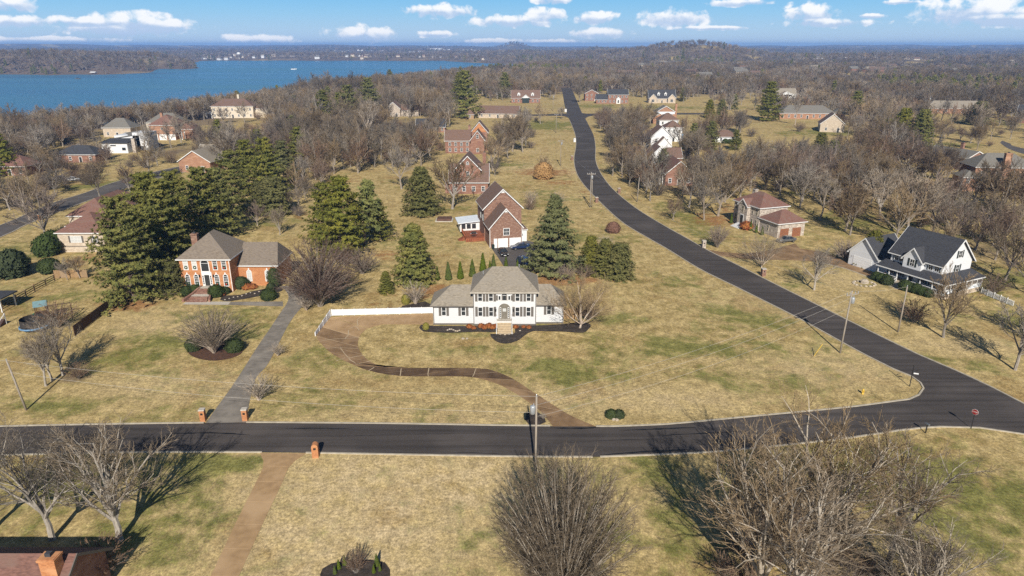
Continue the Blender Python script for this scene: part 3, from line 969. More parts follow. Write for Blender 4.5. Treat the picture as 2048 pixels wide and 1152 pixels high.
slab_drive('tan aggregate driveway beside the brick mailbox', [(520, 906), (527, 922), (526, 935), (510, 969), (475, 1039), (422, 1152), (380, 1240)], [(612, 907), (590, 922), (577, 936), (562, 971), (527, 1044), (478, 1152), (440, 1240)],
           [0, .12, .24, .38, .52, .66, .8, 1], [M['aggregate']], M['joint'], gap=0.05)
sheet('driveway', [G(*p) for p in [(976, 487), (1012, 487), (1052, 480), (1085, 490), (1085, 530), (1060, 545), (1010, 537), (996, 515)]], 0.012, M['asphalt_old'], label='asphalt parking court below the brown gabled house')
sheet('driveway', pxline([(1411, 499), (1440, 503), (1490, 507), (1540, 500), (1590, 487)]) + pxline([(1600, 497), (1640, 503), (1690, 520), (1700, 530), (1640, 524), (1570, 520), (1500, 519), (1440, 512)]), 0.012, M['aggregate_mid'],
      label='brown driveway to the stone house and the white farmhouse')
sheet('driveway', pxline([(1640, 524), (1690, 536), (1740, 554), (1800, 578)]) + pxline([(1800, 570), (1745, 545), (1700, 528), (1650, 516)]), 0.010, M['aggregate_mid'], label='brown path along the white farmhouse hedge')
kerb(pxline([(1640, 525), (1690, 537), (1740, 556), (1795, 579)]), .3, .06)
sheet('walkway', [G(*p) for p in [(365, 609), (372, 603.5), (462, 603.5), (456, 610)]], 0.03, M['concrete'], label='pale concrete landing below the brick steps')
sheet('walkway', [G(*p) for p in [(462.5, 604), (566, 603), (566, 613), (457, 610)]], 0.022, M['drive_grey'], label='grey concrete walk from the landing to the driveway')
# beds
sheet('mulch_bed', smooth_line([G(*p) for p in [(838, 655), (842, 650), (870, 652), (947, 652), (995, 652), (995, 664), (960, 664), (930, 665), (900, 666), (870, 665), (846, 663), (838, 655)]], .8)[:-1], 0.05, M['mulch'],
      label='black mulch bed under the white house windows')
sheet('mulch_bed', smooth_line([G(*p) for p in [(1027, 652), (1080, 651), (1130, 648), (1165, 644), (1182, 650), (1176, 660), (1165, 666), (1130, 664), (1095, 663), (1065, 663), (1050, 671), (1035, 682), (1012, 688), (994, 684), (982, 674), (980, 668), (1027, 668), (1027, 652)]], .8)[:-1], 0.054, M['mulch'],
      label='black mulch bed curving from the front steps to the birch')
sheet('mulch_bed', smooth_line([G(*p) for p in [(373, 700), (378, 690), (400, 686), (450, 686), (482, 694), (484, 706), (465, 716), (430, 722), (398, 718), (380, 710), (373, 700)]], .8)[:-1], 0.05, M['mulch_brown'], label='brown mulch ring under the multi stemmed tree')
sheet('mulch_bed', smooth_line([G(*p) for p in [(640, 1150), (645, 1138), (662, 1128), (690, 1122), (740, 1120), (770, 1126), (780, 1140), (780, 1165), (740, 1195), (680, 1195), (645, 1170), (640, 1150)]], .8)[:-1], 0.05, M['mulch'], label='black mulch island on the front lawn')
sheet('mulch_bed', smooth_line([G(*p) for p in [(440, 600), (448, 592), (480, 590), (500, 584), (540, 576), (560, 574), (564, 582), (530, 590), (490, 598), (455, 603), (440, 600)]], .8)[:-1], 0.05, M['mulch'], label='dark mulch bed in front of the orange brick wing')
sheet('mulch_bed', [G(*p) for p in [(1054, 826), (1070, 822), (1088, 832), (1092, 845), (1080, 850), (1058, 850), (1050, 840)]], 0.05, M['mulch'], label='dark mulch patch at the foot of the driveway')
sheet('mulch_bed', [G(*p) for p in [(805, 612), (850, 603), (864, 610), (862, 619), (800, 617)]], 0.05, M['mulch'], label='dark mulch bed behind the white fence')

# ------------------------------------------------------------------ houses
FACE = {'F': 0.0, 'R': math.pi / 2, 'B': math.pi, 'L': -math.pi / 2}
WCACHE = {}


def arch_pts(w, h, n=10):
    """outline of a round-headed opening, base at z = 0"""
    r = w / 2
    pts = [(-r, 0), (r, 0)]
    for k in range(n + 1):
        t = math.pi * k / n
        pts.append((r * math.cos(t), h - r + r * math.sin(t)))
    return pts


def win_meshes(w, h, cols, rows, arch, pane_mat, frame_mat, fw):
    key = (round(w, 2), round(h, 2), cols, rows, arch, pane_mat, frame_mat, fw)
    if key in WCACHE:
        return WCACHE[key]
    fr, pn = MB(), MB()
    if arch:
        o, i = arch_pts(w + 2 * fw, h + fw), arch_pts(w, h)
        i = [(x, z + 0.0) for x, z in i]
        n = len(o)
        vs = [(x, -.07, z - (fw if k < 2 else 0)) for k, (x, z) in enumerate(o)] + [(x, -.07, z) for x, z in i] + [(x, .02, z - (fw if k < 2 else 0)) for k, (x, z) in enumerate(o)] + [(x, .02, z) for x, z in i]
        fs = []
        for k in range(n):
            k2 = (k + 1) % n
            fs += [(k, k2, n + k2, n + k), (k, 2 * n + k, 2 * n + k2, k2), (n + k, n + k2, 3 * n + k2, 3 * n + k)]
        fr.add(vs, fs)
        pn.add([(x, -.03, z) for x, z in i], [tuple(range(n))])
        top = h - w / 2
    else:
        fr.box(-w / 2 - fw, w / 2 + fw, -.07, .02, -fw, 0)
        fr.box(-w / 2 - fw, w / 2 + fw, -.07, .02, h, h + fw)
        fr.box(-w / 2 - fw, -w / 2, -.07, .02, 0, h)
        fr.box(w / 2, w / 2 + fw, -.07, .02, 0, h)
        pn.add([(-w / 2, -.03, 0), (w / 2, -.03, 0), (w / 2, -.03, h), (-w / 2, -.03, h)], [(0, 1, 2, 3)])
        top = h
    for c in range(1, cols):
        x = -w / 2 + w * c / cols
        fr.box(x - .02, x + .02, -.052, -.031, 0, top if arch else h)
    for r_ in range(1, rows):
        z = top * r_ / rows
        t = .035 if rows % 2 == 0 and r_ == rows // 2 else .02
        fr.box(-w / 2, w / 2, -.056, -.0315, z - t, z + t)
    if arch:
        fr.box(-w / 2, w / 2, -.056, -.0315, top - .03, top + .03)
    WCACHE[key] = (fr.mesh('window', frame_mat), pn.mesh('pane', pane_mat))
    return WCACHE[key]


class House:
    def __init__(s, name, label, loc, rz=0.0, wall='brick_red', roof='shingle_brown', trim='white', cat='house'):
        s.o = empty(name, loc, rz, label, cat)
        s.wm, s.rm, s.tm = M[wall], M[roof], M[trim]

    def wall(s, x0, x1, y0, y1, z0, z1, m=None, name='wall'):
        return MB().box(x0, x1, y0, y1, z0, z1).build(name, M[m] if m else s.wm, s.o)

    def hip(s, x0, x1, y0, y1, ze, h, oh=.42, ridge=None, ends='HH', m=None, soffit=True, trim=None, axis=None):
        """hipped roof; ends: H hipped, F runs into a wall (x or y axis, whichever is longer)"""
        X0, X1, Y0, Y1 = x0 - oh, x1 + oh, y0 - oh, y1 + oh
        lx, ly = X1 - X0, Y1 - Y0
        mb = MB()
        if (lx >= ly if axis is None else axis == 'x'):
            if ends[0] == 'F':
                X0 = x0
            if ends[1] == 'F':
                X1 = x1
            run = ly / 2 if ridge is None else (lx - ridge) / 2
            a, b = (X0 + (run if ends[0] == 'H' else 0)), (X1 - (run if ends[1] == 'H' else 0))
            ym = (Y0 + Y1) / 2
            if a > b:
                a = b = (a + b) / 2
            vs = [(X0, Y0, ze), (X1, Y0, ze), (X1, Y1, ze), (X0, Y1, ze), (a, ym, ze + h), (b, ym, ze + h)]
            fs = [(0, 1, 5, 4), (1, 2, 5), (2, 3, 4, 5), (3, 0, 4), (3, 2, 1, 0)]
        else:
            if ends[0] == 'F':
                Y0 = y0
            if ends[1] == 'F':
                Y1 = y1
            run = lx / 2 if ridge is None else (ly - ridge) / 2
            a, b = (Y0 + (run if ends[0] == 'H' else 0)), (Y1 - (run if ends[1] == 'H' else 0))
            xm = (X0 + X1) / 2
            if a > b:
                a = b = (a + b) / 2
            vs = [(X0, Y0, ze), (X1, Y0, ze), (X1, Y1, ze), (X0, Y1, ze), (xm, a, ze + h), (xm, b, ze + h)]
            fs = [(0, 1, 4), (1, 2, 5, 4), (2, 3, 5), (3, 0, 4, 5), (3, 2, 1, 0)]
        r = mb.add(vs, fs).build('roof', m and M[m] or s.rm, s.o)
        if soffit:
            MB().box(X0 - .03, X1 + .03, Y0 - .03, Y1 + .03, ze - .2, ze - .003).build('fascia', M[trim] if trim else s.tm, r)
        return r

    def gable(s, x0, x1, y0, y1, ze, h, axis='x', oh=.4, m=None, wm=None, t=.16, rake=.22, ends='GG', tri=True, ohe=None):
        """gabled roof with its triangular wall ends; axis is the ridge's direction; ends: G overhanging, F flush against a wall"""
        ohe = oh if ohe is None else ohe

        def P(u, v, z):                       # u across the slope, v along the ridge
            return (u, v, z) if axis == 'y' else (v, u, z)
        U0, U1, V0, V1 = (x0, x1, y0, y1) if axis == 'y' else (y0, y1, x0, x1)
        um, sl = (U0 + U1) / 2, h / ((U1 - U0) / 2)
        a, b = V0 - (oh if ends[0] == 'G' else 0), V1 + (oh if ends[1] == 'G' else 0)
        prof = [(U0 - ohe, ze - ohe * sl), (um, ze + h), (U1 + ohe, ze - ohe * sl)]

        def vee(v0, v1, d0, d1):
            lo = [(u, z + d0) for u, z in prof]
            hi = [(u, z + d1) for u, z in prof]
            ring = lo + hi[::-1]
            n = len(ring)
            vs = [P(u, v0, z) for u, z in ring] + [P(u, v1, z) for u, z in ring]
            fs = [(0, 1, 4, 5), (1, 2, 3, 4), (6, 11, 10, 7), (7, 10, 9, 8)] + [(k, k + 6, (k + 1) % n + 6, (k + 1) % n) for k in range(n)]
            return vs, fs
        r = MB().add(*vee(a, b, .0, t)).build('roof', M[m] if m else s.rm, s.o)
        for e, v0, v1 in ((ends[0], a - .03, a + .05), (ends[1], b - .05, b + .03)):
            if e == 'G':
                MB().add(*vee(v0, v1, -rake + .1, t + .012)).build('rake_board', s.tm, r)
        for u0, u1 in ((U0 - ohe - .05, U0 - ohe + .02), (U1 + ohe - .02, U1 + ohe + .05)):
            zz = ze - ohe * sl
            p, q = P(u0, a, zz - .08), P(u1, b, zz + .10)
            MB().box(min(p[0], q[0]), max(p[0], q[0]), min(p[1], q[1]), max(p[1], q[1]), p[2], q[2]).build('gutter', s.tm, r)
        if tri:
            e = .0
            vs = [P(U0, V0 + e, ze), P(U1, V0 + e, ze), P(um, V0 + e, ze + h), P(U0, V1 - e, ze), P(U1, V1 - e, ze), P(um, V1 - e, ze + h)]
            MB().add(vs, [(0, 1, 2), (5, 4, 3), (0, 2, 5, 3), (1, 4, 5, 2)]).build('gable_wall', M[wm] if wm else s.wm, s.o)
        return r

    def at(s, face, u, z, plane):
        return {'F': (u, plane, z), 'B': (u, plane, z), 'L': (plane, u, z), 'R': (plane, u, z)}[face]

    def win(s, face, u, z, plane, w=.85, h=1.4, cols=2, rows=2, arch=False, shut=None, pane='glass', frame='white', fw=.09, sw=.42, wreath=False):
        f, p = win_meshes(w, h, cols, rows, arch, M[pane], M[frame], fw)
        o = link('window', f, s.o, s.at(face, u, z, plane), FACE[face])
        link('pane', p, o)
        if shut:
            key = ('sh', round(h, 2), shut, sw)
            if key not in WCACHE:
                WCACHE[key] = MB().box(-sw / 2, sw / 2, -.06, .01, -.1, h + .1).mesh('shutter', M[shut])
            for sg in (-1, 1):
                q = link('shutter', WCACHE[key], o)
                q.location = (sg * (w / 2 + fw + sw / 2 + .02), 0, 0)
        if wreath:
            if 'wr' not in WCACHE:
                pts = [(.24 * math.cos(t * math.pi / 6), -.11, .24 * math.sin(t * math.pi / 6)) for t in range(13)]
                WCACHE['wr'] = MB().tube(pts, .085, 5, False).mesh('wreath', M['wreath'], True)
                WCACHE['bow'] = MB().box(-.11, .11, -.22, -.17, -.16, .08).mesh('bow', M['red_plastic'])
            q = link('wreath', WCACHE['wr'], o, (0, 0, .42))
            if wreath == 2:
                b = link('bow', WCACHE['bow'], o, (0, 0, .42))
        return o

    def door(s, face, u, z, plane, w=.95, h=2.1, m='dark_door', surround=None):
        if surround:
            k = surround
            MB().box(-w / 2 - k, w / 2 + k, -.05, .02, 0, h + k).build('door_frame', s.tm, s.o, s.at(face, u, z, plane), FACE[face])
        o = MB().box(-w / 2, w / 2, -.085, .02, 0, h).build('door', M[m], s.o, s.at(face, u, z, plane), FACE[face])
        MB().box(w / 2 - .14, w / 2 - .07, -.14, -.085, h * .45, h * .52).build('handle', M['rim'], o)
        return o

    def garage(s, face, u, z, plane, w=2.7, h=2.2, m='garage'):
        o = MB().box(-w / 2, w / 2, -.05, .02, 0, h).build('garage_door', M[m], s.o, s.at(face, u, z, plane), FACE[face])
        for k in range(1, 4):
            MB().box(-w / 2 + .05, w / 2 - .05, -.066, -.05, h * k / 4 - .02, h * k / 4 + .02).build('panel_rail', M[m], o)
        return o

    def chimney(s, x, y, z0, z1, w=1.0, d=.7, m='brick_red'):
        o = MB().box(x - w / 2, x + w / 2, y - d / 2, y + d / 2, z0, z1).box(x - w / 2 - .08, x + w / 2 + .08, y - d / 2 - .08, y + d / 2 + .08, z1 - .25, z1 - .05).build('chimney', M[m], s.o)
        MB().box(x - .22, x + .22, y - .18, y + .18, z1, z1 + .3).build('flue', M['shingle_dark'], o)
        return o

    def spout(s, x, y, z0, z1, m='shutter'):
        return MB().box(x - .06, x + .06, y - .08, y, z0, z1).build('downspout', M[m], s.o)

    def vent(s, x, y, z):
        o = MB().lathe([(.06, 0), (.06, .5), (.1, .52), (.1, .6)], 8, (x, y, z)).build('roof_vent', M['metal_grey'], s.o)
        return o

    def steps(s, x0, x1, y, z, n, run=.3, m='concrete', face=-1):
        for k in range(n):
            zt = z * (n - k) / (n + 1)
            y0, y1 = y - (k + 1) * run, y - k * run
            MB().box(x0, x1, y0, y1, 0, zt).build('step', M[m], s.o)

    def rail(s, p0, p1, h=.9, m='white', n=None):
        """handrail with balusters between two points (local)"""
        p0, p1 = Vector(p0), Vector(p1)
        up = Vector((0, 0, h))
        r = MB().tube([p0 + up, p1 + up], .05, 4).build('railing', M[m], s.o)
        MB().tube([p0 + up * .15, p1 + up * .15], .035, 4).build('bottom_rail', M[m], r)
        n = n or max(2, int((p1 - p0).length / .28))
        mb = MB()
        for k in range(n + 1):
            q = p0.lerp(p1, k / n)
            w = .05 if k in (0, n) else .018
            mb.box(q.x - w, q.x + w, q.y - w, q.y + w, q.z, q.z + h + (.08 if k in (0, n) else 0))
        mb.build('balusters', M[m], r)['kind'] = 'stuff'
        return r


# --- the white house in the middle
h = House('white_house', 'white painted two storey house with grey shutters and hipped tan roof', (-1.2, 105.0, 0), 0, 'white_brick', 'shingle_tan', 'white')
h.wall(-5.2, 5.2, 0, 8.2, 0, 6)
h.wall(-11.9, -5.2, .28, 6.2, 0, 3.5)
h.wall(5.2, 9.8, .8, 6.8, 0, 3.5)
for x0, x1, y in ((-5.23, 5.23, -.03), (-11.93, -5.23, .25), (5.23, 9.83, .77)):
    MB().box(x0, x1, y, y + .1, 0, .28).build('foundation', M['shutter'], h.o)
h.hip(-5.2, 5.2, 0, 8.2, 6, 3.0, ridge=4.2, trim='concrete')
h.hip(-11.9, -5.2, .28, 6.2, 3.5, 2.6, ends='HF', trim='shutter')
h.hip(5.2, 9.8, .8, 6.8, 3.5, 2.5, ends='FH', ridge=0.4, trim='shutter', axis='x')
MB().box(-5.4, 5.4, -.12, -.05, 5.68, 5.8).build('gutter', M['shutter'], h.o)
for x, y, z in ((-5.12, 0, 5.8), (5.12, 0, 5.8), (-11.8, .28, 3.3), (9.7, .8, 3.3)):
    h.spout(x, y, .1, z)
for x in (-4.03, -2.26, 2.1, 3.92):
    h.win('F', x, 4.38, 0, .62, 1.3, shut='shutter', rows=2, cols=1)
    h.win('F', x, 1.72, 0, .62, 1.5, shut='shutter', rows=2, cols=1)
for x in (-10.1, -6.85):
    h.win('F', x, 1.72, .28, .62, 1.5, shut='shutter', rows=2, cols=1)
h.win('F', 7.35, 1.72, .8, .62, 1.5, shut='shutter', rows=2, cols=1)
h.win('F', -.05, 4.48, 0, .86, 1.3, cols=1, rows=1, arch=True, fw=.07)
for sx in (-.85, .75):
    h.win('F', sx, 4.55, 0, .3, .7, cols=1, rows=1, shut='shutter', sw=.3)
# entry: arched surround, sidelights, door with panes
MB().add([(x, -.05, z) for x, z in arch_pts(1.95, 2.65)] + [(x, .02, z) for x, z in arch_pts(1.95, 2.65)],
         [tuple(range(13))] + [(k, (k + 1) % 13, 13 + (k + 1) % 13, 13 + k) for k in range(13)]).build('door_surround', M['taupe_door'], h.o, (-.05, 0, 1.25))
for sx in (-.72, .62):
    MB().box(-.13, .13, -.075, -.04, 0, 1.9).build('sidelight', M['white'], h.o, (sx, 0, 1.35))
    for k in range(5):
        MB().box(-.075, .075, -.085, -.075, .12 + k * .35, .4 + k * .35).build('pane', M['glass'], h.o, (sx, 0, 1.35))
d = h.door('F', -.05, 1.27, 0, .92, 2.05, 'taupe_door')
MB().box(-.28, .28, -.1, -.085, 1.25, 1.8).build('pane', M['blind'], d)
for sx in (-1.5, 1.4):
    MB().lathe([(.05, 0), (.13, .1), (.13, .42), (.16, .45), (.03, .6)], 6, (sx, -.16, 2.5)).build('wall_lantern', M['black_metal'], h.o)
MB().box(-1.35, 1.25, -1.3, 0, 0, 1.22).build('stair_landing', M['concrete'], h.o)
MB().box(-1.4, 1.3, -1.34, -1.3, 1.05, 1.26).build('landing_edge', M['white'], h.o)
h.steps(-1.15, 1.05, -1.34, 1.22, 7, .34, 'joint')
for sx in (-1.3, 1.2):
    h.rail((sx, -.05, 1.22), (sx, -1.3, 1.22), .85)
    h.rail((sx, -1.36, 1.1), (sx, -3.7, .0), .85)
h.vent(-3.6, 3.2, 7.9)
h.vent(2.4, 5.0, 8.5)
for k, (x, y) in enumerate([(-1.0, 4.1), (1.9, 4.0)]):
    pass
MB().box(9.8, 13.0, 3.0, 3.1, 0, 1.9).build('side_gate', M['wood_pale'], h.o)

# --- the orange brick house with wreaths
h = House('brick_house', 'orange brick two storey house with wreaths in white arched windows', (-57.4, 121.5, 0), 0, 'brick_orange', 'shingle_grey', 'white')
h.rm = M['shingle_tan2'] = mat('faded brown grey shingles', (0.23, 0.19, 0.15), (0.145, 0.118, 0.095), 0.95, 2.2, (1, 3.2, 3.2), bump=0.5, bscale=9, third=(0.19, 0.158, 0.13), tscale=0.3)
h.wall(-4.7, 4.7, 0, 9.8, 0, 6.5)
h.wall(4.7, 12.1, 3.5, 12, 0, 4.2)
h.hip(-4.7, 4.7, 0, 9.8, 6.5, 4.1, ridge=2.2)
h.hip(4.7, 12.1, 3.5, 12, 4.2, 3.4, ridge=6.0, ends='FH', axis='x')
for i, x in enumerate((-3.54, -1.9, 1.93, 3.6)):
    h.win('F', x, 4.42, 0, .72, 1.8, cols=3, rows=4, wreath=1 + (i > 1), fw=.12, pane='blind' if i < 2 else 'glass')
    h.win('F', x, 1.2, 0, .72, 2.2, cols=3, rows=4, arch=True, wreath=1 + (i > 1), fw=.12)
    MB().box(-.12, .12, -.09, .01, 0, .3).build('keystone', M['white'], h.o, (x, 0, 3.52))
h.win('F', .02, 4.1, 0, 1.35, 2.2, cols=1, rows=1, arch=True, fw=.16)
MB().box(-.95, .95, -.06, .01, 0, 2.75).build('door_surround', M['white'], h.o, (.1, 0, 1.2))
h.door('F', .1, 1.25, -.02, .9, 2.1, 'dark_door')
for sx in (-.62, .82):
    for k in range(4):
        MB().box(-.1, .1, -.085, -.055, k * .45, .36 + k * .45).build('pane', M['glass'], h.o, (sx, 0, 1.5))
for x in (6.7, 10.2):
    h.win('F', x, 1.0, 3.5, .75, 2.1, cols=2, rows=3, arch=True, fw=.12, pane='blind')
    MB().box(-.12, .12, -.09, .01, 0, .3).build('keystone', M['white'], h.o, (x, 3.5, 3.25))
for sx in (-1.25, 1.4):
    MB().lathe([(.05, 0), (.13, .1), (.13, .42), (.16, .45), (.03, .6)], 6, (sx, -.16, 2.9)).build('wall_lantern', M['black_metal'], h.o)
h.spout(4.6, 0, .1, 6.3, 'white')
h.spout(12.0, 3.5, .1, 4.0, 'white')
h.chimney(-4.6, 7.5, 0, 9.4, 1.2, .9, 'brick_mixed')
# flared brick stair with cheek walls
MB().box(-1.2, 1.3, -1.2, 0, 0, 1.15).build('stair_landing', M['concrete'], h.o)
for k in range(8):
    zt = 1.1 - k * .14
    y1 = -1.2 - k * .42 - (1.1 if k > 3 else 0)
    e = .12 * k
    if k == 4:
        MB().box(-1.55, 1.65, y1, -1.2 - 4 * .42, 0, zt + .04).build('stair_landing', M['concrete'], h.o)
    MB().box(-1.1 - e * .9, 1.2 + e * .9, y1 - .42, y1, 0, zt).build('step', M['brick_red' if k % 2 else 'brick_mixed'], h.o)
for sg in (-1, 1):
    pts = [(sg * 1.25 + .05, -.1, 1.3), (sg * 1.3 + .05, -1.4, 1.25), (sg * 1.7 + .05, -3.3, .85), (sg * 2.4 + .05, -5.6, .55)]
    mb = MB()
    for a, b in zip(pts, pts[1:]):
        mb.add([(a[0] - .18, a[1], 0), (a[0] + .18, a[1], 0), (b[0] + .18, b[1], 0), (b[0] - .18, b[1], 0), (a[0] - .18, a[1], a[2]), (a[0] + .18, a[1], a[2]), (b[0] + .18, b[1], b[2]), (b[0] - .18, b[1], b[2])],
               [(0, 3, 2, 1), (4, 5, 6, 7), (0, 1, 5, 4), (1, 2, 6, 5), (2, 3, 7, 6), (3, 0, 4, 7)])
    mb.build('cheek_wall', M['brick_red'], h.o)

# --- the brown gabled house behind the white one
h = House('gabled_house', 'mottled brown brick house with stacked white trimmed gables over garage', (-5.0, 150.8, 0), R(12), 'brick_mixed', 'shingle_brown')
h.wall(0, 7.4, 0, 6.6, 0, 4.9)
h.gable(0, 7.4, 0, 6.6, 4.9, 4.2, 'y', ends='GF')
h.wall(-.2, 8.8, 6.6, 16.2, 0, 7.9)
h.gable(-.2, 8.8, 6.6, 16.2, 7.9, 4.3, 'y', ends='GG')
for x0, x1, z, yy in ((2.95, 4.45, 8.25, -.02), (3.5, 5.1, 11.35, 6.58)):
    MB().add([(x0, yy - .03, z), (x1, yy - .03, z), ((x0 + x1) / 2, yy - .03, z + .75)], [(0, 1, 2)]).build('gable_trim', M['white'], h.o)
h.win('F', 3.8, 2.95, 0, 1.25, 1.5, cols=4, rows=2, fw=.12)
h.garage('F', 1.25, 0, 0, .8, 2.2)
h.garage('F', 3.0, 0, 0, 2.3, 2.2)
h.garage('F', 5.85, 0, 0, 2.7, 2.2)
h.spout(-.05, 0, .1, 4.6, 'white')
h.spout(7.45, 0, .1, 4.6, 'white')
h.win('L', 8.0, 4.6, -.2, .8, 1.5, shut='shutter_dark')
h.win('L', 11.0, 4.6, -.2, .8, 1.5, shut='shutter_dark')
h.wall(7.4, 9.6, 4.2, 9.5, 0, 2.9, 'white', 'bay')
h.hip(7.4, 9.6, 4.2, 9.5, 2.9, .8, .2)
h.win('R', 6.5, 1.0, 9.6, 1.6, 1.3, 3, 2)
# sunroom, deck, grill
h.wall(-5.0, -.2, 13.6, 18.0, .6, 2.9, 'white', 'sunroom')
MB().add([(-5.6, 13.0, 2.75), (.0, 13.0, 3.15), (.0, 18.6, 3.35), (-5.6, 18.6, 2.95), (-5.6, 13.0, 2.95), (.0, 13.0, 3.35), (.0, 18.6, 3.55), (-5.6, 18.6, 3.15)],
         [(0, 3, 2, 1), (4, 5, 6, 7), (0, 1, 5, 4), (1, 2, 6, 5), (2, 3, 7, 6), (3, 0, 4, 7)]).build('sunroom_roof', M['pale_siding'], h.o)
for x in (-4.2, -2.9, -1.6):
    h.win('F', x, 1.3, 13.6, 1.0, 1.25, 1, 1)
h.win('L', 15.0, 1.3, -5.0, 1.0, 1.25, 1, 1)
h.win('L', 16.6, 1.3, -5.0, 1.0, 1.25, 1, 1)
MB().box(-4.8, -.25, 6.2, 13.5, .75, .9).build('deck_floor', M['deck'], h.o)
for k in range(10):
    MB().box(-4.8 + k * .46, -4.8 + k * .46 + .40, 6.12, 6.2, .05, .9).build('skirt_board', M['deck'], h.o)
h.rail((-4.75, 6.25, .9), (-.35, 6.25, .9), .95, 'deck')
h.rail((-4.75, 6.25, .9), (-4.75, 12.8, .9), .95, 'deck')
for k in range(4):
    MB().box(-5.2 - k * .35, -4.8 - k * .35, 7.5, 9.2, 0, .72 - k * .18).build('step', M['deck'], h.o)

# --- the white farmhouse at the right
h = House('farmhouse', 'white farmhouse with charcoal roof and wraparound porch', (79.9, 120.5, 0), R(-64), 'siding', 'shingle_dark')
h.wall(-10.4, 0, 0, 8.6, 0, 5.7)
h.gable(-10.4, 0, 0, 8.6, 5.7, 4.2, 'x', oh=.5)
for u, z in ((4.5, 3.75), (4.5, 6.5)):
    h.win('R', u, z, 0, .95, 1.25, 2, 2, shut='shutter_dark', sw=.38)
for x in (-9.2, -8.2, -2.2, -1.0):
    h.win('F', x, 4.05, 0, .8, 1.2, 2, 2, fw=.12)
MB().box(-9.9, -9.7, -.07, .01, 3.95, 5.35).box(-7.7, -7.5, -.07, .01, 3.95, 5.35).box(-2.9, -2.7, -.07, .01, 3.95, 5.35).box(-.5, -.3, -.07, .01, 3.95, 5.35).build('shutter', M['shutter_dark'], h.o)
h.wall(-7.2, -3.5, -.9, .3, 3.2, 5.4, None, 'dormer_wall')
h.gable(-7.2, -3.5, -.9, 4.0, 5.4, 2.1, 'y', oh=.35, ends='GF')
h.win('F', -5.35, 4.05, -.9, .85, 1.25, 2, 2, shut='shutter_dark', sw=.36)
# porch roof: front and right leg
pz0, pz1 = 2.9, 3.75
MB().add([(-11.4, -2.7, pz0), (2.9, -2.7, pz0), (2.9, 9.0, pz0), (0, 9.0, pz1), (0, 0, pz1), (-11.4, 0, pz1)], [(0, 1, 4, 5), (1, 2, 3, 4)]).build('porch_roof', M['shingle_dark'], h.o)
MB().box(-11.4, 2.95, -2.76, -2.68, pz0 - .2, pz0 - .005).box(2.88, 2.96, -2.68, 9.0, pz0 - .2, pz0 - .005).build('porch_fascia', M['white'], h.o)
MB().add([(-11.4, -2.7, pz0 - .01), (2.9, -2.7, pz0 - .01), (2.9, 9.0, pz0 - .01), (0, 9.0, pz0 - .01), (0, 0, pz0 - .01), (-11.4, 0, pz0 - .01)], [(0, 5, 4, 1), (1, 4, 3, 2)]).build('porch_ceiling', M['white'], h.o)
MB().box(-11.2, 2.6, -2.4, 0, .0, .7).build('porch_floor', M['brick_tan'], h.o)
MB().box(0, 2.6, 0.01, 8.8, .0, .9).build('porch_base', M['brick_tan'], h.o)
for x in (-11.0, -8.6, -6.9, -4.7, -2.2, .2, 2.5):
    MB().box(x - .08, x + .08, -2.45, -2.3, .7, 2.75).build('porch_post', M['white'], h.o)
for a, b in ((-11.0, -8.7), (-8.5, -7.0), (-4.6, -2.3), (-2.1, .1), (.3, 2.45)):
    h.rail((a, -2.38, .7), (b, -2.38, .7), .8)
for k in range(8):                                # screened side: white posts, rails and screens
    y = -2.3 + k * 1.57
    MB().box(2.5, 2.66, y - .07, y + .07, .9, 2.75).build('porch_post', M['white'], h.o)
    if k < 7:
        o = MB().box(2.54, 2.64, y + .07, y + 1.5, 1.65, 1.75).box(2.54, 2.64, y + .07, y + 1.5, .9, 1.0).build('screen_rail', M['white'], h.o)
        MB().box(2.57, 2.59, y + .07, y + 1.5, 1.75, 2.75).build('screen', M['shutter'], o)
        MB().box(2.56, 2.6, y + .07, y + 1.5, 1.0, 1.65).build('panel', M['pale_siding'], o)
for x in (-9.8, -7.9, -3.2, -1.2):
    h.win('F', x, 1.2, 0, .9, 1.5, 2, 2, shut='shutter_dark', sw=.3)
h.door('F', -5.7, .7, 0, 1.0, 2.1, 'dark_door', .12)
for k in range(4):
    MB().box(-6.7, -4.9, -2.4 - (k + 1) * .32, -2.4 - k * .32, 0, .6 - k * .14).build('step', M['concrete'], h.o)
h.rail((-6.8, -2.5, .7), (-6.8, -3.8, 0), .85)
h.rail((-4.8, -2.5, .7), (-4.8, -3.8, 0), .85)
h.wall(-13.6, -10.4, 1.5, 8, 0, 3.0)
h.gable(-14.5, -10.4, 1.5, 8, 3.0, 2.9, 'x', ends='FF', tri=False)
h.wall(-20.3, -13.6, .8, 9, 0, 3.0)
h.gable(-20.3, -13.6, .8, 9, 3.0, 3.4, 'y')
h.garage('F', -17, 0, .8, 4.4, 2.2)

# --- the stone house with red brown roofs
h = House('stone_house', 'pale stone two storey house with red brown hipped roofs', (61.5, 165.8, 0), R(-71), 'stone', 'shingle_red')
h.wall(-10.2, 0, 0, 8.4, 0, 6)
h.wall(-7.2, -3.6, -1.0, .1, 0, 6, None, 'bay_wall')
h.hip(-10.2, 0, 0, 8.4, 6, 2.8)
h.gable(-7.2, -3.6, -1.0, 3.5, 5.7, 1.5, 'y', oh=.25, ends='GF')
h.wall(.01, 6.8, .3, 8.2, 0, 3.6)
h.hip(.01, 6.8, .3, 8.2, 3.6, 2.5)
for x in (-9.2, -2.7, -1.1):
    for z in (1.1, 3.9):
        h.win('F', x, z, 0, .75, 1.5, 2, 2, frame='stucco')
h.win('F', -5.4, 3.9, -1.0, .9, 1.6, 2, 2, frame='stucco')
h.door('F', -5.4, .9, -1.0, 1.1, 2.2, 'dark_door', .2)
h.win('F', 3.2, 1.1, .3, .7, 1.3, 2, 2, frame='stucco')
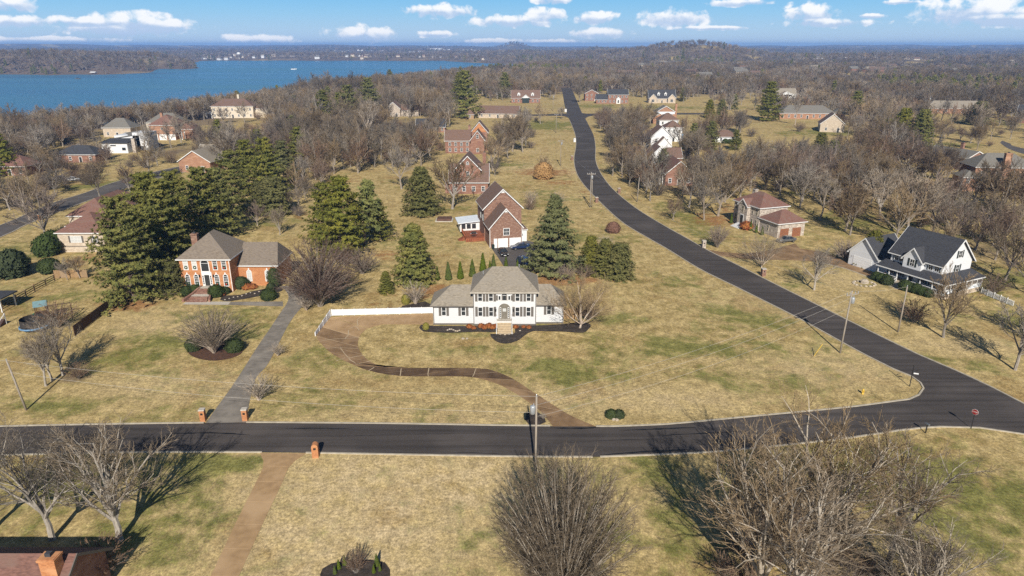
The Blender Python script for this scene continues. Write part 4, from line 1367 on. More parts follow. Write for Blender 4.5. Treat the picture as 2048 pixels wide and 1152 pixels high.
for y in (2.3, 5.9):
    h.garage('R', y, 0, 6.8, 2.5, 2.2, 'garage_brown')
h.chimney(-9.5, 5.5, 0, 8.6, 1.2, .9, 'stone')
for k in range(5):
    MB().box(-7.0 + .1 * k, -3.8 - .1 * k, -1.0 - (5 - k) * .4, -1.0, 0, .18 * (k + 1)).build('step', M['white'], h.o)

# --- the tan house at the left with red brown roofs
h = House('tan_house', 'pale tan brick house with two red brown hipped roofs', (-101.6, 147.6, 0), 0, 'brick_tan', 'shingle_red')
h.wall(0, 10.2, 0, 8.6, 0, 4.6)
h.hip(0, 10.2, 0, 8.6, 4.6, 2.7)
h.wall(-7.3, 2.0, 16, 36, 0, 4.6)
h.hip(-7.3, 2.0, 16, 36, 4.6, 3.4)
h.wall(-3, 4.5, 8.6, 16.0, 0, 4.0)
h.hip(-3, 4.5, 8.2, 16.4, 4.0, 2.4, .3)
h.win('F', 4.0, 2.35, 0, 2.3, 1.35, 3, 2, shut='shutter', sw=.4, pane='blind')
h.win('F', 8.2, 2.35, 0, .9, 1.35, 2, 2, shut='shutter', sw=.36)
MB().box(-.02, 10.22, -.05, .0, 1.3, 1.45).build('belt_course', M['shutter'], h.o)
h.chimney(4.6, 34.0, 0, 8.0, 1.0, 1.0, 'brick_tan')
for x, y, z in ((.5, 19, 6.0), (-.2, 22, 7.0), (1.0, 27, 6.6), (3.0, 4, 7.0)):
    h.vent(x, y, z)


def simple(name, label, x, y, L, D, ze, rh, wall, roof, style='hip', rz=0, nwin=4, storeys=1, door=True, chim=None, chim_m='brick_red', shut=None, z=0.0, wins='F', gar=0, axis='x', frame='white', ww=.9, wh=1.4):
    """a plainer house: one main block centred at x with its front wall on y"""
    hh = House(name, label, (x, y, z), R(rz), wall, roof)
    hh.wall(-L / 2, L / 2, 0, D, -.6 if z else 0, ze)
    if style == 'hip':
        hh.hip(-L / 2, L / 2, 0, D, ze, rh)
    else:
        hh.gable(-L / 2, L / 2, 0, D, ze, rh, axis)
    for st in range(storeys):
        zz = .95 + st * (ze / storeys)
        for f in wins:
            span = L if f in 'FB' else D
            n = nwin if f in 'FB' else max(1, nwin // 2)
            for k in range(n):
                u = -span / 2 + span * (k + .5) / n if f in 'FB' else span * (k + .5) / n
                if gar and st == 0 and f == 'F' and u > L / 2 - gar * 3.0:
                    continue
                if door and st == 0 and f == 'F' and k == n // 2:
                    hh.door('F', u, .1, 0, 1.0, 2.1, 'dark_door', .15)
                    continue
                plane = {'F': 0, 'B': D, 'L': -L / 2, 'R': L / 2}[f]
                hh.win(f, u, zz, plane, ww, wh, 2, 2, shut=shut, fw=.11, frame=frame)
    for g in range(gar):
        hh.garage('F', L / 2 - 1.6 - g * 3.0, 0, 0, 2.6, 2.2)
    if chim:
        hh.chimney(chim[0], chim[1], 0, chim[2], 1.2, .9, chim_m)
    return hh


# houses up the middle
h = simple('brick_house', 'red brick house with tall front gable behind a bare tree', -13.5, 211.5, 12, 10, 3.9, 4.7, 'brick_red', 'shingle_brown', 'gable', nwin=4, door=False)
h.wall(-4.2, 3.6, 1.0, 11, 3.5, 7.6)
h.gable(-4.2, 3.6, 1.0, 12, 7.6, 4.0, 'y')
h.win('F', -.3, 9.0, 1.0, .7, .9, 2, 2, arch=True)
h.win('F', -.3, 5.4, 1.0, .8, 1.4, 2, 2)
h.wall(-7.5, -6, 1, 9, 0, 3)
h.chimney(4.6, 9.5, 0, 11.5, 1.1, .9)
h = simple('brick_house', 'red brick house with double white trimmed gables and long brown wing', -14.7, 294.7, 5.8, 9, 6.0, 3.8, 'brick_red', 'shingle_brown', 'gable', nwin=1, door=False, axis='y', storeys=1)
h.win('F', 0, 6.6, 0, .9, 1.5, 2, 2)
h.wall(-3.2, 4.0, 9, 18, 0, 8.2)
h.gable(-3.2, 4.0, 9, 18, 8.2, 4.2, 'y', wm='brick_orange')
h.wall(-14, -2.9, 2.0, 10, 0, 5.6)
h.gable(-14, -2.9, 2.0, 10, 5.6, 3.8, 'x', ends='GF')
for x in (-12, -9.5, -7, -4.5):
    h.win('F', x, 3.2, 2.0, .9, 1.4)
    h.win('F', x, .8, 2.0, .9, 1.4)
h.win('R', 3.0, 3.4, 2.9, 1.0, 2.2)
h.win('R', 6.0, 3.4, 2.9, 1.0, 2.2)
h.chimney(-4.0, 11.5, 0, 10.8)
# white cluster right of the road
h = simple('brown_house', 'brick house with brown gabled roof and slim white porch columns among bare trees', 55.4, 225, 9.2, 14, 4.0, 4.0, 'brick_red', 'shingle_red', 'gable', nwin=3, axis='y')
for x in (-6.0, -5.2):
    MB().box(x - .12, x + .12, 1.5, 1.74, 0, 3.4).build('porch_column', M['white'], h.o)
h.gable(-6.6, -4.2, .5, 10, 3.4, .8, 'y', tri=False)
h = simple('white_gabled_house', 'white gabled house with red brown side wall behind the brown roofed house', 54.2, 252, 7.2, 10, 5.4, 3.6, 'siding', 'shingle_brown', 'gable', nwin=2, axis='y', storeys=2)
h.wall(3.6, 9, 3.5, 11, 0, 4.6, 'brick_red')
h.gable(3.6, 9, 3.5, 11, 4.6, 3, 'x', ends='FG')
h = simple('white_gabled_house', 'white house with nested front gables and brown roof', 64.8, 300, 9.2, 10, 6.6, 4.2, 'siding', 'shingle_brown', 'gable', nwin=2, axis='y', storeys=2)
h.wall(-2.6, 3.4, -4, .01, 0, 3.6)
h.gable(-2.6, 3.4, -4, .01, 3.6, 3.2, 'y', ends='GF')
h = simple('white_hipped_house', 'tall white house with pyramid brown roof and pool slide beside it', 77.8, 334, 7.8, 8, 6.8, 3.0, 'siding', 'shingle_brown', nwin=3, storeys=2)
MB().add([(4.6, 1, 0), (6.4, 1, 0), (6.4, 1.6, 0), (4.6, 1.6, 0), (4.6, 3, 3.4), (5.4, 3, 3.4), (5.4, 3.6, 3.4), (4.6, 3.6, 3.4)], [(0, 1, 5, 4), (1, 2, 6, 5), (2, 3, 7, 6), (3, 0, 4, 7), (4, 5, 6, 7)]).build('slide', M['blue'], h.o)
simple('white_hipped_house', 'white hipped house beyond the house with the slide', 83.6, 372, 10, 9, 6.4, 3.4, 'siding', 'shingle_brown', nwin=3, storeys=2)
h = simple('brick_house', 'orange brick house with big end chimney and pale upper gable', 92, 420, 11, 8, 6.4, 3.2, 'brick_brown', 'shingle_grey', 'gable', nwin=3, storeys=2, chim=(6.2, 1.0, 11), chim_m='brick_brown', axis='y')
h.wall(-5.45, 5.45, -.04, .0, 5.0, 6.4, 'pale_siding', 'siding_band')
h.wall(-8.5, -1.0, -6, .0, 0, 3.6)
h.gable(-8.5, -1.0, -6, .0, 3.6, 2.4, 'y', ends='GF')
simple('garage_building', 'low white garage with brown hipped roof and hedge', 102.6, 331, 10.8, 8, 2.7, 2.9, 'siding', 'shingle_brown', nwin=2, door=False)
# row at the top of the road
h = simple('dormer_house', 'brick cape house with white dormers left of the road', 11.0, 567, 23, 9, 4.2, 5.6, 'brick_red', 'shingle_brown', 'gable', nwin=6, ww=1.1, wh=1.7)
for x in (-5.5, 5.5):
    h.wall(x - 1.1, x + 1.1, 1.0, 4, 5.0, 7.0, 'siding', 'dormer_wall')
    h.gable(x - 1.1, x + 1.1, 1.0, 4.5, 7.0, 1.2, 'y', oh=.2, wm='siding')
    h.win('F', x, 5.4, 1.0, .9, 1.3)
h.gable(-3.2, 3.2, -1.5, 3, 4.0, 2.6, 'y', wm='siding')
h.wall(-2.8, 2.8, -1.2, .0, 0, 3.9, 'shutter_dark', 'porch')
h = simple('brick_house', 'brick house with charcoal roof and low left wing beside the road', 84.5, 562, 16, 9, 7.0, 3.6, 'brick_red', 'shingle_dark', 'gable', nwin=5, storeys=2, ww=1.1, wh=1.5)
h.wall(-17.5, -8.0, -.8, 7, 0, 3.4)
h.gable(-17.5, -8.0, -.8, 7, 3.4, 3.6, 'x', ends='GF')
for x in (-15.5, -12.5, -10):
    h.win('F', x, 1.0, -.8, 1.1, 1.4)
MB().box(-1.6, 1.6, -1.4, 0, 0, 3.6).build('porch', M['white'], h.o)
h.gable(-1.8, 1.8, -1.5, .0, 3.6, 1.6, 'y', wm='siding', oh=.2, ends='GF')
h.win('F', 0, .6, -1.4, 1.4, 2.2, 2, 2, arch=True)
h = simple('brick_house', 'pink brick gable over a white garage door behind charcoal roofed house', 66.2, 588, 11, 10, 6.2, 2.8, 'brick_red', 'shingle_brown', 'gable', nwin=3, axis='y', storeys=2, gar=1, door=False)
h = simple('stone_cape_house', 'tan stone house with twin gables and charcoal roof dormers', 120.5, 567, 21.5, 9, 4.0, 6.0, 'brick_tan', 'shingle_dark', 'gable', nwin=5, ww=1.1, wh=1.6)
for x in (-7.5, 7.5):
    h.wall(x - 3, x + 3, -1.6, .01, 0, 4)
    h.gable(x - 3, x + 3, -1.6, 3.5, 4, 3.0, 'y', ends='GF')
    h.win('F', x, .9, -1.6, 2.0, 2.0, 3, 2)
for x in (-2.8, 2.8):
    h.wall(x - .9, x + .9, 1.2, 4, 5.6, 7.4, 'siding', 'dormer_wall')
    h.gable(x - .9, x + .9, 1.2, 4.5, 7.4, 1.1, 'y', oh=.2, wm='siding')
    h.win('F', x, 5.9, 1.2, .8, 1.2)
# centre left among the trees
h = simple('grey_house', 'grey roofed house with pale chimney behind a tall pine', -40, 640, 16, 9, 5.2, 5.4, 'siding', 'shingle_grey', 'gable', nwin=4, chim=(-9, 5, 14), chim_m='brick_tan')
h.wall(4, 6.4, 1, 4, 5.6, 8, 'siding', 'dormer_wall')
h.gable(4, 6.4, 1, 4.5, 8, 1.2, 'y', oh=.2)
h.win('F', 5.2, 6.1, 1, .9, 1.3)
h = simple('brown_ranch', 'low brown shingled house with broad eaves behind the gazebo', -9, 446, 26, 12, 3.0, 4.2, 'brick_tan', 'shingle_brown', 'gable', rz=-8, nwin=5)
simple('gazebo', 'small gazebo with pointed brown roof beside the pool', -26.5, 440, 5, 5, 2.8, 3.2, 'wood_pale', 'shingle_brown', nwin=1, door=False)
simple('grey_roof_house', 'long low brick house with dark grey roof behind double gabled house', -43.5, 372, 15.5, 8, 3.0, 3.6, 'brick_red', 'shingle_dark', 'gable', nwin=5)
h = simple('stone_gable_house', 'tan stone gable house half hidden by bare trees', -77, 455, 9, 12, 5.2, 4.0, 'stone', 'shingle_brown', 'gable', nwin=2, axis='y')
h.wall(4.5, 16, 3, 10, 0, 4.0)
h.gable(4.5, 16, 3, 10, 4.0, 3.4, 'x', ends='FG')
# left, towards the lake
h = simple('lake_house', 'large cream stone house with brown roof above the lake', -178, 447, 26, 13, 7.4, 4.2, 'stucco', 'shingle_brown', nwin=7, storeys=2, chim=(2, 9, 14), chim_m='stucco', rz=4)
h.wall(12, 21, 4, 13, 0, 5.5)
h.hip(12, 21, 4, 13, 5.5, 3.5)
h.wall(-16, -12, -2, 8, 3.0, 3.3, 'white', 'deck')
h.rail((-16, -2, 3.3), (-12, -2, 3.3), 1.0, 'white')
for x in (-15.5, -12.5):
    MB().box(x - .2, x + .2, -1.9, -1.5, 0, 3).build('deck_post', M['white'], h.o)
h = simple('brick_house', 'orange brick house with three white garage doors and red brown roof', -171, 340, 12.5, 14, 7.2, 4.4, 'brick_brown', 'shingle_red', nwin=1, door=False, storeys=1, chim=(-5, 12, 12), chim_m='brick_brown')
for x in (-4.3, 0, 4.3):
    h.garage('F', x, 0, 0, 3.6, 2.8)
h.win('F', 0, 5.0, 0, .9, .9)
h.wall(6.25, 12, 6, 15, 0, 4.6)
h.hip(6.25, 12, 6, 15, 4.6, 3.0, ends='FH')
for y in (1.0, 4.0):
    MB().box(8.6, 9.0, y, y + .4, 0, 4).build('porch_column', M['white'], h.o)
h = House('modern_house', 'white boxy modern house with sloping dark shed roofs', (-170.5, 297, 0), 0, 'siding', 'shingle_grey')
h.wall(-6, 5, 0, 8, 0, 4.2)
MB().add([(-6.6, -.6, 4.25), (5.6, -.6, 4.25), (5.6, 8.4, 5.1), (-6.6, 8.4, 5.1), (-6.6, -.6, 4.5), (5.6, -.6, 4.5), (5.6, 8.4, 5.35), (-6.6, 8.4, 5.35)], [(0, 3, 2, 1), (4, 5, 6, 7), (0, 1, 5, 4), (1, 2, 6, 5), (2, 3, 7, 6), (3, 0, 4, 7)]).build('roof', M['shingle_dark'], h.o)
h.wall(-5, 6, 9, 19, 0, 6.4)
MB().add([(-5.6, 8.6, 5.0), (3.0, 8.6, 6.4), (3.0, 19, 7.4), (-5.6, 19, 6.2), (-5.6, 8.6, 5.25), (3.0, 8.6, 6.65), (3.0, 19, 7.65), (-5.6, 19, 6.45)], [(0, 3, 2, 1), (4, 5, 6, 7), (0, 1, 5, 4), (1, 2, 6, 5), (2, 3, 7, 6), (3, 0, 4, 7)]).build('roof', M['shingle_grey'], h.o)
h.wall(3.1, 10, 9, 17, 0, 7.6)
h.win('F', 3.4, 1.2, 0, 1.6, 1.2, 1, 1)
h.win('F', -1, 3.0, 0, 2.4, .5, 1, 1)
h.chimney(7, 2, 0, 6, 1.4, 1.2, 'stone')
simple('grey_roof_house', 'low house with dark grey roof in front of the white modern house', -173, 272, 16, 10, 3.2, 3.0, 'brick_red', 'shingle_dark', nwin=4)
simple('tan_house', 'tan house with grey hipped roof between the trees by the shore', -200, 352, 14, 10, 4.6, 4.4, 'brick_tan', 'shingle_grey', nwin=3)
simple('grey_hipped_house', 'pale house with grey hipped roof behind the white modern house', -184, 368, 18, 12, 5.4, 4.6, 'stucco', 'shingle_grey', nwin=4)
h = simple('gabled_house', 'orange brick gable house with grey brown roof behind the pines', -116, 250, 12, 15, 4.0, 3.8, 'brick_brown', 'shingle_tan', 'gable', nwin=2, axis='y', rz=-6)
h.wall(-5.8, 2, 15, 24, 0, 4.4, 'siding')
h.gable(-7.5, 2, 15, 24, 4.4, 3.0, 'x')
simple('brick_house', 'red roofed house at the street edge behind bare trees', -181, 243, 16, 9, 3.4, 3.4, 'brick_red', 'shingle_red', nwin=4)
# right side
h = simple('brick_ranch', 'long orange brick ranch house with grey hipped roof', 186, 441, 34, 13, 3.6, 4.4, 'brick_brown', 'shingle_grey', nwin=9, rz=-5, wh=1.8)
h.wall(17, 24, 4, 12, 0, 3.2)
h.hip(17, 24, 4, 12, 3.2, 3, ends='FH')
h = simple('brick_house', 'tan brick house with steep white edged brown gable below the ranch house', 171, 372, 12, 12, 4.4, 5.0, 'brick_tan', 'shingle_brown', 'gable', nwin=2, axis='y', rz=-18)
h = simple('white_porch_house', 'white columned house behind a tall pine and the ranch house', 226, 585, 18, 10, 6.0, 4.0, 'siding', 'shingle_tan', 'gable', nwin=5, storeys=2)
for x in (-5, -2, 2, 5):
    MB().lathe([(.3, 0), (.26, 5.2), (.36, 5.4)], 8, (x, -1.8, 0)).build('porch_column', M['white'], h.o)
h.gable(-6, 6, -2.2, 1, 5.4, 2.4, 'y', wm='siding')
h = simple('dark_brick_house', 'low dark brick house with grey roof and wooden stair', 165.5, 262, 18, 9.5, 4.6, 2.2, 'brick_mixed', 'shingle_grey', 'gable', nwin=5, rz=-72, chim=(-2, 9.8, 8.5))
MB().box(-7.5, -4.5, -2.6, 0, 2.5, 2.65).build('stair_landing', M['wood_pale'], h.o)
for k in range(8):
    MB().box(-4.5 + k * .35, -4.1 + k * .35, -2.6, -1.5, 2.2 - k * .3, 2.3 - k * .3).build('step', M['wood_pale'], h.o)
h.rail((-7.4, -2.5, 2.65), (-4.6, -2.5, 2.65), .9, 'wood_pale')
h.rail((-4.5, -2.5, 2.4), (-1.8, -2.5, 0), .9, 'wood_pale')
h = simple('chimney_house', 'orange brick house with tall chimney and raised brown deck', 157, 217, 18, 10, 7.4, 3.8, 'brick_brown', 'shingle_grey', nwin=4, storeys=2, door=False, rz=-6)
h.chimney(-.6, -.6, 0, 12.0, 1.9, 1.2, 'brick_brown')
h.wall(-13.0, -8.2, -2.0, 5, 0, 4.4)
h.hip(-13.0, -8.2, -2.0, 5, 4.4, 1.8)
h.win('F', -11.6, 2.6, -2.0, .8, 1.3)
h.wall(3.4, 12, -4.5, .01, 0, 4.6)
h.hip(3.4, 12, -4.5, 1, 4.6, 1.8)
for x in (4.6, 5.9, 7.2, 8.5):
    h.win('F', x, 2.4, -4.5, .8, 1.9, 1, 2)
MB().box(-8.2, 1.6, -4.6, -.1, 2.3, 2.5).build('deck_floor', M['deck_brown'], h.o)
h.rail((-8.1, -4.5, 2.5), (1.5, -4.5, 2.5), 1.0, 'deck_brown')
for x in (-8, -5, -2, 1.4):
    MB().box(x - .1, x + .1, -4.5, -4.3, 0, 2.3).build('deck_post', M['deck_brown'], h.o)
for k in range(8):
    MB().box(1.6 - k * .1, 3.2, -4.6 - (k + 1) * .4, -4.6 - k * .4, 2.2 - k * .28, 2.3 - k * .28).build('step', M['deck_brown'], h.o)
h = simple('dark_roof_house', 'brick house with black roof and dormers under a bare tree', 310, 412, 22, 11, 4.2, 6.0, 'brick_red', 'shingle_dark', 'gable', nwin=5, rz=-40)
for x in (-6, 0, 6):
    h.wall(x - 1, x + 1, 1.0, 4, 5.4, 7.2, 'siding', 'dormer_wall')
    h.gable(x - 1, x + 1, 1.0, 4.5, 7.2, 1.1, 'y', oh=.2, wm='siding')
    h.win('F', x, 5.7, 1.0, .9, 1.2)
h = simple('brick_ranch', 'orange brick ranch house with tan hipped roof behind the round evergreen', 304, 478, 42, 14, 3.4, 4.6, 'brick_brown', 'shingle_tan', nwin=8, rz=-6)
# near house at the bottom left: roof ridge, end wall and chimney
h = House('brown_roof_house', 'house with rusty brown shingle roof and brick chimney under bare trees', (-40.0, 40.3, 0), 0, 'brick_red', 'shingle_red', 'shutter')
h.wall(-16, 5.0, 0, 7.4, 0, 3.2)
h.gable(-16, 5.0, 0, 7.4, 3.2, 2.6, 'x', oh=.45)
h.chimney(4.1, 2.6, 0, 6.7, 1.25, .95, 'brick_orange')

# ------------------------------------------------------------------ plants
class TB:
    """fast collector for branches and leaves"""

    def __init__(self):
        self.v, self.f = [], []

    def seg(self, p, q, d, r0, r1, n):
        b = len(self.v)
        ax = d.cross(Vector((0.3, 0.9, 0.1)))
        if ax.length < 1e-4:
            ax = Vector((1, 0, 0))
        ax.normalize()
        bx = d.cross(ax)
        for k in range(n):
            t = 2 * math.pi * k / n
            o = ax * math.cos(t) + bx * math.sin(t)
            self.v.append((p + o * r0)[:])
        if r1 <= 0:
            self.v.append(q[:])
            self.f += [(b + k, b + (k + 1) % n, b + n) for k in range(n)]
        else:
            for k in range(n):
                t = 2 * math.pi * k / n
                o = ax * math.cos(t) + bx * math.sin(t)
                self.v.append((q + o * r1)[:])
            self.f += [(b + k, b + (k + 1) % n, b + n + (k + 1) % n, b + n + k) for k in range(n)]

    def blade(self, p, q, w):
        """a flat tapering twig"""
        b = len(self.v)
        d = q - p
        s = d.cross(Vector((random.uniform(-1, 1), random.uniform(-1, 1), random.uniform(-1, 1))))
        if s.length < 1e-5:
            return
        s = s.normalized() * (w / 2)
        self.v += [(p - s)[:], (p + s)[:], q[:]]
        self.f.append((b, b + 1, b + 2))

    def leaf(self, c, nrm, size, rng):
        b = len(self.v)
        a = nrm.cross(Vector((rng.uniform(-1, 1), rng.uniform(-1, 1), rng.uniform(-1, 1))))
        if a.length < 1e-5:
            return
        a.normalize()
        e = nrm.cross(a).normalized()
        s = size
        self.v += [(c - a * s * .5)[:], (c + a * s * .5 + e * s * .15)[:], (c + e * s * 0.95)[:]]
        self.f.append((b, b + 1, b + 2))

    def mesh(self, name, m):
        me = bpy.data.meshes.new(name)
        me.from_pydata(self.v, [], self.f)
        me.materials.append(m)
        return me


def rot_dir(d, ang, phi):
    a = d.cross(Vector((0.21, 0.3, 0.93)))
    if a.length < 1e-4:
        a = Vector((1, 0, 0))
    a.normalize()
    b = d.cross(a)
    return (d * math.cos(ang) + (a * math.cos(phi) + b * math.sin(phi)) * math.sin(ang)).normalized()


def bare_tree(seed, H=13.0, trunk=.22, spread=48, nl=7, cnt=(7, 6, 5), r0=.22, tw=.03, wander=.16, up=.10, lim=.62, cang=(22, 50), vase=False, bark='bark', twig='twig', clen=(.42, .62), pale=0):
    """bare deciduous tree; returns (trunk mesh, crown mesh); built at real size, base at the origin"""
    rng_ = random.Random(seed)
    random.seed(seed)
    T, C = TB(), TB()

    def limb(p, d, L, r, nseg, tb, sides, r_end, upk):
        pts = [p.copy()]
        dirs = [d.copy()]
        q = p.copy()
        for i in range(nseg):
            d = (d + Vector((rng_.uniform(-1, 1), rng_.uniform(-1, 1), rng_.uniform(-1, 1) + upk / max(wander, .01) * .5)) * wander).normalized()
            nq = q + d * (L / nseg)
            ra = r + (r_end - r) * i / nseg
            rb = r + (r_end - r) * (i + 1) / nseg
            tb.seg(q, nq, d, ra, rb, sides)
            q = nq
            pts.append(q.copy())
            dirs.append(d.copy())
        return pts, dirs

    def at(pts, dirs, t):
        x = t * (len(pts) - 1)
        i = min(int(x), len(pts) - 2)
        return pts[i].lerp(pts[i + 1], x - i), dirs[min(i + 1, len(dirs) - 1)]

    def grow(p, d, L, r, lev):
        if lev == 3:                                        # last twigs
            d2 = (d + Vector((rng_.uniform(-.2, .2), rng_.uniform(-.2, .2), rng_.uniform(-.1, .3)))).normalized()
            m = p + d * L * .5
            C.blade(p, m, tw * 1.15)
            C.blade(m - d * L * .12, m + d2 * L * .5, tw)
            return
        nseg = 4 if lev == 0 else 3 if lev == 1 else 2
        tb = T if lev <= pale else C
        sides = 5 if lev == 0 else 3
        pts, dirs = limb(p, d, L, r, nseg, tb, sides, max(r * (.28 if lev == 0 else .3), tw * .45), up)
        n = cnt[lev]
        for k in range(n):
            t = (.22 if lev == 0 else .15) + (.84 if lev else .78) * (k + rng_.random()) / n
            t = min(t, 1)
            q, dd = at(pts, dirs, t)
            a = math.radians(rng_.uniform(*cang))
            nd = rot_dir(dd, a, rng_.uniform(0, 2 * math.pi))
            if nd.z < -.25 and not vase:
                nd.z = abs(nd.z) * .3
                nd.normalize()
            ln = L * rng_.uniform(*clen) * (1.15 - .5 * t)
            grow(q, nd, ln, max(r * .45 * (1 - .4 * t), tw * .55), lev + 1)

    th = H * trunk
    top = Vector((rng_.uniform(-.03, .03) * H, rng_.uniform(-.03, .03) * H, th))
    if th > .3:
        mid = top * .5 + Vector((rng_.uniform(-.01, .01) * H, rng_.uniform(-.01, .01) * H, 0))
        T.seg(Vector((0, 0, -.15)), Vector((0, 0, th * .12)), Vector((0, 0, 1)), r0 * 1.35, r0 * 1.02, 7)
        T.seg(Vector((0, 0, th * .12)), mid, Vector((0, 0, 1)), r0 * 1.02, r0 * .92, 7)
        T.seg(mid, top, Vector((0, 0, 1)), r0 * .92, r0 * .8, 7)
    for k in range(nl):
        phi = 2 * math.pi * (k + rng_.uniform(-.25, .25)) / nl * (1 if nl < 9 else 2.4)
        a = math.radians(spread * (rng_.uniform(.25, 1.0) if k else .1))
        d = Vector((math.sin(a) * math.cos(phi), math.sin(a) * math.sin(phi), math.cos(a)))
        p = Vector((0, 0, 0)) if th <= .3 else Vector((0, 0, 0)).lerp(top, rng_.uniform(.72, 1.0) if k else 1.0)
        L = (H - p.z) * lim * rng_.uniform(.82, 1.12) * (1.0 if vase else 1.0 - .12 * a)
        if vase:
            p = Vector((math.cos(phi), math.sin(phi), 0)) * r0 * rng_.uniform(.2, 1.6) + Vector((0, 0, th if th > .3 else -.1))
        grow(p, d, L, r0 * (.55 if k else .7) * (1 if not vase else .5), 0)
    return T.mesh('trunk', M[bark]), C.mesh('crown', M[twig])


def dome_tree(seed, H=12., Rx=7., nl=70, cnt=(12, 7), r0=.28, tw=.035, bark='bark', twig='twig_brown', zc=.5, zmin=-.3, trunk=.4, bow=.25, tl=.17):
    """bare tree or big shrub whose many stems arch out to a rounded crown"""
    rng_ = random.Random(seed)
    random.seed(seed)
    T, C = TB(), TB()
    if trunk > .6:
        T.seg(Vector((0, 0, -.15)), Vector((0, 0, trunk)), Vector((0, 0, 1)), r0 * 1.2, r0 * .9, 8)
    for k in range(nl):
        u = zmin + (1 - zmin) * ((k + rng_.random()) / nl) ** .9
        phi = k * 2.399963 + rng_.uniform(-.3, .3)
        c = math.sqrt(max(0, 1 - u * u))
        q = rng_.uniform(.80, 1.04)
        tgt = Vector((Rx * c * math.cos(phi) * q, Rx * c * math.sin(phi) * q, H * zc + (H * (1 - zc) if u > 0 else H * zc * .75) * u * q))
        p0 = Vector((rng_.uniform(-1, 1), rng_.uniform(-1, 1), 0)) * r0 * .8 + Vector((0, 0, trunk * rng_.uniform(.7, 1) if trunk > .6 else -.1))
        p1 = Vector((tgt.x * bow, tgt.y * bow, p0.z + (tgt.z - p0.z) * .62))
        pts = []
        for i in range(7):
            t = i / 6
            p = p0 * (1 - t) ** 2 + p1 * (2 * t * (1 - t)) + tgt * t * t
            if 0 < i < 6:
                p += Vector((rng_.uniform(-1, 1), rng_.uniform(-1, 1), rng_.uniform(-1, 1))) * H * .008
            pts.append(p)
        rb = r0 * rng_.uniform(.16, .34)
        for i in range(6):
            d = (pts[i + 1] - pts[i]).normalized()
            T.seg(pts[i], pts[i + 1], d, rb * (1 - i / 6.6), rb * (1 - (i + 1) / 6.6), 4)
        for j in range(cnt[0]):
            t = .30 + .70 * (j + rng_.random()) / cnt[0]
            x = t * 6
            i = min(int(x), 5)
            p = pts[i].lerp(pts[i + 1], x - i)
            d = (pts[i + 1] - pts[i]).normalized()
            nd = rot_dir(d, math.radians(rng_.uniform(14, 44)), rng_.uniform(0, 6.28))
            L = H * tl * rng_.uniform(.6, 1.2) * (1.25 - .6 * t)
            m = p + nd * L * .55
            e = m + (nd + Vector((rng_.uniform(-.3, .3), rng_.uniform(-.3, .3), rng_.uniform(-.05, .35)))).normalized() * L * .5
            C.seg(p, m, nd, tw * .7, tw * .5, 3)
            C.blade(m, e, tw)
            for g in range(cnt[1]):
                w = rng_.random()
                b = p.lerp(m, w * 1.6) if w < .6 else m.lerp(e, (w - .6) * 2)
                fd = rot_dir(nd, math.radians(rng_.uniform(18, 50)), rng_.uniform(0, 6.28))
                C.blade(b, b + fd * L * rng_.uniform(.25, .5), tw * .85)
    return T.mesh('trunk', M[bark]), C.mesh('crown', M[twig])


def pine_tree(seed, H=20., Rm=5.5, base=.10, whorls=20, per=7, tufts=8, needles=9, nl=.75, power=.75, droop=.05, m='pine', irregular=.35, top=.92, jag=.25):
    rng_ = random.Random(seed)
    T, C = TB(), TB()
    T.seg(Vector((0, 0, -.2)), Vector((0, 0, H * .5)), Vector((0, 0, 1)), H * .017 + .08, H * .010, 7)
    T.seg(Vector((0, 0, H * .5)), Vector((0, 0, H * .97)), Vector((0, 0, 1)), H * .010, .03, 5)
    for w in range(whorls):
        t = (w + rng_.uniform(-.25, .25)) / whorls
        z = H * (base + (1 - base) * max(0, t))
        prof = (1 - max(0, t)) ** power * top + .04
        ph = rng_.uniform(0, 6.28)
        for b in range(per):
            L = Rm * prof * rng_.uniform(1 - irregular, 1 + irregular * .45)
            phi = ph + 2 * math.pi * b / per + rng_.uniform(-.3, .3)
            el = .10 + .55 * max(0, t) + rng_.uniform(-.12, .12)
            d = Vector((math.cos(phi) * math.cos(el), math.sin(phi) * math.cos(el), math.sin(el)))
            p0 = Vector((0, 0, z))
            tip = p0 + d * L + Vector((0, 0, -droop * L))
            C_r = .025 + .006 * L
            T.seg(p0, tip, d, C_r, .012, 3)
            nt = max(3, int(tufts * (.35 + .65 * L / Rm)))
            for k in range(nt):
                s = .28 + .72 * (k + rng_.random()) / nt
                side = Vector((-math.sin(phi), math.cos(phi), 0)) * rng_.uniform(-1, 1) * L * jag * s
                c = p0.lerp(tip, s) + side + Vector((0, 0, rng_.uniform(-.12, .22)))
                for q in range(needles):
                    nv = Vector((math.cos(phi) * .7 + rng_.uniform(-.75, .75), math.sin(phi) * .7 + rng_.uniform(-.75, .75), .55 + rng_.uniform(-.5, .6))).normalized()
                    nd = (d * .8 + Vector((rng_.uniform(-1, 1), rng_.uniform(-1, 1), rng_.uniform(-.4, .8))))
                    nd = nd - nv * nd.dot(nv)
                    if nd.length < 1e-3:
                        continue
                    nd.normalize()
                    ln = nl * rng_.uniform(.6, 1.15)
                    sd = nv.cross(nd) * ln * .2
                    b0 = len(C.v)
                    C.v += [(c - sd)[:], (c + sd)[:], (c + nd * ln)[:]]
                    C.f.append((b0, b0 + 1, b0 + 2))
    return T.mesh('trunk', M['bark_pine']), C.mesh('crown', M[m])


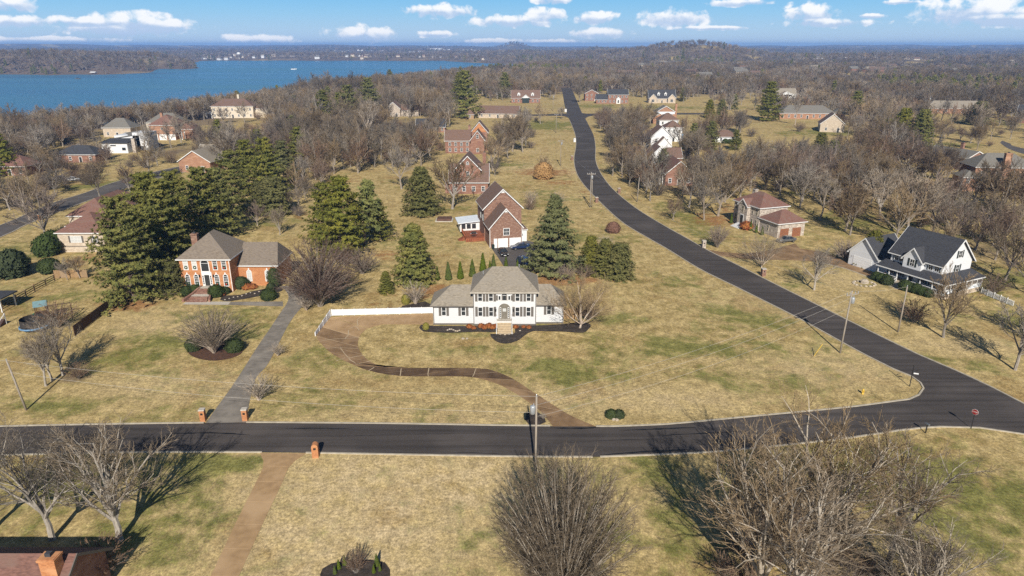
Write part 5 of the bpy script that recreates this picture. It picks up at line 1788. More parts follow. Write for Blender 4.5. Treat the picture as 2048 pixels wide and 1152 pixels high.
def cone_shrub(seed, H=3., Rm=.7, n=1400, leaf=.22, shape='cone', m='arbor', core=.72, lump=.12, trunk=.1):
    """dense evergreen with an uneven skin of small leaf sprays over a core"""
    rng_ = random.Random(seed)
    T, C = TB(), TB()
    T.seg(Vector((0, 0, -.1)), Vector((0, 0, H * .5)), Vector((0, 0, 1)), .03 * H + .03, .02, 5)

    def rad(t):
        if shape == 'cone':
            return (1 - t) ** .8 * min(1, .55 + t * 5)
        if shape == 'column':
            return (1 - t ** 2.2) ** .7 * min(1, .7 + t * 3)
        if shape == 'egg':
            return math.sqrt(max(0, 1 - ((t - .42) / .58) ** 2)) if t > .42 else math.sqrt(max(0, 1 - ((.42 - t) / .55) ** 2))
        return math.sqrt(max(0, 1 - (2 * t - 1) ** 2)) if t > .5 else max(.75, math.sqrt(max(0, 1 - (2 * t - 1) ** 2)))
    lob = [(rng_.uniform(0, 6.28), rng_.uniform(0, 1), rng_.uniform(-1, 1)) for _ in range(26)]

    def wob(phi, t):
        s = 0
        for (a, b, k) in lob:
            dp = (phi - a + math.pi) % (2 * math.pi) - math.pi
            s += k * math.exp(-(dp / .45) ** 2 - ((t - b) / .10) ** 2)
        return 1 + lump * s
    seg, lev = 10, 8                                       # core
    b0 = len(C.v)
    for i in range(lev + 1):
        t = i / lev * .96
        for k in range(seg):
            ph = 2 * math.pi * k / seg
            r = Rm * rad(t) * core * wob(ph, t)
            C.v.append((r * math.cos(ph), r * math.sin(ph), H * (.03 + .93 * t)))
    for i in range(lev):
        for k in range(seg):
            k2 = (k + 1) % seg
            C.f.append((b0 + i * seg + k, b0 + i * seg + k2, b0 + (i + 1) * seg + k2, b0 + (i + 1) * seg + k))
    k = 0
    while k < n:
        t = rng_.random()
        if rng_.random() > rad(t) + .08:
            continue
        k += 1
        ph = rng_.uniform(0, 6.28)
        rr = Rm * rad(t) * wob(ph, t) * rng_.uniform(.72, 1.04)
        c = Vector((rr * math.cos(ph), rr * math.sin(ph), H * (.02 + .96 * t)))
        nv = Vector((math.cos(ph) + rng_.uniform(-.6, .6), math.sin(ph) + rng_.uniform(-.6, .6), .45 + rng_.uniform(-.5, .6))).normalized()
        nd = Vector((rng_.uniform(-.7, .7) + .4 * math.cos(ph), rng_.uniform(-.7, .7) + .4 * math.sin(ph), rng_.uniform(-.2, 1.0)))
        nd = nd - nv * nd.dot(nv)
        if nd.length < 1e-3:
            continue
        nd.normalize()
        ln = leaf * rng_.uniform(.6, 1.3)
        sd = nv.cross(nd) * ln * .33
        c = c + nv * rng_.uniform(-.1, .12) * leaf * 2
        b = len(C.v)
        C.v += [(c - sd)[:], (c + sd)[:], (c + nd * ln)[:]]
        C.f.append((b, b + 1, b + 2))
    return T.mesh('trunk', M['bark_pine']), C.mesh('crown', M[m])


def plant(name, meshes, loc, rz, sc, label, cat, group=None, crown='crown', trunk='trunk', base=None):
    x, y = loc[0], loc[1]
    z = gz(x, y) if math.hypot(x, y) > 240 else 0.0
    o = link(name, None, None, (x, y, z), rz, sc)
    o.empty_display_size = .5
    tag(o, label, cat, group)
    link(trunk, meshes[0], o)
    link(crown, meshes[1], o)
    return o


def atpx(px, py):
    p = G(px, py)
    return (p.x, p.y)


# variants ---------------------------------------------------------------
NEAR = [bare_tree(11, 13.5, .20, 54, 10, (8, 7, 8), .30, .027, twig='twig', bark='bark_near', pale=1, wander=.18, lim=.74), bare_tree(12, 12, .24, 46, 8, (8, 7, 8), .26, .027, twig='twig', bark='bark_near', pale=1, wander=.18, lim=.74),
        bare_tree(13, 17, .22, 46, 9, (8, 7, 8), .30, .029, twig='twig', bark='bark_near', pale=1, wander=.24), bare_tree(14, 14, .30, 42, 7, (8, 7, 8), .24, .027, twig='twig', bark='bark_near', pale=1, wander=.26)]
FAN = [dome_tree(21, 16.0, 5.9, 150, (16, 12), .34, .036, 'bark_near', 'twig', zc=.56, zmin=-.1, bow=.34, tl=.14),
       dome_tree(22, 12.5, 7.8, 170, (14, 9), .30, .052, 'bark', 'twig_dark', zc=.48, zmin=-.45, bow=.22, tl=.15),
       dome_tree(23, 7.5, 5.6, 95, (12, 9), .24, .036, 'bark_pale', 'twig', zc=.55, zmin=-.12, bow=.34, tl=.17)]
MID = [bare_tree(31, 13, .22, 58, 8, (7, 6, 6), .22, .056), bare_tree(32, 14, .26, 52, 8, (7, 6, 6), .24, .056, wander=.2), bare_tree(33, 12, .18, 56, 8, (7, 6, 6), .22, .056, twig='twig_brown'),
       bare_tree(34, 13, .20, 40, 9, (7, 6, 5), .20, .056, up=.2), bare_tree(35, 11, .15, 60, 8, (7, 6, 6), .22, .058, twig='twig_brown'), bare_tree(36, 15, .32, 52, 7, (7, 6, 6), .24, .056, twig='twig', wander=.24)]
BIRCH = bare_tree(41, 10, .08, 62, 8, (9, 8, 8), .20, .024, bark='bark_pale', twig='twig', wander=.12, up=.12, lim=.80, vase=False)
SYCA = bare_tree(42, 22, .45, 40, 6, (6, 5, 6), .30, .05, bark='bark_pale', twig='twig_pale', wander=.25)
FARV = [bare_tree(51, 13, .15, 52, 6, (5, 4, 4), .26, .12), bare_tree(52, 14, .18, 46, 6, (5, 4, 4), .26, .12), bare_tree(53, 12, .12, 58, 6, (5, 4, 4), .24, .13, twig='twig_brown'), bare_tree(54, 13, .2, 50, 5, (5, 5, 4), .24, .12, wander=.25)]
SHRUB = [dome_tree(61, 3.0, 2.2, 50, (10, 7), .10, .030, 'bark', 'twig_brown', zc=.5, zmin=-.3, tl=.2), dome_tree(62, 3.0, 1.9, 36, (9, 6), .10, .026, 'bark_pale', 'twig_pale', zc=.55, zmin=-.2, tl=.22),
         dome_tree(63, 4.5, 2.3, 60, (11, 7), .14, .032, 'bark', 'twig_brown', zc=.6, zmin=.0, bow=.5, tl=.16)]
PINES = [pine_tree(71, 22, 8.8, .05, 18, 8, 19, 15, .66, .52, irregular=.42, jag=.34), pine_tree(72, 18, 7.6, .06, 16, 8, 18, 15, .64, .56, irregular=.42, jag=.34), pine_tree(73, 15, 6.6, .03, 18, 9, 16, 14, .62, .78, irregular=.32, m='pine_blue', jag=.3),
         pine_tree(74, 13, 5.4, .02, 19, 9, 15, 14, .55, .45, irregular=.2, jag=.3)]
LEANP = pine_tree(75, 16, 4.6, .34, 15, 6, 9, 10, .9, .55, irregular=.4, m='pine_blue')
CEDAR = [pine_tree(81, 10, 5.2, .0, 20, 11, 13, 10, .55, .55, irregular=.2, m='cedar', jag=.3), pine_tree(82, 9, 5.0, .0, 20, 12, 13, 10, .55, .34, irregular=.22, m='cedar', jag=.3), pine_tree(83, 9, 3.4, .0, 20, 10, 10, 10, .5, .45, irregular=.22, m='cedar', jag=.35)]
ARBOR = [cone_shrub(91, 3.2, .62, 1300, .2, 'cone', 'arbor', .85, .07), cone_shrub(92, 3.2, .66, 1300, .2, 'cone', 'arbor', .85, .09)]
BOX = [cone_shrub(95, 1.5, .95, 1500, .2, 'egg', 'boxwood', .86, .10), cone_shrub(96, 1.4, 1.0, 1500, .2, 'egg', 'boxwood', .86, .16)]
NAND = cone_shrub(97, .9, .75, 800, .3, 'egg', 'nandina', .45, .4)
RUST = cone_shrub(98, 2.4, 1.6, 3000, .25, 'egg', 'twig_rust', .7, .2)
GOLD = cone_shrub(99, 3.0, 1.3, 1600, .28, 'egg', 'yellow_leaf', .8, .14)
TANOAK = cone_shrub(100, 5.0, 3.0, 4200, .42, 'egg', 'leaf_tan', .45, .25)
rnd = random.Random(77)
MIDLOOK = ['broad crowned grey', 'round crowned grey', 'spreading red brown', 'upright slender grey', 'low branching red brown', 'high branched grey']


def midlabel(k, h, where):
    return '%s %s bare tree %s' % ('tall' if h > 13.5 else 'medium' if h > 11 else 'short', MIDLOOK[k], where)



def top_of(ms):
    if 'top' not in ms[1]:
        ms[1]['top'] = max(v.co.z for v in ms[1].vertices)
    return ms[1]['top']


def tree(ms, px, py, H0, H, label, group=None, name='bare_tree', cat='tree', rz=None):
    return plant(name, ms, atpx(px, py), rnd.uniform(0, 6.28) if rz is None else rz, H / top_of(ms), label, cat, group)


# near bare trees ---------------------------------------------------------
tree(NEAR[0], 240, 1080, 13.5, 13.8, 'broad pale bare tree behind the rusty roof chimney', rz=1.0)
tree(NEAR[1], 105, 1079, 12, 13.2, 'upright pale bare tree behind the rusty roof ridge', rz=2.0)
tree(NEAR[1], -20, 1066, 12, 12.5, 'leaning bare tree beside the far end of the rusty roof', rz=4.1)
tree(FAN[0], 1122, 1255, 14.5, 16.4, 'dense broom shaped bare tree by the roadside pole', rz=.3)
tree(NEAR[2], 1640, 1170, 17, 18.6, 'largest pale bare tree of the corner thicket', rz=.8)
tree(NEAR[3], 1775, 1136, 14, 14.6, 'forked pale bare tree at the thicket edge', rz=2.4)
tree(NEAR[2], 1500, 1240, 17, 18.0, 'bare tree in the thicket next to the broom shaped tree', rz=3.6)
tree(NEAR[3], 1580, 1290, 14, 17.0, 'thin limbed bare tree in the middle of the thicket', rz=5.0)
tree(NEAR[0], 1840, 1250, 13.5, 11.0, 'low spreading bare tree beside the greener lawn', rz=.4)
tree(SHRUB[0], 1850, 1150, 3.0, 4.2, 'round dense twiggy shrub at the edge of the greener lawn', name='bare_shrub', cat='shrub')
tree(SHRUB[0], 1700, 1190, 3.0, 3.4, 'dense twiggy shrub under the thicket trees', name='bare_shrub', cat='shrub')
tree(SHRUB[0], 205, 1150, 3.0, 4.0, 'upright orange brown shrub beside the brick chimney', name='bare_shrub', cat='shrub')
tree(SHRUB[1], 95, 1165, 3.0, 3.4, 'pale twiggy shrub in front of the rusty roof', name='bare_shrub', cat='shrub')
tree(NEAR[1], 126, 750, 12, 9.6, 'pale twin stemmed bare tree beside the trampoline lawn', rz=.2)
tree(NEAR[3], 105, 762, 14, 8.0, 'thin bare tree leaning beside the roadside pole', rz=1.8)
tree(NEAR[3], 92, 772, 14, 7.4, 'thin bare sapling nearest the left roadside pole', rz=3.8)
tree(SHRUB[0], 158, 758, 3.0, 2.8, 'low brown shrub at the foot of the twin stemmed tree', name='bare_shrub', cat='shrub')
tree(SHRUB[0], 118, 655, 3.0, 5.0, 'dark twiggy shrub behind the playset', name='bare_shrub', cat='shrub')
tree(FAN[2], 428, 706, 7.5, 7.4, 'multi stemmed fan shaped tree in the brown mulch ring', rz=.5)
tree(BOX[0], 388, 700, 1.5, 2.2, 'dark clipped shrub left in the brown mulch ring', name='evergreen_shrub', cat='shrub')
tree(BOX[1], 470, 702, 1.4, 2.2, 'dark clipped shrub right in the brown mulch ring', name='evergreen_shrub', cat='shrub')
tree(FAN[1], 640, 613, 12.5, 13.2, 'huge domed brown bare tree beside the grey driveway', rz=.1)
tree(SHRUB[0], 725, 548, 3.0, 6.0, 'round red brown shrub next to the domed bare tree', name='bare_shrub', cat='shrub')
tree(SHRUB[0], 690, 530, 3.0, 5.0, 'red brown shrub behind the domed bare tree', name='bare_shrub', cat='shrub')
tree(SHRUB[1], 518, 801, 3.0, 4.2, 'silvery tangled shrub at the driveway edge', name='bare_shrub', cat='shrub')
tree(SHRUB[1], 613, 621, 3.0, 3.8, 'small pale bare tree where the driveway meets the walk', name='bare_shrub', cat='shrub')
tree(SHRUB[1], 556, 712, 3.0, 2.4, 'wispy sapling on the lawn beside the grey driveway', name='bare_shrub', cat='shrub')
tree(BIRCH, 1160, 656, 10, 10.5, 'pale multi trunk birch at the corner of the white house', rz=2.2)
tree(SHRUB[0], 1175, 640, 3.0, 4.0, 'brown shrub behind the birch', name='bare_shrub', cat='shrub')
tree(SHRUB[1], 831, 608, 3.0, 4.6, 'small pale bare tree behind the white fence', name='bare_shrub', cat='shrub')
tree(GOLD, 812, 608, 3.0, 2.0, 'small rounded green bush behind the white fence', name='evergreen_shrub', cat='shrub')
tree(SHRUB[2], 1434, 495, 4.5, 5.8, 'urn shaped brown shrub beside the stone mailbox', name='bare_shrub', cat='shrub')
tree(RUST, 1226, 465, 2.4, 2.9, 'round rust brown bush on the slope above the road bend', name='bush', cat='shrub')
tree(BIRCH, 1523, 535, 10, 8.5, 'pale multi trunk bare tree in front of the stone house')
tree(NEAR[1], 1628, 580, 12, 9.5, 'bare tree between the road and the brown path')
tree(MID[3], 1886, 675, 13, 12.5, 'dense cone shaped bare tree in front of the farmhouse porch')
tree(SHRUB[0], 1826, 645, 3.0, 4.6, 'wide twiggy shrub beside the farmhouse bare tree', name='bare_shrub', cat='shrub')
tree(MID[0], 2030, 740, 13, 10.5, 'bare tree at the road edge past the picket fence')
tree(MID[4], 2085, 690, 11, 11.0, 'bare tree beyond the picket fence')
tree(MID[0], 2010, 560, 13, 12.0, 'shaggy bare tree behind the screened porch')
tree(MID[2], 2060, 590, 12, 12.0, 'bare tree behind the end of the picket fence')
tree(SHRUB[0], 1985, 590, 3.0, 4.5, 'dark shrub behind the picket fence', name='bare_shrub', cat='shrub')
tree(SHRUB[0], 1690, 520, 3.0, 5.0, 'dark twiggy shrub beside the farmhouse garage', name='bare_shrub', cat='shrub')
tree(CEDAR[0], 1740, 530, 10, 7.8, 'brownish cedar at the farmhouse porch corner', name='cedar_tree')
for k, (px, py, hh) in enumerate([(1815, 475, 17), (1790, 492, 16), (1840, 455, 16), (1700, 470, 15), (1690, 462, 14), (1640, 440, 14), (1760, 440, 15), (1865, 470, 14), (1900, 490, 12), (1920, 470, 11), (1950, 500, 12),
                                (1985, 492, 10), (1600, 415, 13), (1660, 420, 15), (1862, 440, 12), (1940, 452, 7), (2010, 452, 7), (1720, 425, 14), (1560, 390, 13), (2040, 500, 13), (1990, 520, 12), (1885, 520, 10)]):
    tree(MID[k % 6], px, py, 13, hh, midlabel(k % 6, hh, 'in the grove behind the farmhouse'), 'grove behind the farmhouse')
for k, (px, py, hh) in enumerate([(1346, 440, 7), (1378, 415, 14), (1436, 432, 15), (1300, 402, 12), (1292, 385, 12), (1225, 352, 11), (1262, 352, 12), (1408, 440, 13), (1405, 400, 15), (1450, 405, 15), (1480, 400, 14), (1440, 380, 15),
                                (1402, 372, 12), (1300, 372, 10), (1470, 375, 13), (1500, 382, 13), (1530, 380, 14), (1365, 395, 13), (1425, 355, 14), (1500, 350, 13), (1250, 320, 10)]):
    tree(MID[(k * 5 + 2) % 6], px, py, 13, hh, midlabel((k * 5 + 2) % 6, hh, 'between the road bend and stone house'), 'belt beside the road bend')
for k, (px, py, hh, lab) in enumerate([(905, 418, 16.0, 'bare tree in front of the tall gabled brick house'), (803, 378, 16, 'wide bare tree behind the pyramid cedar'), (633, 352, 15, 'leaning bare tree behind the pine grove'),
                                     (668, 348, 14, 'second leaning bare tree behind the pine grove'), (845, 296, 15, 'bare tree on the lawn beside the long brown wing'), (762, 318, 14, 'bare tree on the pale lawn behind the pines'),
                                     (1025, 303, 17, 'pale trunked bare tree on the lawn above the tan oak'), (1045, 300, 11, 'dark bare tree next to the pale trunked one'), (990, 352, 7, 'small bare tree beside the orange roof'),
                                     (1123, 238, 9, 'bare tree at the side street corner'), (1212, 268, 13, 'bare tree opposite the green verge'), (1232, 300, 14, 'bushy bare tree right of the road top'),
                                     (1160, 205, 15, 'dark bare tree shading the road top on the right'), (1108, 200, 14, 'dark bare tree shading the road top on the left'),
                                     (92, 482, 15, 'tall bare tree in front of the grey left street'), (200, 400, 14, 'bare tree at the kerb of the grey left street'), (262, 388, 11, 'short pale bare tree on the kerb of the grey left street'),
                                     (302, 358, 14, 'bare tree across the grey left street'), (60, 440, 13, 'bare tree over the grey left street'), (20, 420, 12, 'bare tree beyond the grey left street'), (515, 452, 7, 'small pale bare tree on the lawn behind the brick house'),
                                     (560, 470, 8, 'small bare tree at the pine grove edge'), (1365, 270, 11, 'bare tree behind the slide'), (135, 560, 5, 'dark bare shrub by the pale plank fence'), (160, 556, 5, 'dark bare shrub near the tan house wall')]):
    tree(MID[k % 6], px, py, 13, hh, lab)
tree(SYCA, 735, 303, 22, 22, 'tall white limbed sycamore above the grove', rz=1.2)
tree(SYCA, 1590, 250, 22, 15, 'white limbed bare tree by the ranch house')
plant('oak_tree', (TANOAK[0], TANOAK[1]), atpx(1087, 358), 0, 1.15, 'oak keeping its tan leaves beside the road', 'tree')
tree(MID[3], 1088, 356, 13, 9, 'bare upper limbs above the tan oak')
tree(SHRUB[0], 1060, 420, 3.0, 3.6, 'dark red brown shrub at the corner of gabled house', name='bare_shrub', cat='shrub')
tree(SHRUB[1], 1062, 408, 3.0, 4.6, 'pale bare shrub behind the gabled house', name='bare_shrub', cat='shrub')
tree(SHRUB[1], 1115, 412, 3.0, 4.6, 'pale bare shrub above the blue green spruce', name='bare_shrub', cat='shrub')
tree(SHRUB[0], 1130, 560, 3.0, 3.6, 'grey brown thicket under the cedars', name='bare_shrub', cat='shrub')
tree(SHRUB[0], 1170, 556, 3.0, 3.2, 'grey brown thicket beside the wide cedar', name='bare_shrub', cat='shrub')
tree(SHRUB[1], 1210, 500, 3.0, 3.8, 'pale tangled shrub above the cedars', name='bare_shrub', cat='shrub')

# evergreens ---------------------------------------------------------------
for k, (px, py, hh, v, lab) in enumerate([(268, 602, 20, 0, 'huge green pine nearest the plank fence'), (275, 575, 16, 1, 'wide pine at the fence corner'), (345, 548, 20, 0, 'big pine behind the orange brick house'),
                                        (318, 525, 20, 1, 'pine in the row beside the tan house'), (415, 480, 18, 1, 'pine at the end of the row behind brick house'), (368, 505, 19, 0, 'pine in the middle of the row beside the tan house'),
                                        (470, 430, 18, 0, 'tall pine behind the row'), (540, 400, 19, 0, 'tall dark pine above the cedars'), (500, 385, 17, 1, 'pine beside the tall dark pine'), (570, 370, 15, 1, 'pine beneath leaning bare trees'),
                                        (690, 510, 18, 1, 'broad pine leaning over the domed bare tree'), (655, 490, 15, 1, 'pine at the lawn edge behind the domed tree'), (830, 566, 12.2, 3, 'round green pine behind the white fence'),
                                        (1108, 545, 16.5, 2, 'blue green spruce behind the white house'), (650, 262, 22, 0, 'pine left in the far green clump'), (700, 255, 24, 1, 'pine in the far green clump'), (740, 240, 26, 0, 'pine right in the far green clump'),
                                        (932, 236, 30, 1, 'very tall pine beside the grey roofed house'), (920, 205, 24, 0, 'leaning pine behind the very tall pine'), (1010, 195, 22, 1, 'dark pine left of the dormer house'),
                                        (1535, 242, 24, 1, 'tall pine beside the white columned house'), (1708, 240, 18, 1, 'pine behind the steep brown gable'), (1800, 288, 17, 3, 'yellow green pine pair member beside the pole'),
                                        (1838, 292, 17, 3, 'yellow green pine pair member near dark brick house'), (12, 350, 15, 1, 'pine at the far left street'), (440, 290, 12, 1, 'pine by the shore thicket'),
                                        (1660, 345, 12, 1, 'young pine inside the right hand belt'), (1420, 300, 13, 1, 'pine beside the garage hedge'), (1385, 300, 12, 1, 'olive pine in front of the white garage')]):
    H0 = (22, 18, 15, 13)[v]
    tree(PINES[v], px, py, H0, hh, lab, name='pine_tree', cat='pine')
for k, (px, py, hh, v, lab) in enumerate([(600, 330, 15, 1, 'pine between leaning bare trees and the sycamore'), (590, 290, 14, 0, 'pine in the wood left of the sycamore'), (680, 240, 17, 1, 'pine at the heart of the far green clump'),
                                        (520, 330, 14, 1, 'pine behind the tall dark pine'), (780, 165, 18, 1, 'yellowish pine on the skyline by the water'), (1745, 345, 9, 1, 'small bright green conifer in the wooded hollow'), (1770, 300, 14, 3, 'third pine beside the yellow green pair'),
                                        (1470, 300, 9, 1, 'conifer behind the garage hedge'), (445, 470, 17, 1, 'pine leaning over the lawn behind the row'), (760, 480, 10, 1, 'low pine behind the tilting pine'), (1325, 345, 9, 1, 'olive conifer beside the brown roofed house')]):
    tree(PINES[v], px, py, (22, 18, 15, 13)[v], hh, lab, name='pine_tree', cat='pine')
for k, (px, py, hh, m_) in enumerate([(1480, 1110, 3.2, 0), (1540, 1130, 3.6, 0), (1600, 1120, 3.0, 0), (1500, 1180, 3.4, 0), (1660, 1130, 3.0, 0), (1560, 1060, 2.6, 0), (1620, 1180, 3.4, 0), (1720, 1150, 3.2, 0), (1780, 1190, 3.6, 0), (1450, 1160, 2.8, 0)]):
    tree(SHRUB[0], px, py, 3.0, hh, 'brown twiggy undergrowth shrub inside the corner thicket', 'thicket undergrowth', name='bare_shrub', cat='shrub')
o = tree(LEANP, 728, 490, 16, 16, 'tilting pine with bare grey trunk and broken limbs', name='pine_tree', cat='pine', rz=0)
o.rotation_euler = (0, R(7), 0)
for k, (px, py, hh, v, lab) in enumerate([(550, 430, 11, 1, 'rounded olive cedar at the lawn edge'), (520, 425, 9, 2, 'narrow olive cedar beside the rounded one'), (845, 428, 13.5, 0, 'pyramid cedar beside the sunken spa'),
                                        (1180, 546, 8.2, 2, 'slim olive cedar beside the blue green spruce'), (1238, 556, 7.6, 1, 'wide olive cedar nearest the open lawn'), (1208, 550, 7.8, 0, 'olive cedar between the slim and wide ones'),
                                        (1418, 236, 12, 2, 'dark magnolia left of the pole'), (1442, 236, 12, 2, 'dark magnolia right of the pole'), (1955, 250, 14, 1, 'round dark evergreen before the tan roofed ranch'),
                                        (348, 585, 6.5, 1, 'dark evergreen at the corner of the orange brick house'), (1640, 300, 8, 1, 'bronze evergreen below the ranch house'), (1170, 180, 14, 2, 'dark cedar at the top of the road')]):
    tree(CEDAR[v], px, py, (10, 9, 9)[v], hh, lab, name='cedar_tree', cat='evergreen')
tree(PINES[3], 773, 586, 13, 4.4, 'young pine beside the round green pine', name='pine_tree', cat='pine')
for k, (px, py, hh) in enumerate([(875, 560, 2.9), (897, 560, 3.9), (921, 558, 3.8), (945, 553, 3.8), (966, 543, 4.2), (980, 538, 2.0), (987, 536, 3.2), (1012, 534, 2.4), (1035, 532, 1.6)]):
    tree(ARBOR[k % 2], px, py, 3.2, hh, 'narrow arborvitae in the row behind the white house', 'arborvitae row', name='arborvitae', cat='evergreen')
for (px, py, hh, v, lab) in [(28, 552, 6.0, 0, 'large round dark boxwood on the far left lawn'), (100, 545, 3.4, 1, 'olive round bush beside the pale plank fence'), (96, 510, 5.0, 0, 'conical clipped evergreen at the tan house corner'),
                             (110, 495, 4.5, 1, 'dark evergreen behind the clipped one at the tan house')]:
    tree(BOX[v], px, py, (1.5, 1.4)[v], hh, lab, name='evergreen_shrub', cat='shrub')
for k, (x, y, s, lab) in enumerate([(-60.6, 119.6, 1.2, 'clipped hedge bush left of the brick steps'), (-59.6, 120.5, 1.2, 'clipped hedge bush against the brick wall left of steps'), (-54.9, 118.9, 1.5, 'tall clipped bush right of the brick steps'),
                                  (-53.9, 120.4, 1.0, 'low clipped bush right of the brick steps'), (-51.9, 123.6, 1.5, 'round bush in the brick house corner'), (-44.6, 117.3, 1.5, 'ball shaped boxwood at the driveway corner'), (-46.0, 122.6, .9, 'low bush at the end of the brick wing')]):
    plant('evergreen_shrub', BOX[k % 2], (x, y), k, s, lab, 'shrub')
plant('evergreen_shrub', cone_shrub(105, 3.4, 1.1, 1500, .25, 'egg', 'boxwood', .8, .12), (-45.8, 124.2), 0, 1.15, 'round headed evergreen on a bare stem by the brick wing', 'shrub')
for k, (x, y, s) in enumerate([(-50.6, 122.9, 1.1), (-49.7, 123.3, 1.0), (-54.2, 119.2, .9)]):
    plant('nandina_shrub', NAND, (x, y), k, s, 'rust red shrub in the bed of the orange brick house', 'shrub', 'red shrubs at the brick house')
for k, (x, y, s) in enumerate([(-7.0, 104.0, .62), (-6.3, 103.5, .5), (-5.1, 104.2, .7), (-4.5, 103.6, .6), (-3.8, 104.1, .75), (-3.2, 103.7, .6), (-2.8, 104.2, .6), (.6, 103.9, .55), (1.9, 104.0, .45), (2.8, 103.8, .5)]):
    plant('nandina_shrub', NAND, (x, y), k * 1.3, s, 'orange red nandina under the white house windows', 'shrub', 'red nandinas at the white house')
plant('evergreen_shrub', GOLD, (-14.1, 103.2), 0, .42, 'small yellow green plant at the end of the mulch bed', 'shrub')
for k, (u, v, s) in enumerate([(-10.4, -3.3, 1.1), (-9.2, -3.4, 1.2), (-8.2, -3.4, 1.2), (-7.6, -3.9, 1.2), (-4.0, -3.7, 1.3), (-3.2, -3.4, 1.2), (-2.0, -3.3, 1.2), (-.8, -3.3, 1.1), (.4, -3.3, 1.0)]):
    c, s_ = math.cos(R(-64)), math.sin(R(-64))
    plant('evergreen_shrub', BOX[k % 2], (79.9 + u * c - v * s_, 120.5 + u * s_ + v * c), k, s, 'dark hedge bush along the farmhouse porch', 'shrub', 'farmhouse porch hedge')
for k, (u, s) in enumerate([(-9.2, 1.4), (-1.2, 1.3), (1.0, 1.2), (3.2, 1.2)]):
    plant('arborvitae', ARBOR[k % 2], (61.5 + u * .326 - 1.2 * .945, 165.8 - u * .945 - 1.2 * .326), k, .6 * s, 'small cone evergreen along the stone house wall', 'evergreen', 'cone evergreens at the stone house')
plant('nandina_shrub', NAND, (59.5, 168.0), 0, 2.0, 'rust red bush below the stone house stairs', 'shrub')
for k in range(4):
    p = G(1450 + 9 * k, 287)
    plant('evergreen_shrub', BOX[k % 2], (p.x, p.y), k, 1.5, 'clipped hedge bush below the white garage wall', 'shrub', 'garage hedge')
for k in range(5):
    p = G(1414 + 7 * k, 246)
    plant('arborvitae', ARBOR[k % 2], (p.x, p.y), k, 2.1, 'golden green arborvitae in the row by the white wall', 'evergreen', 'golden arborvitae row')
# the mulch island at the bottom
plant('bare_shrub', SHRUB[2], atpx(712, 1146), 0, .52, 'red stemmed twiggy shrub on the mulch island', 'shrub')
for k, (px, py, s) in enumerate([(678, 1138, .34), (754, 1132, .42), (748, 1146, .30), (690, 1130, .34), (760, 1142, .26), (670, 1148, .3)]):
    plant('arborvitae', ARBOR[k % 2], atpx(px, py), k, s, 'small yellow green conifer on the mulch island', 'evergreen', 'mulch island conifers')
plant('evergreen_shrub', BOX[0], atpx(1222, 835), 0, .75, 'left dark bush of the stone marker clump on the lawn', 'shrub')
plant('evergreen_shrub', BOX[1], atpx(1238, 835), 0, .75, 'right dark bush of the stone marker clump on the lawn', 'shrub')
plant('bare_shrub', SHRUB[1], atpx(1086, 838), 0, .3, 'withered shrub in the mulch by the driveway foot', 'shrub')

# ------------------------------------------------------------------ belts of trees further out
HOUSE_POS = []
for o in list(COL.objects):
    if o.type == 'EMPTY' and o.get('category') == 'house' and o.parent is None:
        HOUSE_POS.append((o.location.x, o.location.y))
ROADLINE = [p for p in r2l[::2]] + [p for p in r2r[::2]] + sl[::2] + sr[::2] + pxline([(1000, 231), (1136, 230)], 12) + pxline([(1160, 228), (1420, 228)], 12) + pxline([(2004, 284), (2300, 353)], 10)
RLX = np.array([[p.x, p.y] for p in ROADLINE])
HP = np.array(HOUSE_POS)


def clear_of(x, y, rr=7.0, rh=11.0, corridor=32.0):
    """keeps trees off roads, houses and the strip in front of each house"""
    if np.min(np.hypot(RLX[:, 0] - x, RLX[:, 1] - y)) < rr:
        return False
    d = math.hypot(x, y)
    ux, uy = x / d, y / d
    dx, dy = HP[:, 0] - x, HP[:, 1] + 4 - y
    along = dx * ux + dy * uy
    side = np.abs(dx * uy - dy * ux)
    return not bool(np.any(((side < rh) & (along > -rh - 3) & (along < corridor)) | ((side < 5.5) & (along > 0) & (along < .08 * np.hypot(HP[:, 0], HP[:, 1])))))


# views that stay open in the photograph: (x0, y0, x1, y1, distance in m of what is seen there)
OPEN_VIEWS = [(1425, 252, 1482, 288, 330), (1305, 290, 1392, 350, 222), (1300, 240, 1362, 300, 298), (1302, 205, 1374, 252, 412), (1510, 238, 1640, 275, 400), (1830, 286, 1925, 335, 258), (1925, 300, 2060, 388, 214), (888, 246, 982, 385, 209), (402, 198, 515, 240, 440),
              (288, 236, 372, 284, 338), (192, 240, 290, 302, 296), (1022, 174, 1090, 208, 560), (1180, 173, 1264, 210, 555), (1292, 174, 1354, 210, 560), (1075, 232, 1152, 280, 400), (945, 205, 1012, 240, 435), (1560, 206, 1675, 240, 436),
              (1888, 198, 1990, 226, 474), (1986, 203, 2060, 246, 405), (1990, 272, 2060, 312, 300), (350, 302, 436, 345, 248), (1636, 230, 1682, 262, 368), (104, 392, 240, 512, 146), (150, 285, 180, 300, 320), (0, 395, 330, 480, 160), (1466, 385, 1610, 485, 156), (790, 203, 842, 242, 450)]


def hides_view(x, y, h):
    px, y1 = proj(x, y, 0)
    y0 = proj(x, y, h * .95)[1]
    w = .46 * h * FPX / max(1, y * CP + CAMH * SP)
    d = math.hypot(x, y)
    return any(px + w > a and px - w < c and y0 < b2 - (b2 - b) * .05 and y1 > b and d < D for a, b, c, b2, D in OPEN_VIEWS)


def in_poly(px, py, poly):
    c = False
    n = len(poly)
    for i in range(n):
        (x0, y0), (x1, y1) = poly[i], poly[(i + 1) % n]
        if (y0 > py) != (y1 > py) and px < (x1 - x0) * (py - y0) / (y1 - y0) + x0:
            c = not c
    return c


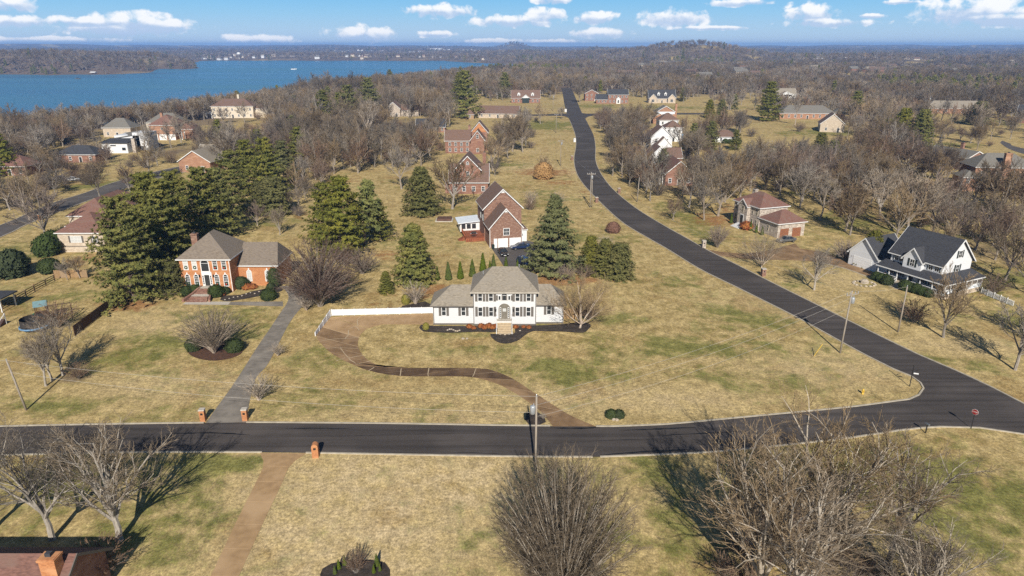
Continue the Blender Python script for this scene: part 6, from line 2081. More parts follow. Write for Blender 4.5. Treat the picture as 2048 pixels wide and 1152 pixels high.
def proj(x, y, z):
    d = y * CP - (z - CAMH) * SP
    return 1024 + FPX * x / d, 576 + FPX * (-y * SP - (z - CAMH) * CP) / d


PLACED = [(o.location.x, o.location.y) for o in COL.objects if o.parent is None and o.get('category') in ('tree', 'pine', 'evergreen')]


def belt(poly, n, gap, label, group, hmin, hmax, kinds, seed, corridor=32.0, far=False, name='bare_tree'):
    rg = random.Random(seed)
    pts = [G(*p) for p in poly]
    x0, x1 = min(p.x for p in pts), max(p.x for p in pts)
    y0, y1 = min(p.y for p in pts), max(p.y for p in pts)
    made = tries = 0
    while made < n and tries < n * 400:
        tries += 1
        x, y = rg.uniform(x0, x1), rg.uniform(y0, y1)
        if not in_poly(*proj(x, y, 0), poly):
            continue
        if any(abs(x - a) < gap and abs(y - b) < gap and math.hypot(x - a, y - b) < gap for a, b in PLACED):
            continue
        if not clear_of(x, y, corridor=corridor):
            continue
        if float(lake_sd(np.array([x]), np.array([y]))[0]) < 4:
            continue
        ms = kinds[rg.randrange(len(kinds))]
        hh = rg.uniform(hmin, hmax)
        if hides_view(x, y, hh):
            continue
        PLACED.append((x, y))
        plant(name, ms, (x, y), rg.uniform(0, 6.28), hh / top_of(ms), midlabel(MID.index(ms), hh, label), 'tree', group)
        made += 1


belt([(-60, 345), (-60, 268), (150, 258), (330, 238), (420, 222), (420, 235), (290, 250), (200, 262), (175, 285), (120, 300), (60, 325)], 62, 4.5, 'in the shoreline wood by lakeside houses', 'shoreline wood', 8, 12.5, MID, 101, 20)
belt([(400, 228), (560, 195), (660, 182), (660, 205), (540, 225), (430, 240)], 30, 5, 'on the shore behind the cream lake house', 'shore trees behind the lake house', 9, 13, MID, 102, 14)
belt([(300, 345), (440, 250), (620, 205), (800, 195), (900, 215), (900, 255), (800, 275), (640, 320), (470, 345), (380, 330)], 58, 7, 'in the wood between lakeside houses and brick gables', 'wood below the lakeside houses', 9, 14, MID, 103, 26)
belt([(640, 198), (1120, 190), (1120, 172), (640, 178)], 42, 8, 'in the wood behind the dormer house', 'wood behind the dormer house', 12, 17, MID, 104, 26)
belt([(1380, 345), (1400, 280), (1480, 262), (1560, 300), (1700, 300), (1800, 310), (1930, 400), (2060, 420), (2060, 470), (1900, 430), (1700, 410), (1500, 380)], 52, 8, 'in the wooded hollow above the grove', 'wooded hollow', 12, 17, MID, 105, 18)
belt([(1690, 300), (1740, 262), (1900, 262), (1960, 270), (1930, 300), (1830, 280), (1760, 300)], 16, 6, 'around the yellow green pines', 'trees around the yellow green pines', 6, 10, [MID[2], MID[4]], 106, 14)

# the rest of the near woods, past the trees one can count: one object of instanced bare trees
def gn_wood(name, rows, zz, label, coll):
    me = bpy.data.meshes.new(name)
    me.from_pydata(np.stack([rows[:, 0], rows[:, 1], zz - .1], -1).tolist(), [], [])
    for nm, tp, arr in (('vi', 'INT', rows[:, 2].astype(np.int32)), ('sc', 'FLOAT', rows[:, 3].astype(np.float32)), ('rz', 'FLOAT', rows[:, 4].astype(np.float32))):
        a = me.attributes.new(nm, tp, 'POINT')
        a.data.foreach_set('value', arr)
    ng = bpy.data.node_groups.new(name, 'GeometryNodeTree')
    ng.interface.new_socket('Geometry', in_out='INPUT', socket_type='NodeSocketGeometry')
    ng.interface.new_socket('Geometry', in_out='OUTPUT', socket_type='NodeSocketGeometry')
    N = ng.nodes.new
    gi, go = N('NodeGroupInput'), N('NodeGroupOutput')
    ci = N('GeometryNodeCollectionInfo')
    ci.inputs['Collection'].default_value = coll
    ci.inputs['Separate Children'].default_value = True
    ci.inputs['Reset Children'].default_value = True
    ip = N('GeometryNodeInstanceOnPoints')
    ip.inputs['Pick Instance'].default_value = True

    def attr(nm, tp):
        n = N('GeometryNodeInputNamedAttribute')
        n.data_type = tp
        n.inputs['Name'].default_value = nm
        return n.outputs['Attribute']
    cx = N('ShaderNodeCombineXYZ')
    ng.links.new(attr('rz', 'FLOAT'), cx.inputs[2])
    ng.links.new(gi.outputs[0], ip.inputs['Points'])
    ng.links.new(ci.outputs[0], ip.inputs['Instance'])
    ng.links.new(attr('vi', 'INT'), ip.inputs['Instance Index'])
    ng.links.new(cx.outputs[0], ip.inputs['Rotation'])
    ng.links.new(attr('sc', 'FLOAT'), ip.inputs['Scale'])
    ng.links.new(ip.outputs[0], go.inputs[0])
    o = link(name, me)
    md = o.modifiers.new('woods', 'NODES')
    md.node_group = ng
    tag(o, label, 'woodland', kind='stuff')
    return o


def joined(ms, nm):
    me = bpy.data.meshes.new(nm)
    v = [tuple(q.co) for q in ms[0].vertices] + [tuple(q.co) for q in ms[1].vertices]
    k = len(ms[0].vertices)
    f = [tuple(p.vertices) for p in ms[0].polygons] + [tuple(i + k for i in p.vertices) for p in ms[1].polygons]
    me.from_pydata(v, [], f)
    me.materials.append(ms[0].materials[0])
    me.materials.append(ms[1].materials[0])
    me.polygons.foreach_set('material_index', [0] * len(ms[0].polygons) + [1] * len(ms[1].polygons))
    return me


mid_col = bpy.data.collections.new('mid_tree_kinds')
for k, ms in enumerate(MID + SHRUB[:1]):
    mid_col.objects.link(bpy.data.objects.new('mid_tree_kind_%d' % k, joined(ms, 'mid_tree')))
MIDW = []


def fill(poly, n, gap, hmin, hmax, seed, corridor=20.0, shrub=.25):
    rg = random.Random(seed)
    pts = [G(*p) for p in poly]
    x0, x1 = min(p.x for p in pts), max(p.x for p in pts)
    y0, y1 = min(p.y for p in pts), max(p.y for p in pts)
    made = tries = 0
    grid = {}
    while made < n and tries < n * 60:
        tries += 1
        x, y = rg.uniform(x0, x1), rg.uniform(y0, y1)
        if not in_poly(*proj(x, y, 0), poly):
            continue
        c = (int(x // gap), int(y // gap))
        if any((c[0] + i, c[1] + j) in grid and math.hypot(x - grid[(c[0] + i, c[1] + j)][0], y - grid[(c[0] + i, c[1] + j)][1]) < gap for i in (-1, 0, 1) for j in (-1, 0, 1)):
            continue
        if not clear_of(x, y, corridor=corridor, rh=8.0, rr=6.0):
            continue
        if float(lake_sd(np.array([x]), np.array([y]))[0]) < 3:
            continue
        hh = rg.uniform(hmin, hmax)
        is_shrub = rg.random() < shrub
        if hides_view(x, y, 4.0 if is_shrub else hh):
            continue
        grid[c] = (x, y)
        if is_shrub:
            MIDW.append((x, y, 6, rg.uniform(.9, 1.8), rg.uniform(0, 6.28)))
        else:
            MIDW.append((x, y, rg.randrange(6), hh / 11.5, rg.uniform(0, 6.28)))
        made += 1


fill([(-80, 350), (-80, 262), (150, 252), (330, 234), (420, 216), (560, 192), (660, 182), (660, 196), (430, 236), (290, 250), (200, 262), (170, 288), (120, 302), (60, 328)], 460, 3.2, 8, 14, 201, 12)
fill([(200, 345), (300, 300), (440, 246), (620, 205), (800, 195), (900, 215), (900, 255), (800, 280), (640, 330), (470, 350), (340, 345)], 360, 4.4, 9, 16, 202, 10, .3)
fill([(480, 345), (640, 235), (800, 205), (900, 215), (885, 300), (860, 330), (760, 345), (640, 352)], 260, 5, 10, 17, 212, 8, .25)
fill([(985, 345), (985, 240), (1080, 240), (1090, 290), (1050, 300), (1010, 340)], 26, 7, 10, 15, 213, 8, .2)
fill([(1200, 300), (1185, 235), (1300, 235), (1320, 260), (1290, 290)], 52, 5, 10, 15, 214, 8, .25)
fill([(560, 440), (600, 340), (660, 345), (640, 400), (600, 440)], 16, 5, 6, 10, 215, 10, .5)
fill([(600, 200), (1118, 196), (1118, 170), (600, 176)], 260, 5.5, 13, 20, 203, 16)
fill([(1180, 184), (1180, 170), (2060, 170), (2060, 235), (1900, 200), (1700, 205), (1500, 200), (1400, 190)], 220, 6.5, 11, 17, 204, 20)
fill([(1380, 350), (1400, 280), (1480, 262), (1560, 290), (1700, 290), (1800, 300), (1930, 385), (2060, 410), (2060, 520), (1900, 470), (1700, 430), (1500, 385)], 80, 7.5, 11, 17, 205, 16, .2)
fill([(1500, 262), (1760, 235), (2060, 245), (2060, 300), (1930, 300), (1800, 290), (1560, 290)], 60, 8, 9, 14, 206, 16, .3)
fill([(1195, 350), (1240, 285), (1300, 270), (1380, 290), (1400, 350), (1380, 400), (1300, 395), (1230, 360)], 60, 4.5, 9, 14, 207, 8, .25)
fill([(-60, 440), (-60, 350), (60, 335), (160, 300), (230, 310), (180, 370), (60, 410)], 70, 5, 6, 10, 208, 16, .5)
fill([(-700, 420), (-600, 330), (-80, 262), (-80, 350), (-200, 400)], 200, 5, 7, 12, 216, 14)
fill([(2060, 470), (2060, 180), (2500, 190), (2600, 420), (2500, 560)], 220, 7, 9, 15, 217, 14)
MIDW = np.array(MIDW)
gn_wood('bare_wood', MIDW, np.where(np.hypot(MIDW[:, 0], MIDW[:, 1]) > 240, ground_z(MIDW[:, 0], MIDW[:, 1]), 0), 'dense brush and bare trees filling the woods between the houses', mid_col)

# far-off woods that read as one mass: instanced low trees, one object
far_col = bpy.data.collections.new('far_tree_kinds')
EV = pine_tree(76, 15, 4.2, .04, 9, 6, 4, 5, 2.0, .7, irregular=.2)


for k, ms in enumerate(FARV + [EV]):
    far_col.objects.link(bpy.data.objects.new('far_tree_kind_%d' % k, joined(ms, 'far_tree')))

# far buildings first, so that the woods leave them visible
FARB = []
fb = random.Random(9)
wall_cols = [M['siding'], M['stucco'], M['brick_tan'], M['brick_red'], M['siding']]
roof_cols = [M['shingle_brown'], M['shingle_grey'], M['shingle_tan'], M['shingle_dark']]
FBM = {}


def far_building(px, py, L, D, ze, rh, wi, ri, label, group, name='far_house', cat='house', zg=None, rz=0.0):
    z = 0.0
    for _ in range(3):
        p = G(px, py, z)
        z = gz(p.x, p.y)
    if float(lake_sd(np.array([p.x]), np.array([p.y]))[0]) < 25 or math.hypot(p.x, p.y) < 700 or abs(proj(p.x, p.y, z)[1] - py) > 5:
        return None
    key = (round(L), round(D), round(ze), round(rh, 1), wi, ri)
    if key not in FBM:
        mb = MB().box(-L / 2, L / 2, 0, D, -2, ze)
        nb = len(mb.f)
        o = .6
        if rh > .4:
            mb.add([(-L / 2 - o, -o, ze), (L / 2 + o, -o, ze), (L / 2 + o, D + o, ze), (-L / 2 - o, D + o, ze), (-L / 2 - o, D / 2, ze + rh), (L / 2 + o, D / 2, ze + rh)], [(0, 1, 5, 4), (2, 3, 4, 5), (1, 2, 5), (3, 0, 4), (3, 2, 1, 0)])
        nr_ = len(mb.f)
        n = max(2, int(L / 4))
        for st in range(max(1, int(ze / 3))):
            for k in range(n):
                u = -L / 2 + L * (k + .5) / n
                mb.add([(u - .6, -.04, .9 + st * 3), (u + .6, -.04, .9 + st * 3), (u + .6, -.04, 2.4 + st * 3), (u - .6, -.04, 2.4 + st * 3)], [(0, 1, 2, 3)])
        me = mb.mesh('far_house', wall_cols[wi])
        me.materials.append(roof_cols[ri])
        me.materials.append(M['glass'])
        me.polygons.foreach_set('material_index', [0] * nb + [1] * (nr_ - nb) + [2] * (len(mb.f) - nr_))
        FBM[key] = me
    o_ = link(name, FBM[key], None, (p.x, p.y, z), rz)
    tag(o_, label, cat, group)
    FARB.append((p.x, p.y, L))
    return o_


for k in range(64):
    px = fb.choice([fb.uniform(398, 510), fb.uniform(398, 900), fb.uniform(420, 1000)])
    far_building(px, fb.uniform(111, 118.5), fb.choice([11, 14, 17]), 12, fb.choice([4, 6, 7]), 4, fb.choice([0, 0, 1, 2]), fb.choice([0, 1, 2]), 'tiny pale house on the opposite lake shore', 'houses on the opposite shore', rz=fb.uniform(-.3, .3))
for k in range(22):
    px = fb.choice([fb.uniform(580, 700), fb.uniform(690, 800), fb.uniform(560, 940)])
    far_building(px, fb.uniform(101, 108), fb.choice([24, 34, 44]), 20, fb.choice([6, 8]), 4, 0, fb.choice([0, 1]), 'white building among the far hills across the lake', 'white buildings across the lake', name='far_building', cat='building')
for k, (px, L, hh) in enumerate([(872, 60, 22), (890, 50, 14), (918, 60, 12), (940, 40, 14), (860, 120, 9), (905, 140, 9), (950, 70, 8)]):
    far_building(px, 103.2 + .3 * (k % 2), L * 1.5, 50, hh, .2, 0, 1, 'long white flat roofed building on the far hillside', 'flat white hillside buildings', name='far_building', cat='building')
for k in range(16):
    far_building(fb.uniform(10, 390), fb.uniform(106, 119), fb.choice([14, 18]), 10, fb.choice([3, 4]), 3.6, fb.choice([0, 1, 2]), fb.choice([0, 1, 2]), 'small pale house in the peninsula wood', 'houses on the peninsula', rz=fb.uniform(-.4, .4))
for k in range(70):
    far_building(fb.uniform(1230, 2046), fb.choice([fb.uniform(112, 130), fb.uniform(128, 160)]), fb.choice([14, 18, 22]), 10, fb.choice([3.2, 4, 5.5]), 4.2, fb.choice([0, 1, 2, 3]), fb.choice([0, 1, 2]), 'small house half hidden in the right hand woods', 'houses in the right hand woods', rz=fb.uniform(-.5, .5))
FB = np.array(FARB)


def far_wood():
    rg = np.random.RandomState(4)
    P = []
    for (ra, rb, sp, sc0, sc1) in ((470, 1000, 9.5, .85, 1.3), (1000, 2000, 13.5, .9, 1.4), (2000, 4200, 23, 1.1, 1.7), (4200, 7500, 42, 1.6, 2.4)):
        n = int(.5 * R(100) * (rb * rb - ra * ra) / sp ** 2)
        r = np.sqrt(rg.uniform(ra * ra, rb * rb, n))
        a = rg.uniform(R(-50), R(50), n)
        x, y = r * np.sin(a), r * np.cos(a)
        sd = lake_sd(x, y)
        keep = sd > 6
        # open ground nearer than the wood's edge
        edge = np.interp(a, [R(-50), az_of(300), az_of(640), az_of(1000), az_of(1130), az_of(1360), az_of(1480), az_of(1700), az_of(2048), R(50)], [400, 430, 470, 590, 720, 600, 520, 470, 480, 480])
        keep &= r > edge
        nz = np.sin(x / 61 + 2) * np.sin(y / 83) + .6 * np.sin(x / 27 - y / 39)
        keep &= (nz > -.62) | (rg.rand(n) < .12)
        for (hx, hy) in HOUSE_POS:
            d = math.hypot(hx, hy)
            ux, uy = hx / d, hy / d
            al = (hx - x) * ux + (hy + 4 - y) * uy
            si = np.abs((hx - x) * uy - (hy + 4 - y) * ux)
            keep &= ~((si < 14) & (al > -16) & (al < 60))
        for (hx, hy, L) in FARB:
            d = math.hypot(hx, hy)
            ux, uy = hx / d, hy / d
            al = (hx - x) * ux + (hy + 4 - y) * uy
            si = np.abs((hx - x) * uy - (hy + 4 - y) * ux)
            keep &= ~((si < L * .5 + 2) & (al > -16) & (al < min(26 + d * .025, 110)))
        for q in RLX[::2]:
            if q[1] > 440:
                keep &= np.hypot(x - q[0], y - q[1]) > 9
        idx = np.where(keep)[0]
        grove = np.sin(x / 140 + 1.3) * np.sin(y / 170 + .4)
        vi = rg.randint(0, 4, n)
        ev = (rg.rand(n) < np.where(grove > .8, .4, .012)) | ((sd < 40) & (sd > 0) & (rg.rand(n) < .06))
        vi[ev] = 4
        sc = rg.uniform(sc0, sc1, n)
        sc[ev] *= .75
        P.append(np.stack([x, y, vi, sc, rg.uniform(0, 6.28, n)], -1)[idx])
    # shoreline edge of the near wood, in front of the water
    P = np.concatenate(P)
    return P


FW = far_wood()
print('far wood', len(FW))
fz = ground_z(FW[:, 0], FW[:, 1])


azw = np.arctan2(FW[:, 0], FW[:, 1])
lake_side = (azw < az_of(1000)) & (FW[:, 1] > 900)
gn_wood('far_wood', FW[~lake_side], fz[~lake_side], 'grey brown winter woods stretching to the horizon', far_col)
gn_wood('lakeshore_wood', FW[lake_side], fz[lake_side], 'grey woods on the peninsula and far shore of the lake', far_col)

# ------------------------------------------------------------------ water tower, boats
p = G(477, 104, 20)
zt = gz(p.x, p.y)
wt = empty('water_tower', (p.x, p.y, zt), 0, 'white water tower above the far shore', 'water tower')
wt.scale = (.42, .42, .42)
MB().lathe([(5, -3), (3.2, 6), (3.0, 26), (6, 30)], 12).build('pedestal', M['white'], wt, smooth=True)
MB().lathe([(6, 30), (15, 35), (17, 42), (14, 49), (6, 53), (.5, 54)], 16).build('tank', M['white'], wt, smooth=True)


def boat(px, py, s, m, label):
    p = G(px, py, WATER_Z)
    o = empty('motor_boat', (p.x, p.y, WATER_Z), .2, label, 'boat')
    MB().add([(-3 * s, -.9 * s, -.2), (2 * s, -1.0 * s, -.2), (3.6 * s, 0, -.2), (2 * s, 1.0 * s, -.2), (-3 * s, .9 * s, -.2), (-3.1 * s, -1.1 * s, .9 * s), (2.2 * s, -1.2 * s, 1.1 * s), (4.3 * s, 0, 1.3 * s), (2.2 * s, 1.2 * s, 1.1 * s), (-3.1 * s, 1.1 * s, .9 * s)],
             [(4, 3, 2, 1, 0), (5, 6, 7, 8, 9)] + [(k, (k + 1) % 5, 5 + (k + 1) % 5, 5 + k) for k in range(5)]).build('hull', m, o)
    MB().add([(-.8 * s, -.7 * s, 1 * s), (1.2 * s, -.7 * s, 1.05 * s), (1.2 * s, .7 * s, 1.05 * s), (-.8 * s, .7 * s, 1 * s), (-.6 * s, -.6 * s, 1.9 * s), (.6 * s, -.6 * s, 1.9 * s), (.6 * s, .6 * s, 1.9 * s), (-.6 * s, .6 * s, 1.9 * s)],
             [(4, 5, 6, 7), (0, 1, 5, 4), (1, 2, 6, 5), (2, 3, 7, 6), (3, 0, 4, 7)]).build('cabin', M['glass'], o)


boat(587, 139, 1.8, M['white'], 'white motor boat out on the blue water')
boat(155, 158, 1.2, M['car_grey'], 'small dark boat near the peninsula shore')
p = G(185, 148.6, WATER_Z)
dk = empty('boat_house', (p.x, p.y, WATER_Z), 0, 'white roofed boat house at the peninsula shore', 'boat house')
for sx in (-4, 4):
    for sy in (0, 8):
        MB().lathe([(.15, -2), (.15, 3)], 6, (sx, sy, 0)).build('post', M['wood_grey'], dk)
MB().add([(-5, -1, 3), (5, -1, 3), (5, 9, 3), (-5, 9, 3), (-5, 4, 4.8), (5, 4, 4.8)], [(0, 1, 5, 4), (2, 3, 4, 5), (1, 2, 5), (3, 0, 4), (3, 2, 1, 0)]).build('roof', M['white'], dk)
MB().box(-4.6, 4.6, -.5, 8.5, .3, .6).build('deck', M['wood_grey'], dk)


# ------------------------------------------------------------------ poles and wires
def pole(px, py, hgt, label, arm=True, transformer=False, lean=(0, 0), twin=False, r=.14, rz=0.0):
    g = G(px, py)
    o = empty('utility_pole', (g.x, g.y, 0), rz, label, 'utility pole')
    top = Vector((lean[0], lean[1], hgt))
    MB().tube([(0, 0, -.3), top * .5, top], [r, r * .85, r * .7], 8).build('shaft', M['wood_grey'], o, smooth=True)
    if twin:
        MB().tube([(.55, .2, -.3), top + Vector((.3, .1, -.4))], [r * .9, r * .7], 8).build('shaft', M['wood_grey'], o, smooth=True)
    if arm:
        c = top + Vector((0, -.16, -.55))
        MB().box(c.x - 1.2, c.x + 1.2, c.y - .06, c.y + .06, c.z - .07, c.z + .07).build('crossarm', M['wood_grey'], o)
        for sx in (-1.1, -.5, .5, 1.1):
            MB().lathe([(.03, 0), (.07, .06), (.05, .14), (.08, .2), (.03, .28)], 6, (c.x + sx, c.y, c.z + .07)).build('insulator', M['metal_grey'], o)
    else:
        MB().lathe([(.03, 0), (.07, .06), (.05, .14), (.08, .2), (.03, .28)], 6, (top.x, top.y, top.z)).build('insulator', M['metal_grey'], o)
    if transformer:
        t = top + Vector((transformer * .45, -.1, -2.0))
        tr = MB().lathe([(.22, 0), (.30, .06), (.30, .85), (.26, .95), (.1, 1.0)], 10, t).build('transformer', M['metal_grey'], o, smooth=True)
        MB().lathe([(.04, 0), (.06, .1), (.03, .3)], 6, (t.x + .1, t.y, t.z + .98)).build('bushing', M['metal_grey'], tr)
    return Vector((g.x, g.y, 0)) + top


P1 = pole(1071, 946, 9.4, 'grey utility pole with transformer at the near roadside', False, -.85)
MB2 = None
P5 = pole(53, 820, 6.9, 'weathered utility pole on the left lawn', False, 0, (-.9, .1), False, r=.14)
P2 = pole(1680, 706, 10.0, 'tall utility pole with crossarm and blue white transformer beside the road', True, .7, (.25, 0), rz=.4)
P3 = pole(1796, 664, 7.8, 'plain utility pole across the road from the crossarm pole', False)
P4 = pole(1180, 415, 10.2, 'double utility pole with crossarm at the road bend', True, .6, (0, 0), True)
P6 = pole(1274, 404, 7.0, 'leaning pale pole stub under the bend trees', False, 0, (.25, .0))
P7 = pole(1121, 332, 10, 'utility pole with crossarm on the straw coloured verge', True, .6)
P8 = pole(1112, 266, 10, 'utility pole beside the green verge', True)
P9 = pole(1106, 222, 11, 'utility pole with crossarm past the side street', True, .6)
P10 = pole(1428, 218, 11, 'utility pole between the dark magnolias', False)
P11 = pole(1850, 230, 12, 'utility pole rising above the right hand trees', False, .6, (1.0, 0))
P12 = pole(45, 402, 8, 'utility pole beside the far left street', False, 0, (-.8, 0))
P13 = pole(884, 225, 9, 'thin utility pole in the wood behind the long wing', False)


def wire(a, b, sag, label, r=.016):
    pts = []
    for k in range(25):
        t = k / 24
        q = a.lerp(b, t)
        q.z -= sag * 4 * t * (1 - t)
        pts.append(q)
    o = MB().tube(pts, r, 4, False).build('overhead_wire', M['wire'])
    return tag(o, label, 'wire', 'overhead wires')


d1 = Vector((0, 0, -1.0))
wire(P5, P1, .9, 'thin wire strung between the near roadside pole and the left lawn pole', .016)
wire(P5 + d1 * 1.6, P1 + d1 * 1.9, 1.1, 'thin wire strung between the near roadside pole and the left lawn pole', .016)
wire(P1, P2, 1.0, 'thin wire strung from the near roadside pole to the crossarm pole', .015)
wire(P1 + d1, P2 + d1, 1.2, 'thin wire strung from the near roadside pole to the crossarm pole', .015)
wire(P1 + d1 * 2.4, P2 + d1 * 2.6, 1.4, 'thin wire strung from the near roadside pole to the crossarm pole', .015)
wire(P5, P5 + Vector((-55, 8, 0)), .8, 'wire running on from the left lawn pole', .015)
wire(P2, P3, .3, 'short wire crossing the road between the two road poles', .014)
wire(P2 + d1 * .5, P4, 2.2, 'long wire following the winding road', .014)
wire(P4, P7, 1.5, 'wire between the bend pole and the verge pole', .018)
wire(P7, P8, 1.2, 'wire between the verge pole and the green verge pole', .02)

# ------------------------------------------------------------------ fences
def seg_fence(name, label, pts, z1, part_builder, step):
    pass


vf = empty('vinyl_fence', G(662, 633), 0, 'low white vinyl fence around the parking pad', 'fence')
o0 = Vector(vf.location)
line_a = [G(866, 626.5), G(664, 631.5)]
line_b = [G(661, 633), G(631, 672)]
for (a, b), hh0, hh1 in ((line_a, 1.15, 1.15), (line_b, 1.15, .55)):
    n = max(4, int((b - a).length / 1.85))
    for k in range(n):
        p, q = a.lerp(b, k / n), a.lerp(b, (k + 1) / n)
        hgt = hh0 + (hh1 - hh0) * k / n
        d = (q - p).normalized()
        s = Vector((-d.y, d.x, 0)) * .04
        e = d * .07
        pts = [p + e - s - o0, q - e - s - o0, q - e + s - o0, p + e + s - o0]
        MB().prism([(v.x, v.y) for v in pts], .05, hgt).build('panel', M['white_vinyl'], vf)
        pp = p - o0
        MB().box(pp.x - .07, pp.x + .07, pp.y - .07, pp.y + .07, 0, hgt + .08).build('post', M['white_vinyl'], vf)
    pp = b - o0
    MB().box(pp.x - .07, pp.x + .07, pp.y - .07, pp.y + .07, 0, hh1 + .08).build('post', M['white_vinyl'], vf)

pf = empty('plank_fence', G(163, 662), 0, 'dark brown plank fence running down the lawn', 'fence')
o0 = Vector(pf.location)
fl = smooth_line([G(150, 672), G(185, 645), G(215, 622), G(238, 604), G(250, 597)], 2.4)
for k in range(len(fl) - 1):
    p, q = fl[k] - o0, fl[k + 1] - o0
    mb = MB()
    n = 12
    for i in range(n):
        a, b = p.lerp(q, i / n), p.lerp(q, (i + .93) / n)
        d = (b - a).normalized()
        s = Vector((-d.y, d.x, 0)) * .015
        hh = 1.75 + .04 * math.sin(i * 2.7 + k)
        mb.prism([(v.x, v.y) for v in (a - s, b - s, b + s, a + s)], .05, hh)
    mb.build('panel', M['wood_fence'], pf)
    MB().box(p.x - .06, p.x + .06, p.y - .02, p.y + .1, 0, 1.7).build('post', M['wood_fence'], pf)
pf2 = empty('plank_fence', G(112, 556), 0, 'short pale plank fence beside the tan house', 'fence')
o0 = Vector(pf2.location)
fl = [G(110, 557), G(122, 556), G(136, 556), G(150, 555.5), G(164, 555), G(176, 556)]
for k in range(len(fl) - 1):
    p, q = fl[k] - o0, fl[k + 1] - o0
    mb = MB()
    for i in range(9):
        a, b = p.lerp(q, i / 9), p.lerp(q, (i + .92) / 9)
        mb.prism([(v[0], v[1]) for v in ((a.x, a.y - .015), (b.x, b.y - .015), (b.x, b.y + .015), (a.x, a.y + .015))], .05, 1.7 + .05 * math.sin(i * 2.1 + k))
    mb.build('panel', M['wood_pale'], pf2)
rf = empty('rail_fence', G(0, 610), 0, 'dark split rail fence with pale posts across the left lawn', 'fence')
o0 = Vector(rf.location)
fl = smooth_line([G(110, 562), G(70, 583), G(34, 604), G(-20, 630)], 2.6)
for k in range(len(fl)):
    p = fl[k] - o0
    MB().box(p.x - .08, p.x + .08, p.y - .08, p.y + .08, 0, 1.45).build('post', M['wood_pale'], rf)
    if k + 1 < len(fl):
        q = fl[k + 1] - o0
        for zz in (.4, .8, 1.2):
            MB().tube([(p.x, p.y, zz), (q.x, q.y, zz)], .08, 4).build('rail', M['wood_fence'], rf)
kf = empty('picket_fence', (88.2, 120.6, 0), 0, 'white picket fence running down from the screened porch', 'fence')
a, b = Vector((0, 0, 0)), G(2026, 613) - Vector((88.2, 120.6, 0))
for k in range(5):
    p, q = a.lerp(b, k / 5), a.lerp(b, (k + 1) / 5)
    mb = MB()
    for i in range(11):
        c = p.lerp(q, (i + .5) / 11)
        mb.add([(c.x - .045, c.y - .02, .08), (c.x + .045, c.y - .02, .08), (c.x + .045, c.y - .02, .95), (c.x, c.y - .02, 1.08), (c.x - .045, c.y - .02, .95)], [(0, 1, 2, 3, 4)])
    d = (q - p)
    mb.tube([p + Vector((0, 0, .3)), q + Vector((0, 0, .3))], .04, 4).tube([p + Vector((0, 0, .8)), q + Vector((0, 0, .8))], .04, 4)
    mb.build('picket_panel', M['white'], kf)
    MB().box(p.x - .07, p.x + .07, p.y - .07, p.y + .07, 0, 1.2).build('post', M['white'], kf)


# ------------------------------------------------------------------ street furniture
def brick_pier(px, py, hgt, w, m, label, name='brick_pier', cat='pier', arch=False):
    g = G(px, py)
    o = empty(name, (g.x, g.y, 0), .1, label, cat)
    mb = MB()
    if arch:
        n = 10
        pr = [(-w / 2, 0), (w / 2, 0)] + [(w / 2 * math.cos(math.pi * k / n), hgt - w / 2 + w / 2 * math.sin(math.pi * k / n)) for k in range(n + 1)]
        vs = [(x, -w / 2, z) for x, z in pr] + [(x, w / 2, z) for x, z in pr]
        k = len(pr)
        mb.add(vs, [tuple(range(k)), tuple(range(2 * k - 1, k - 1, -1))] + [(i, k + i, k + (i + 1) % k, (i + 1) % k) for i in range(k)])
    else:
        mb.box(-w / 2, w / 2, -w / 2, w / 2, 0, hgt)
    mb.build('body', m, o)
    if not arch:
        MB().bevbox(-w / 2 - .06, w / 2 + .06, -w / 2 - .06, w / 2 + .06, hgt + .002, hgt + .14, .05).build('cap', M['concrete'], o)
    MB().box(-.14, .14, -w / 2 - .04, -w / 2 + .02, hgt * .62, hgt * .62 + .24).build('mailbox_door', M['black_metal'], o)
    return o


brick_pier(632, 913, 1.75, .72, M['brick_orange'], 'arched orange brick mailbox at the tan driveway', 'brick_mailbox', 'mailbox', True)
brick_pier(407, 841, 1.5, .62, M['brick_orange'], 'square brick pier left of the grey driveway mouth')
brick_pier(491, 840, 1.5, .62, M['brick_orange'], 'square brick pier right of the grey driveway mouth')
brick_pier(1407, 495, 1.6, .8, M['stone'], 'pale stone mailbox beside the urn shaped shrub', 'stone_mailbox', 'mailbox')
brick_pier(1526, 552, 1.5, .8, M['brick_mixed'], 'dark brick mailbox at the road edge before the bare tree', 'brick_mailbox', 'mailbox')
brick_pier(1193, 405, 1.5, .8, M['brick_mixed'], 'brown brick mailbox at the inside of the bend', 'brick_mailbox', 'mailbox')
brick_pier(1238, 386, 1.5, .8, M['brick_mixed'], 'brick mailbox at the outside of the bend', 'brick_mailbox', 'mailbox')
brick_pier(1144, 320, 1.6, .8, M['brick_mixed'], 'brick mailbox on the straw coloured verge', 'brick_mailbox', 'mailbox')
brick_pier(80, 440, 1.5, .8, M['brick_orange'], 'brick mailbox beside the far left street', 'brick_mailbox', 'mailbox')
brick_pier(1149, 284, 1.8, 1.0, M['white'], 'white box at the road edge below the green verge', 'utility_box', 'utility box')
brick_pier(1131, 224, 2.0, 1.4, M['white'], 'white sign post box at the side street corner', 'utility_box', 'utility box')

g = G(1942, 857)
st = empty('stop_sign', (g.x, g.y, 0), R(-52), 'red stop sign at the street junction', 'sign')
MB().tube([(0, 0, -.2), (0, 0, 2.6)], .045, 6).build('post', M['black_metal'], st)
oc = [(.35 * math.cos(math.pi / 8 + k * math.pi / 4), .35 * math.sin(math.pi / 8 + k * math.pi / 4)) for k in range(8)]


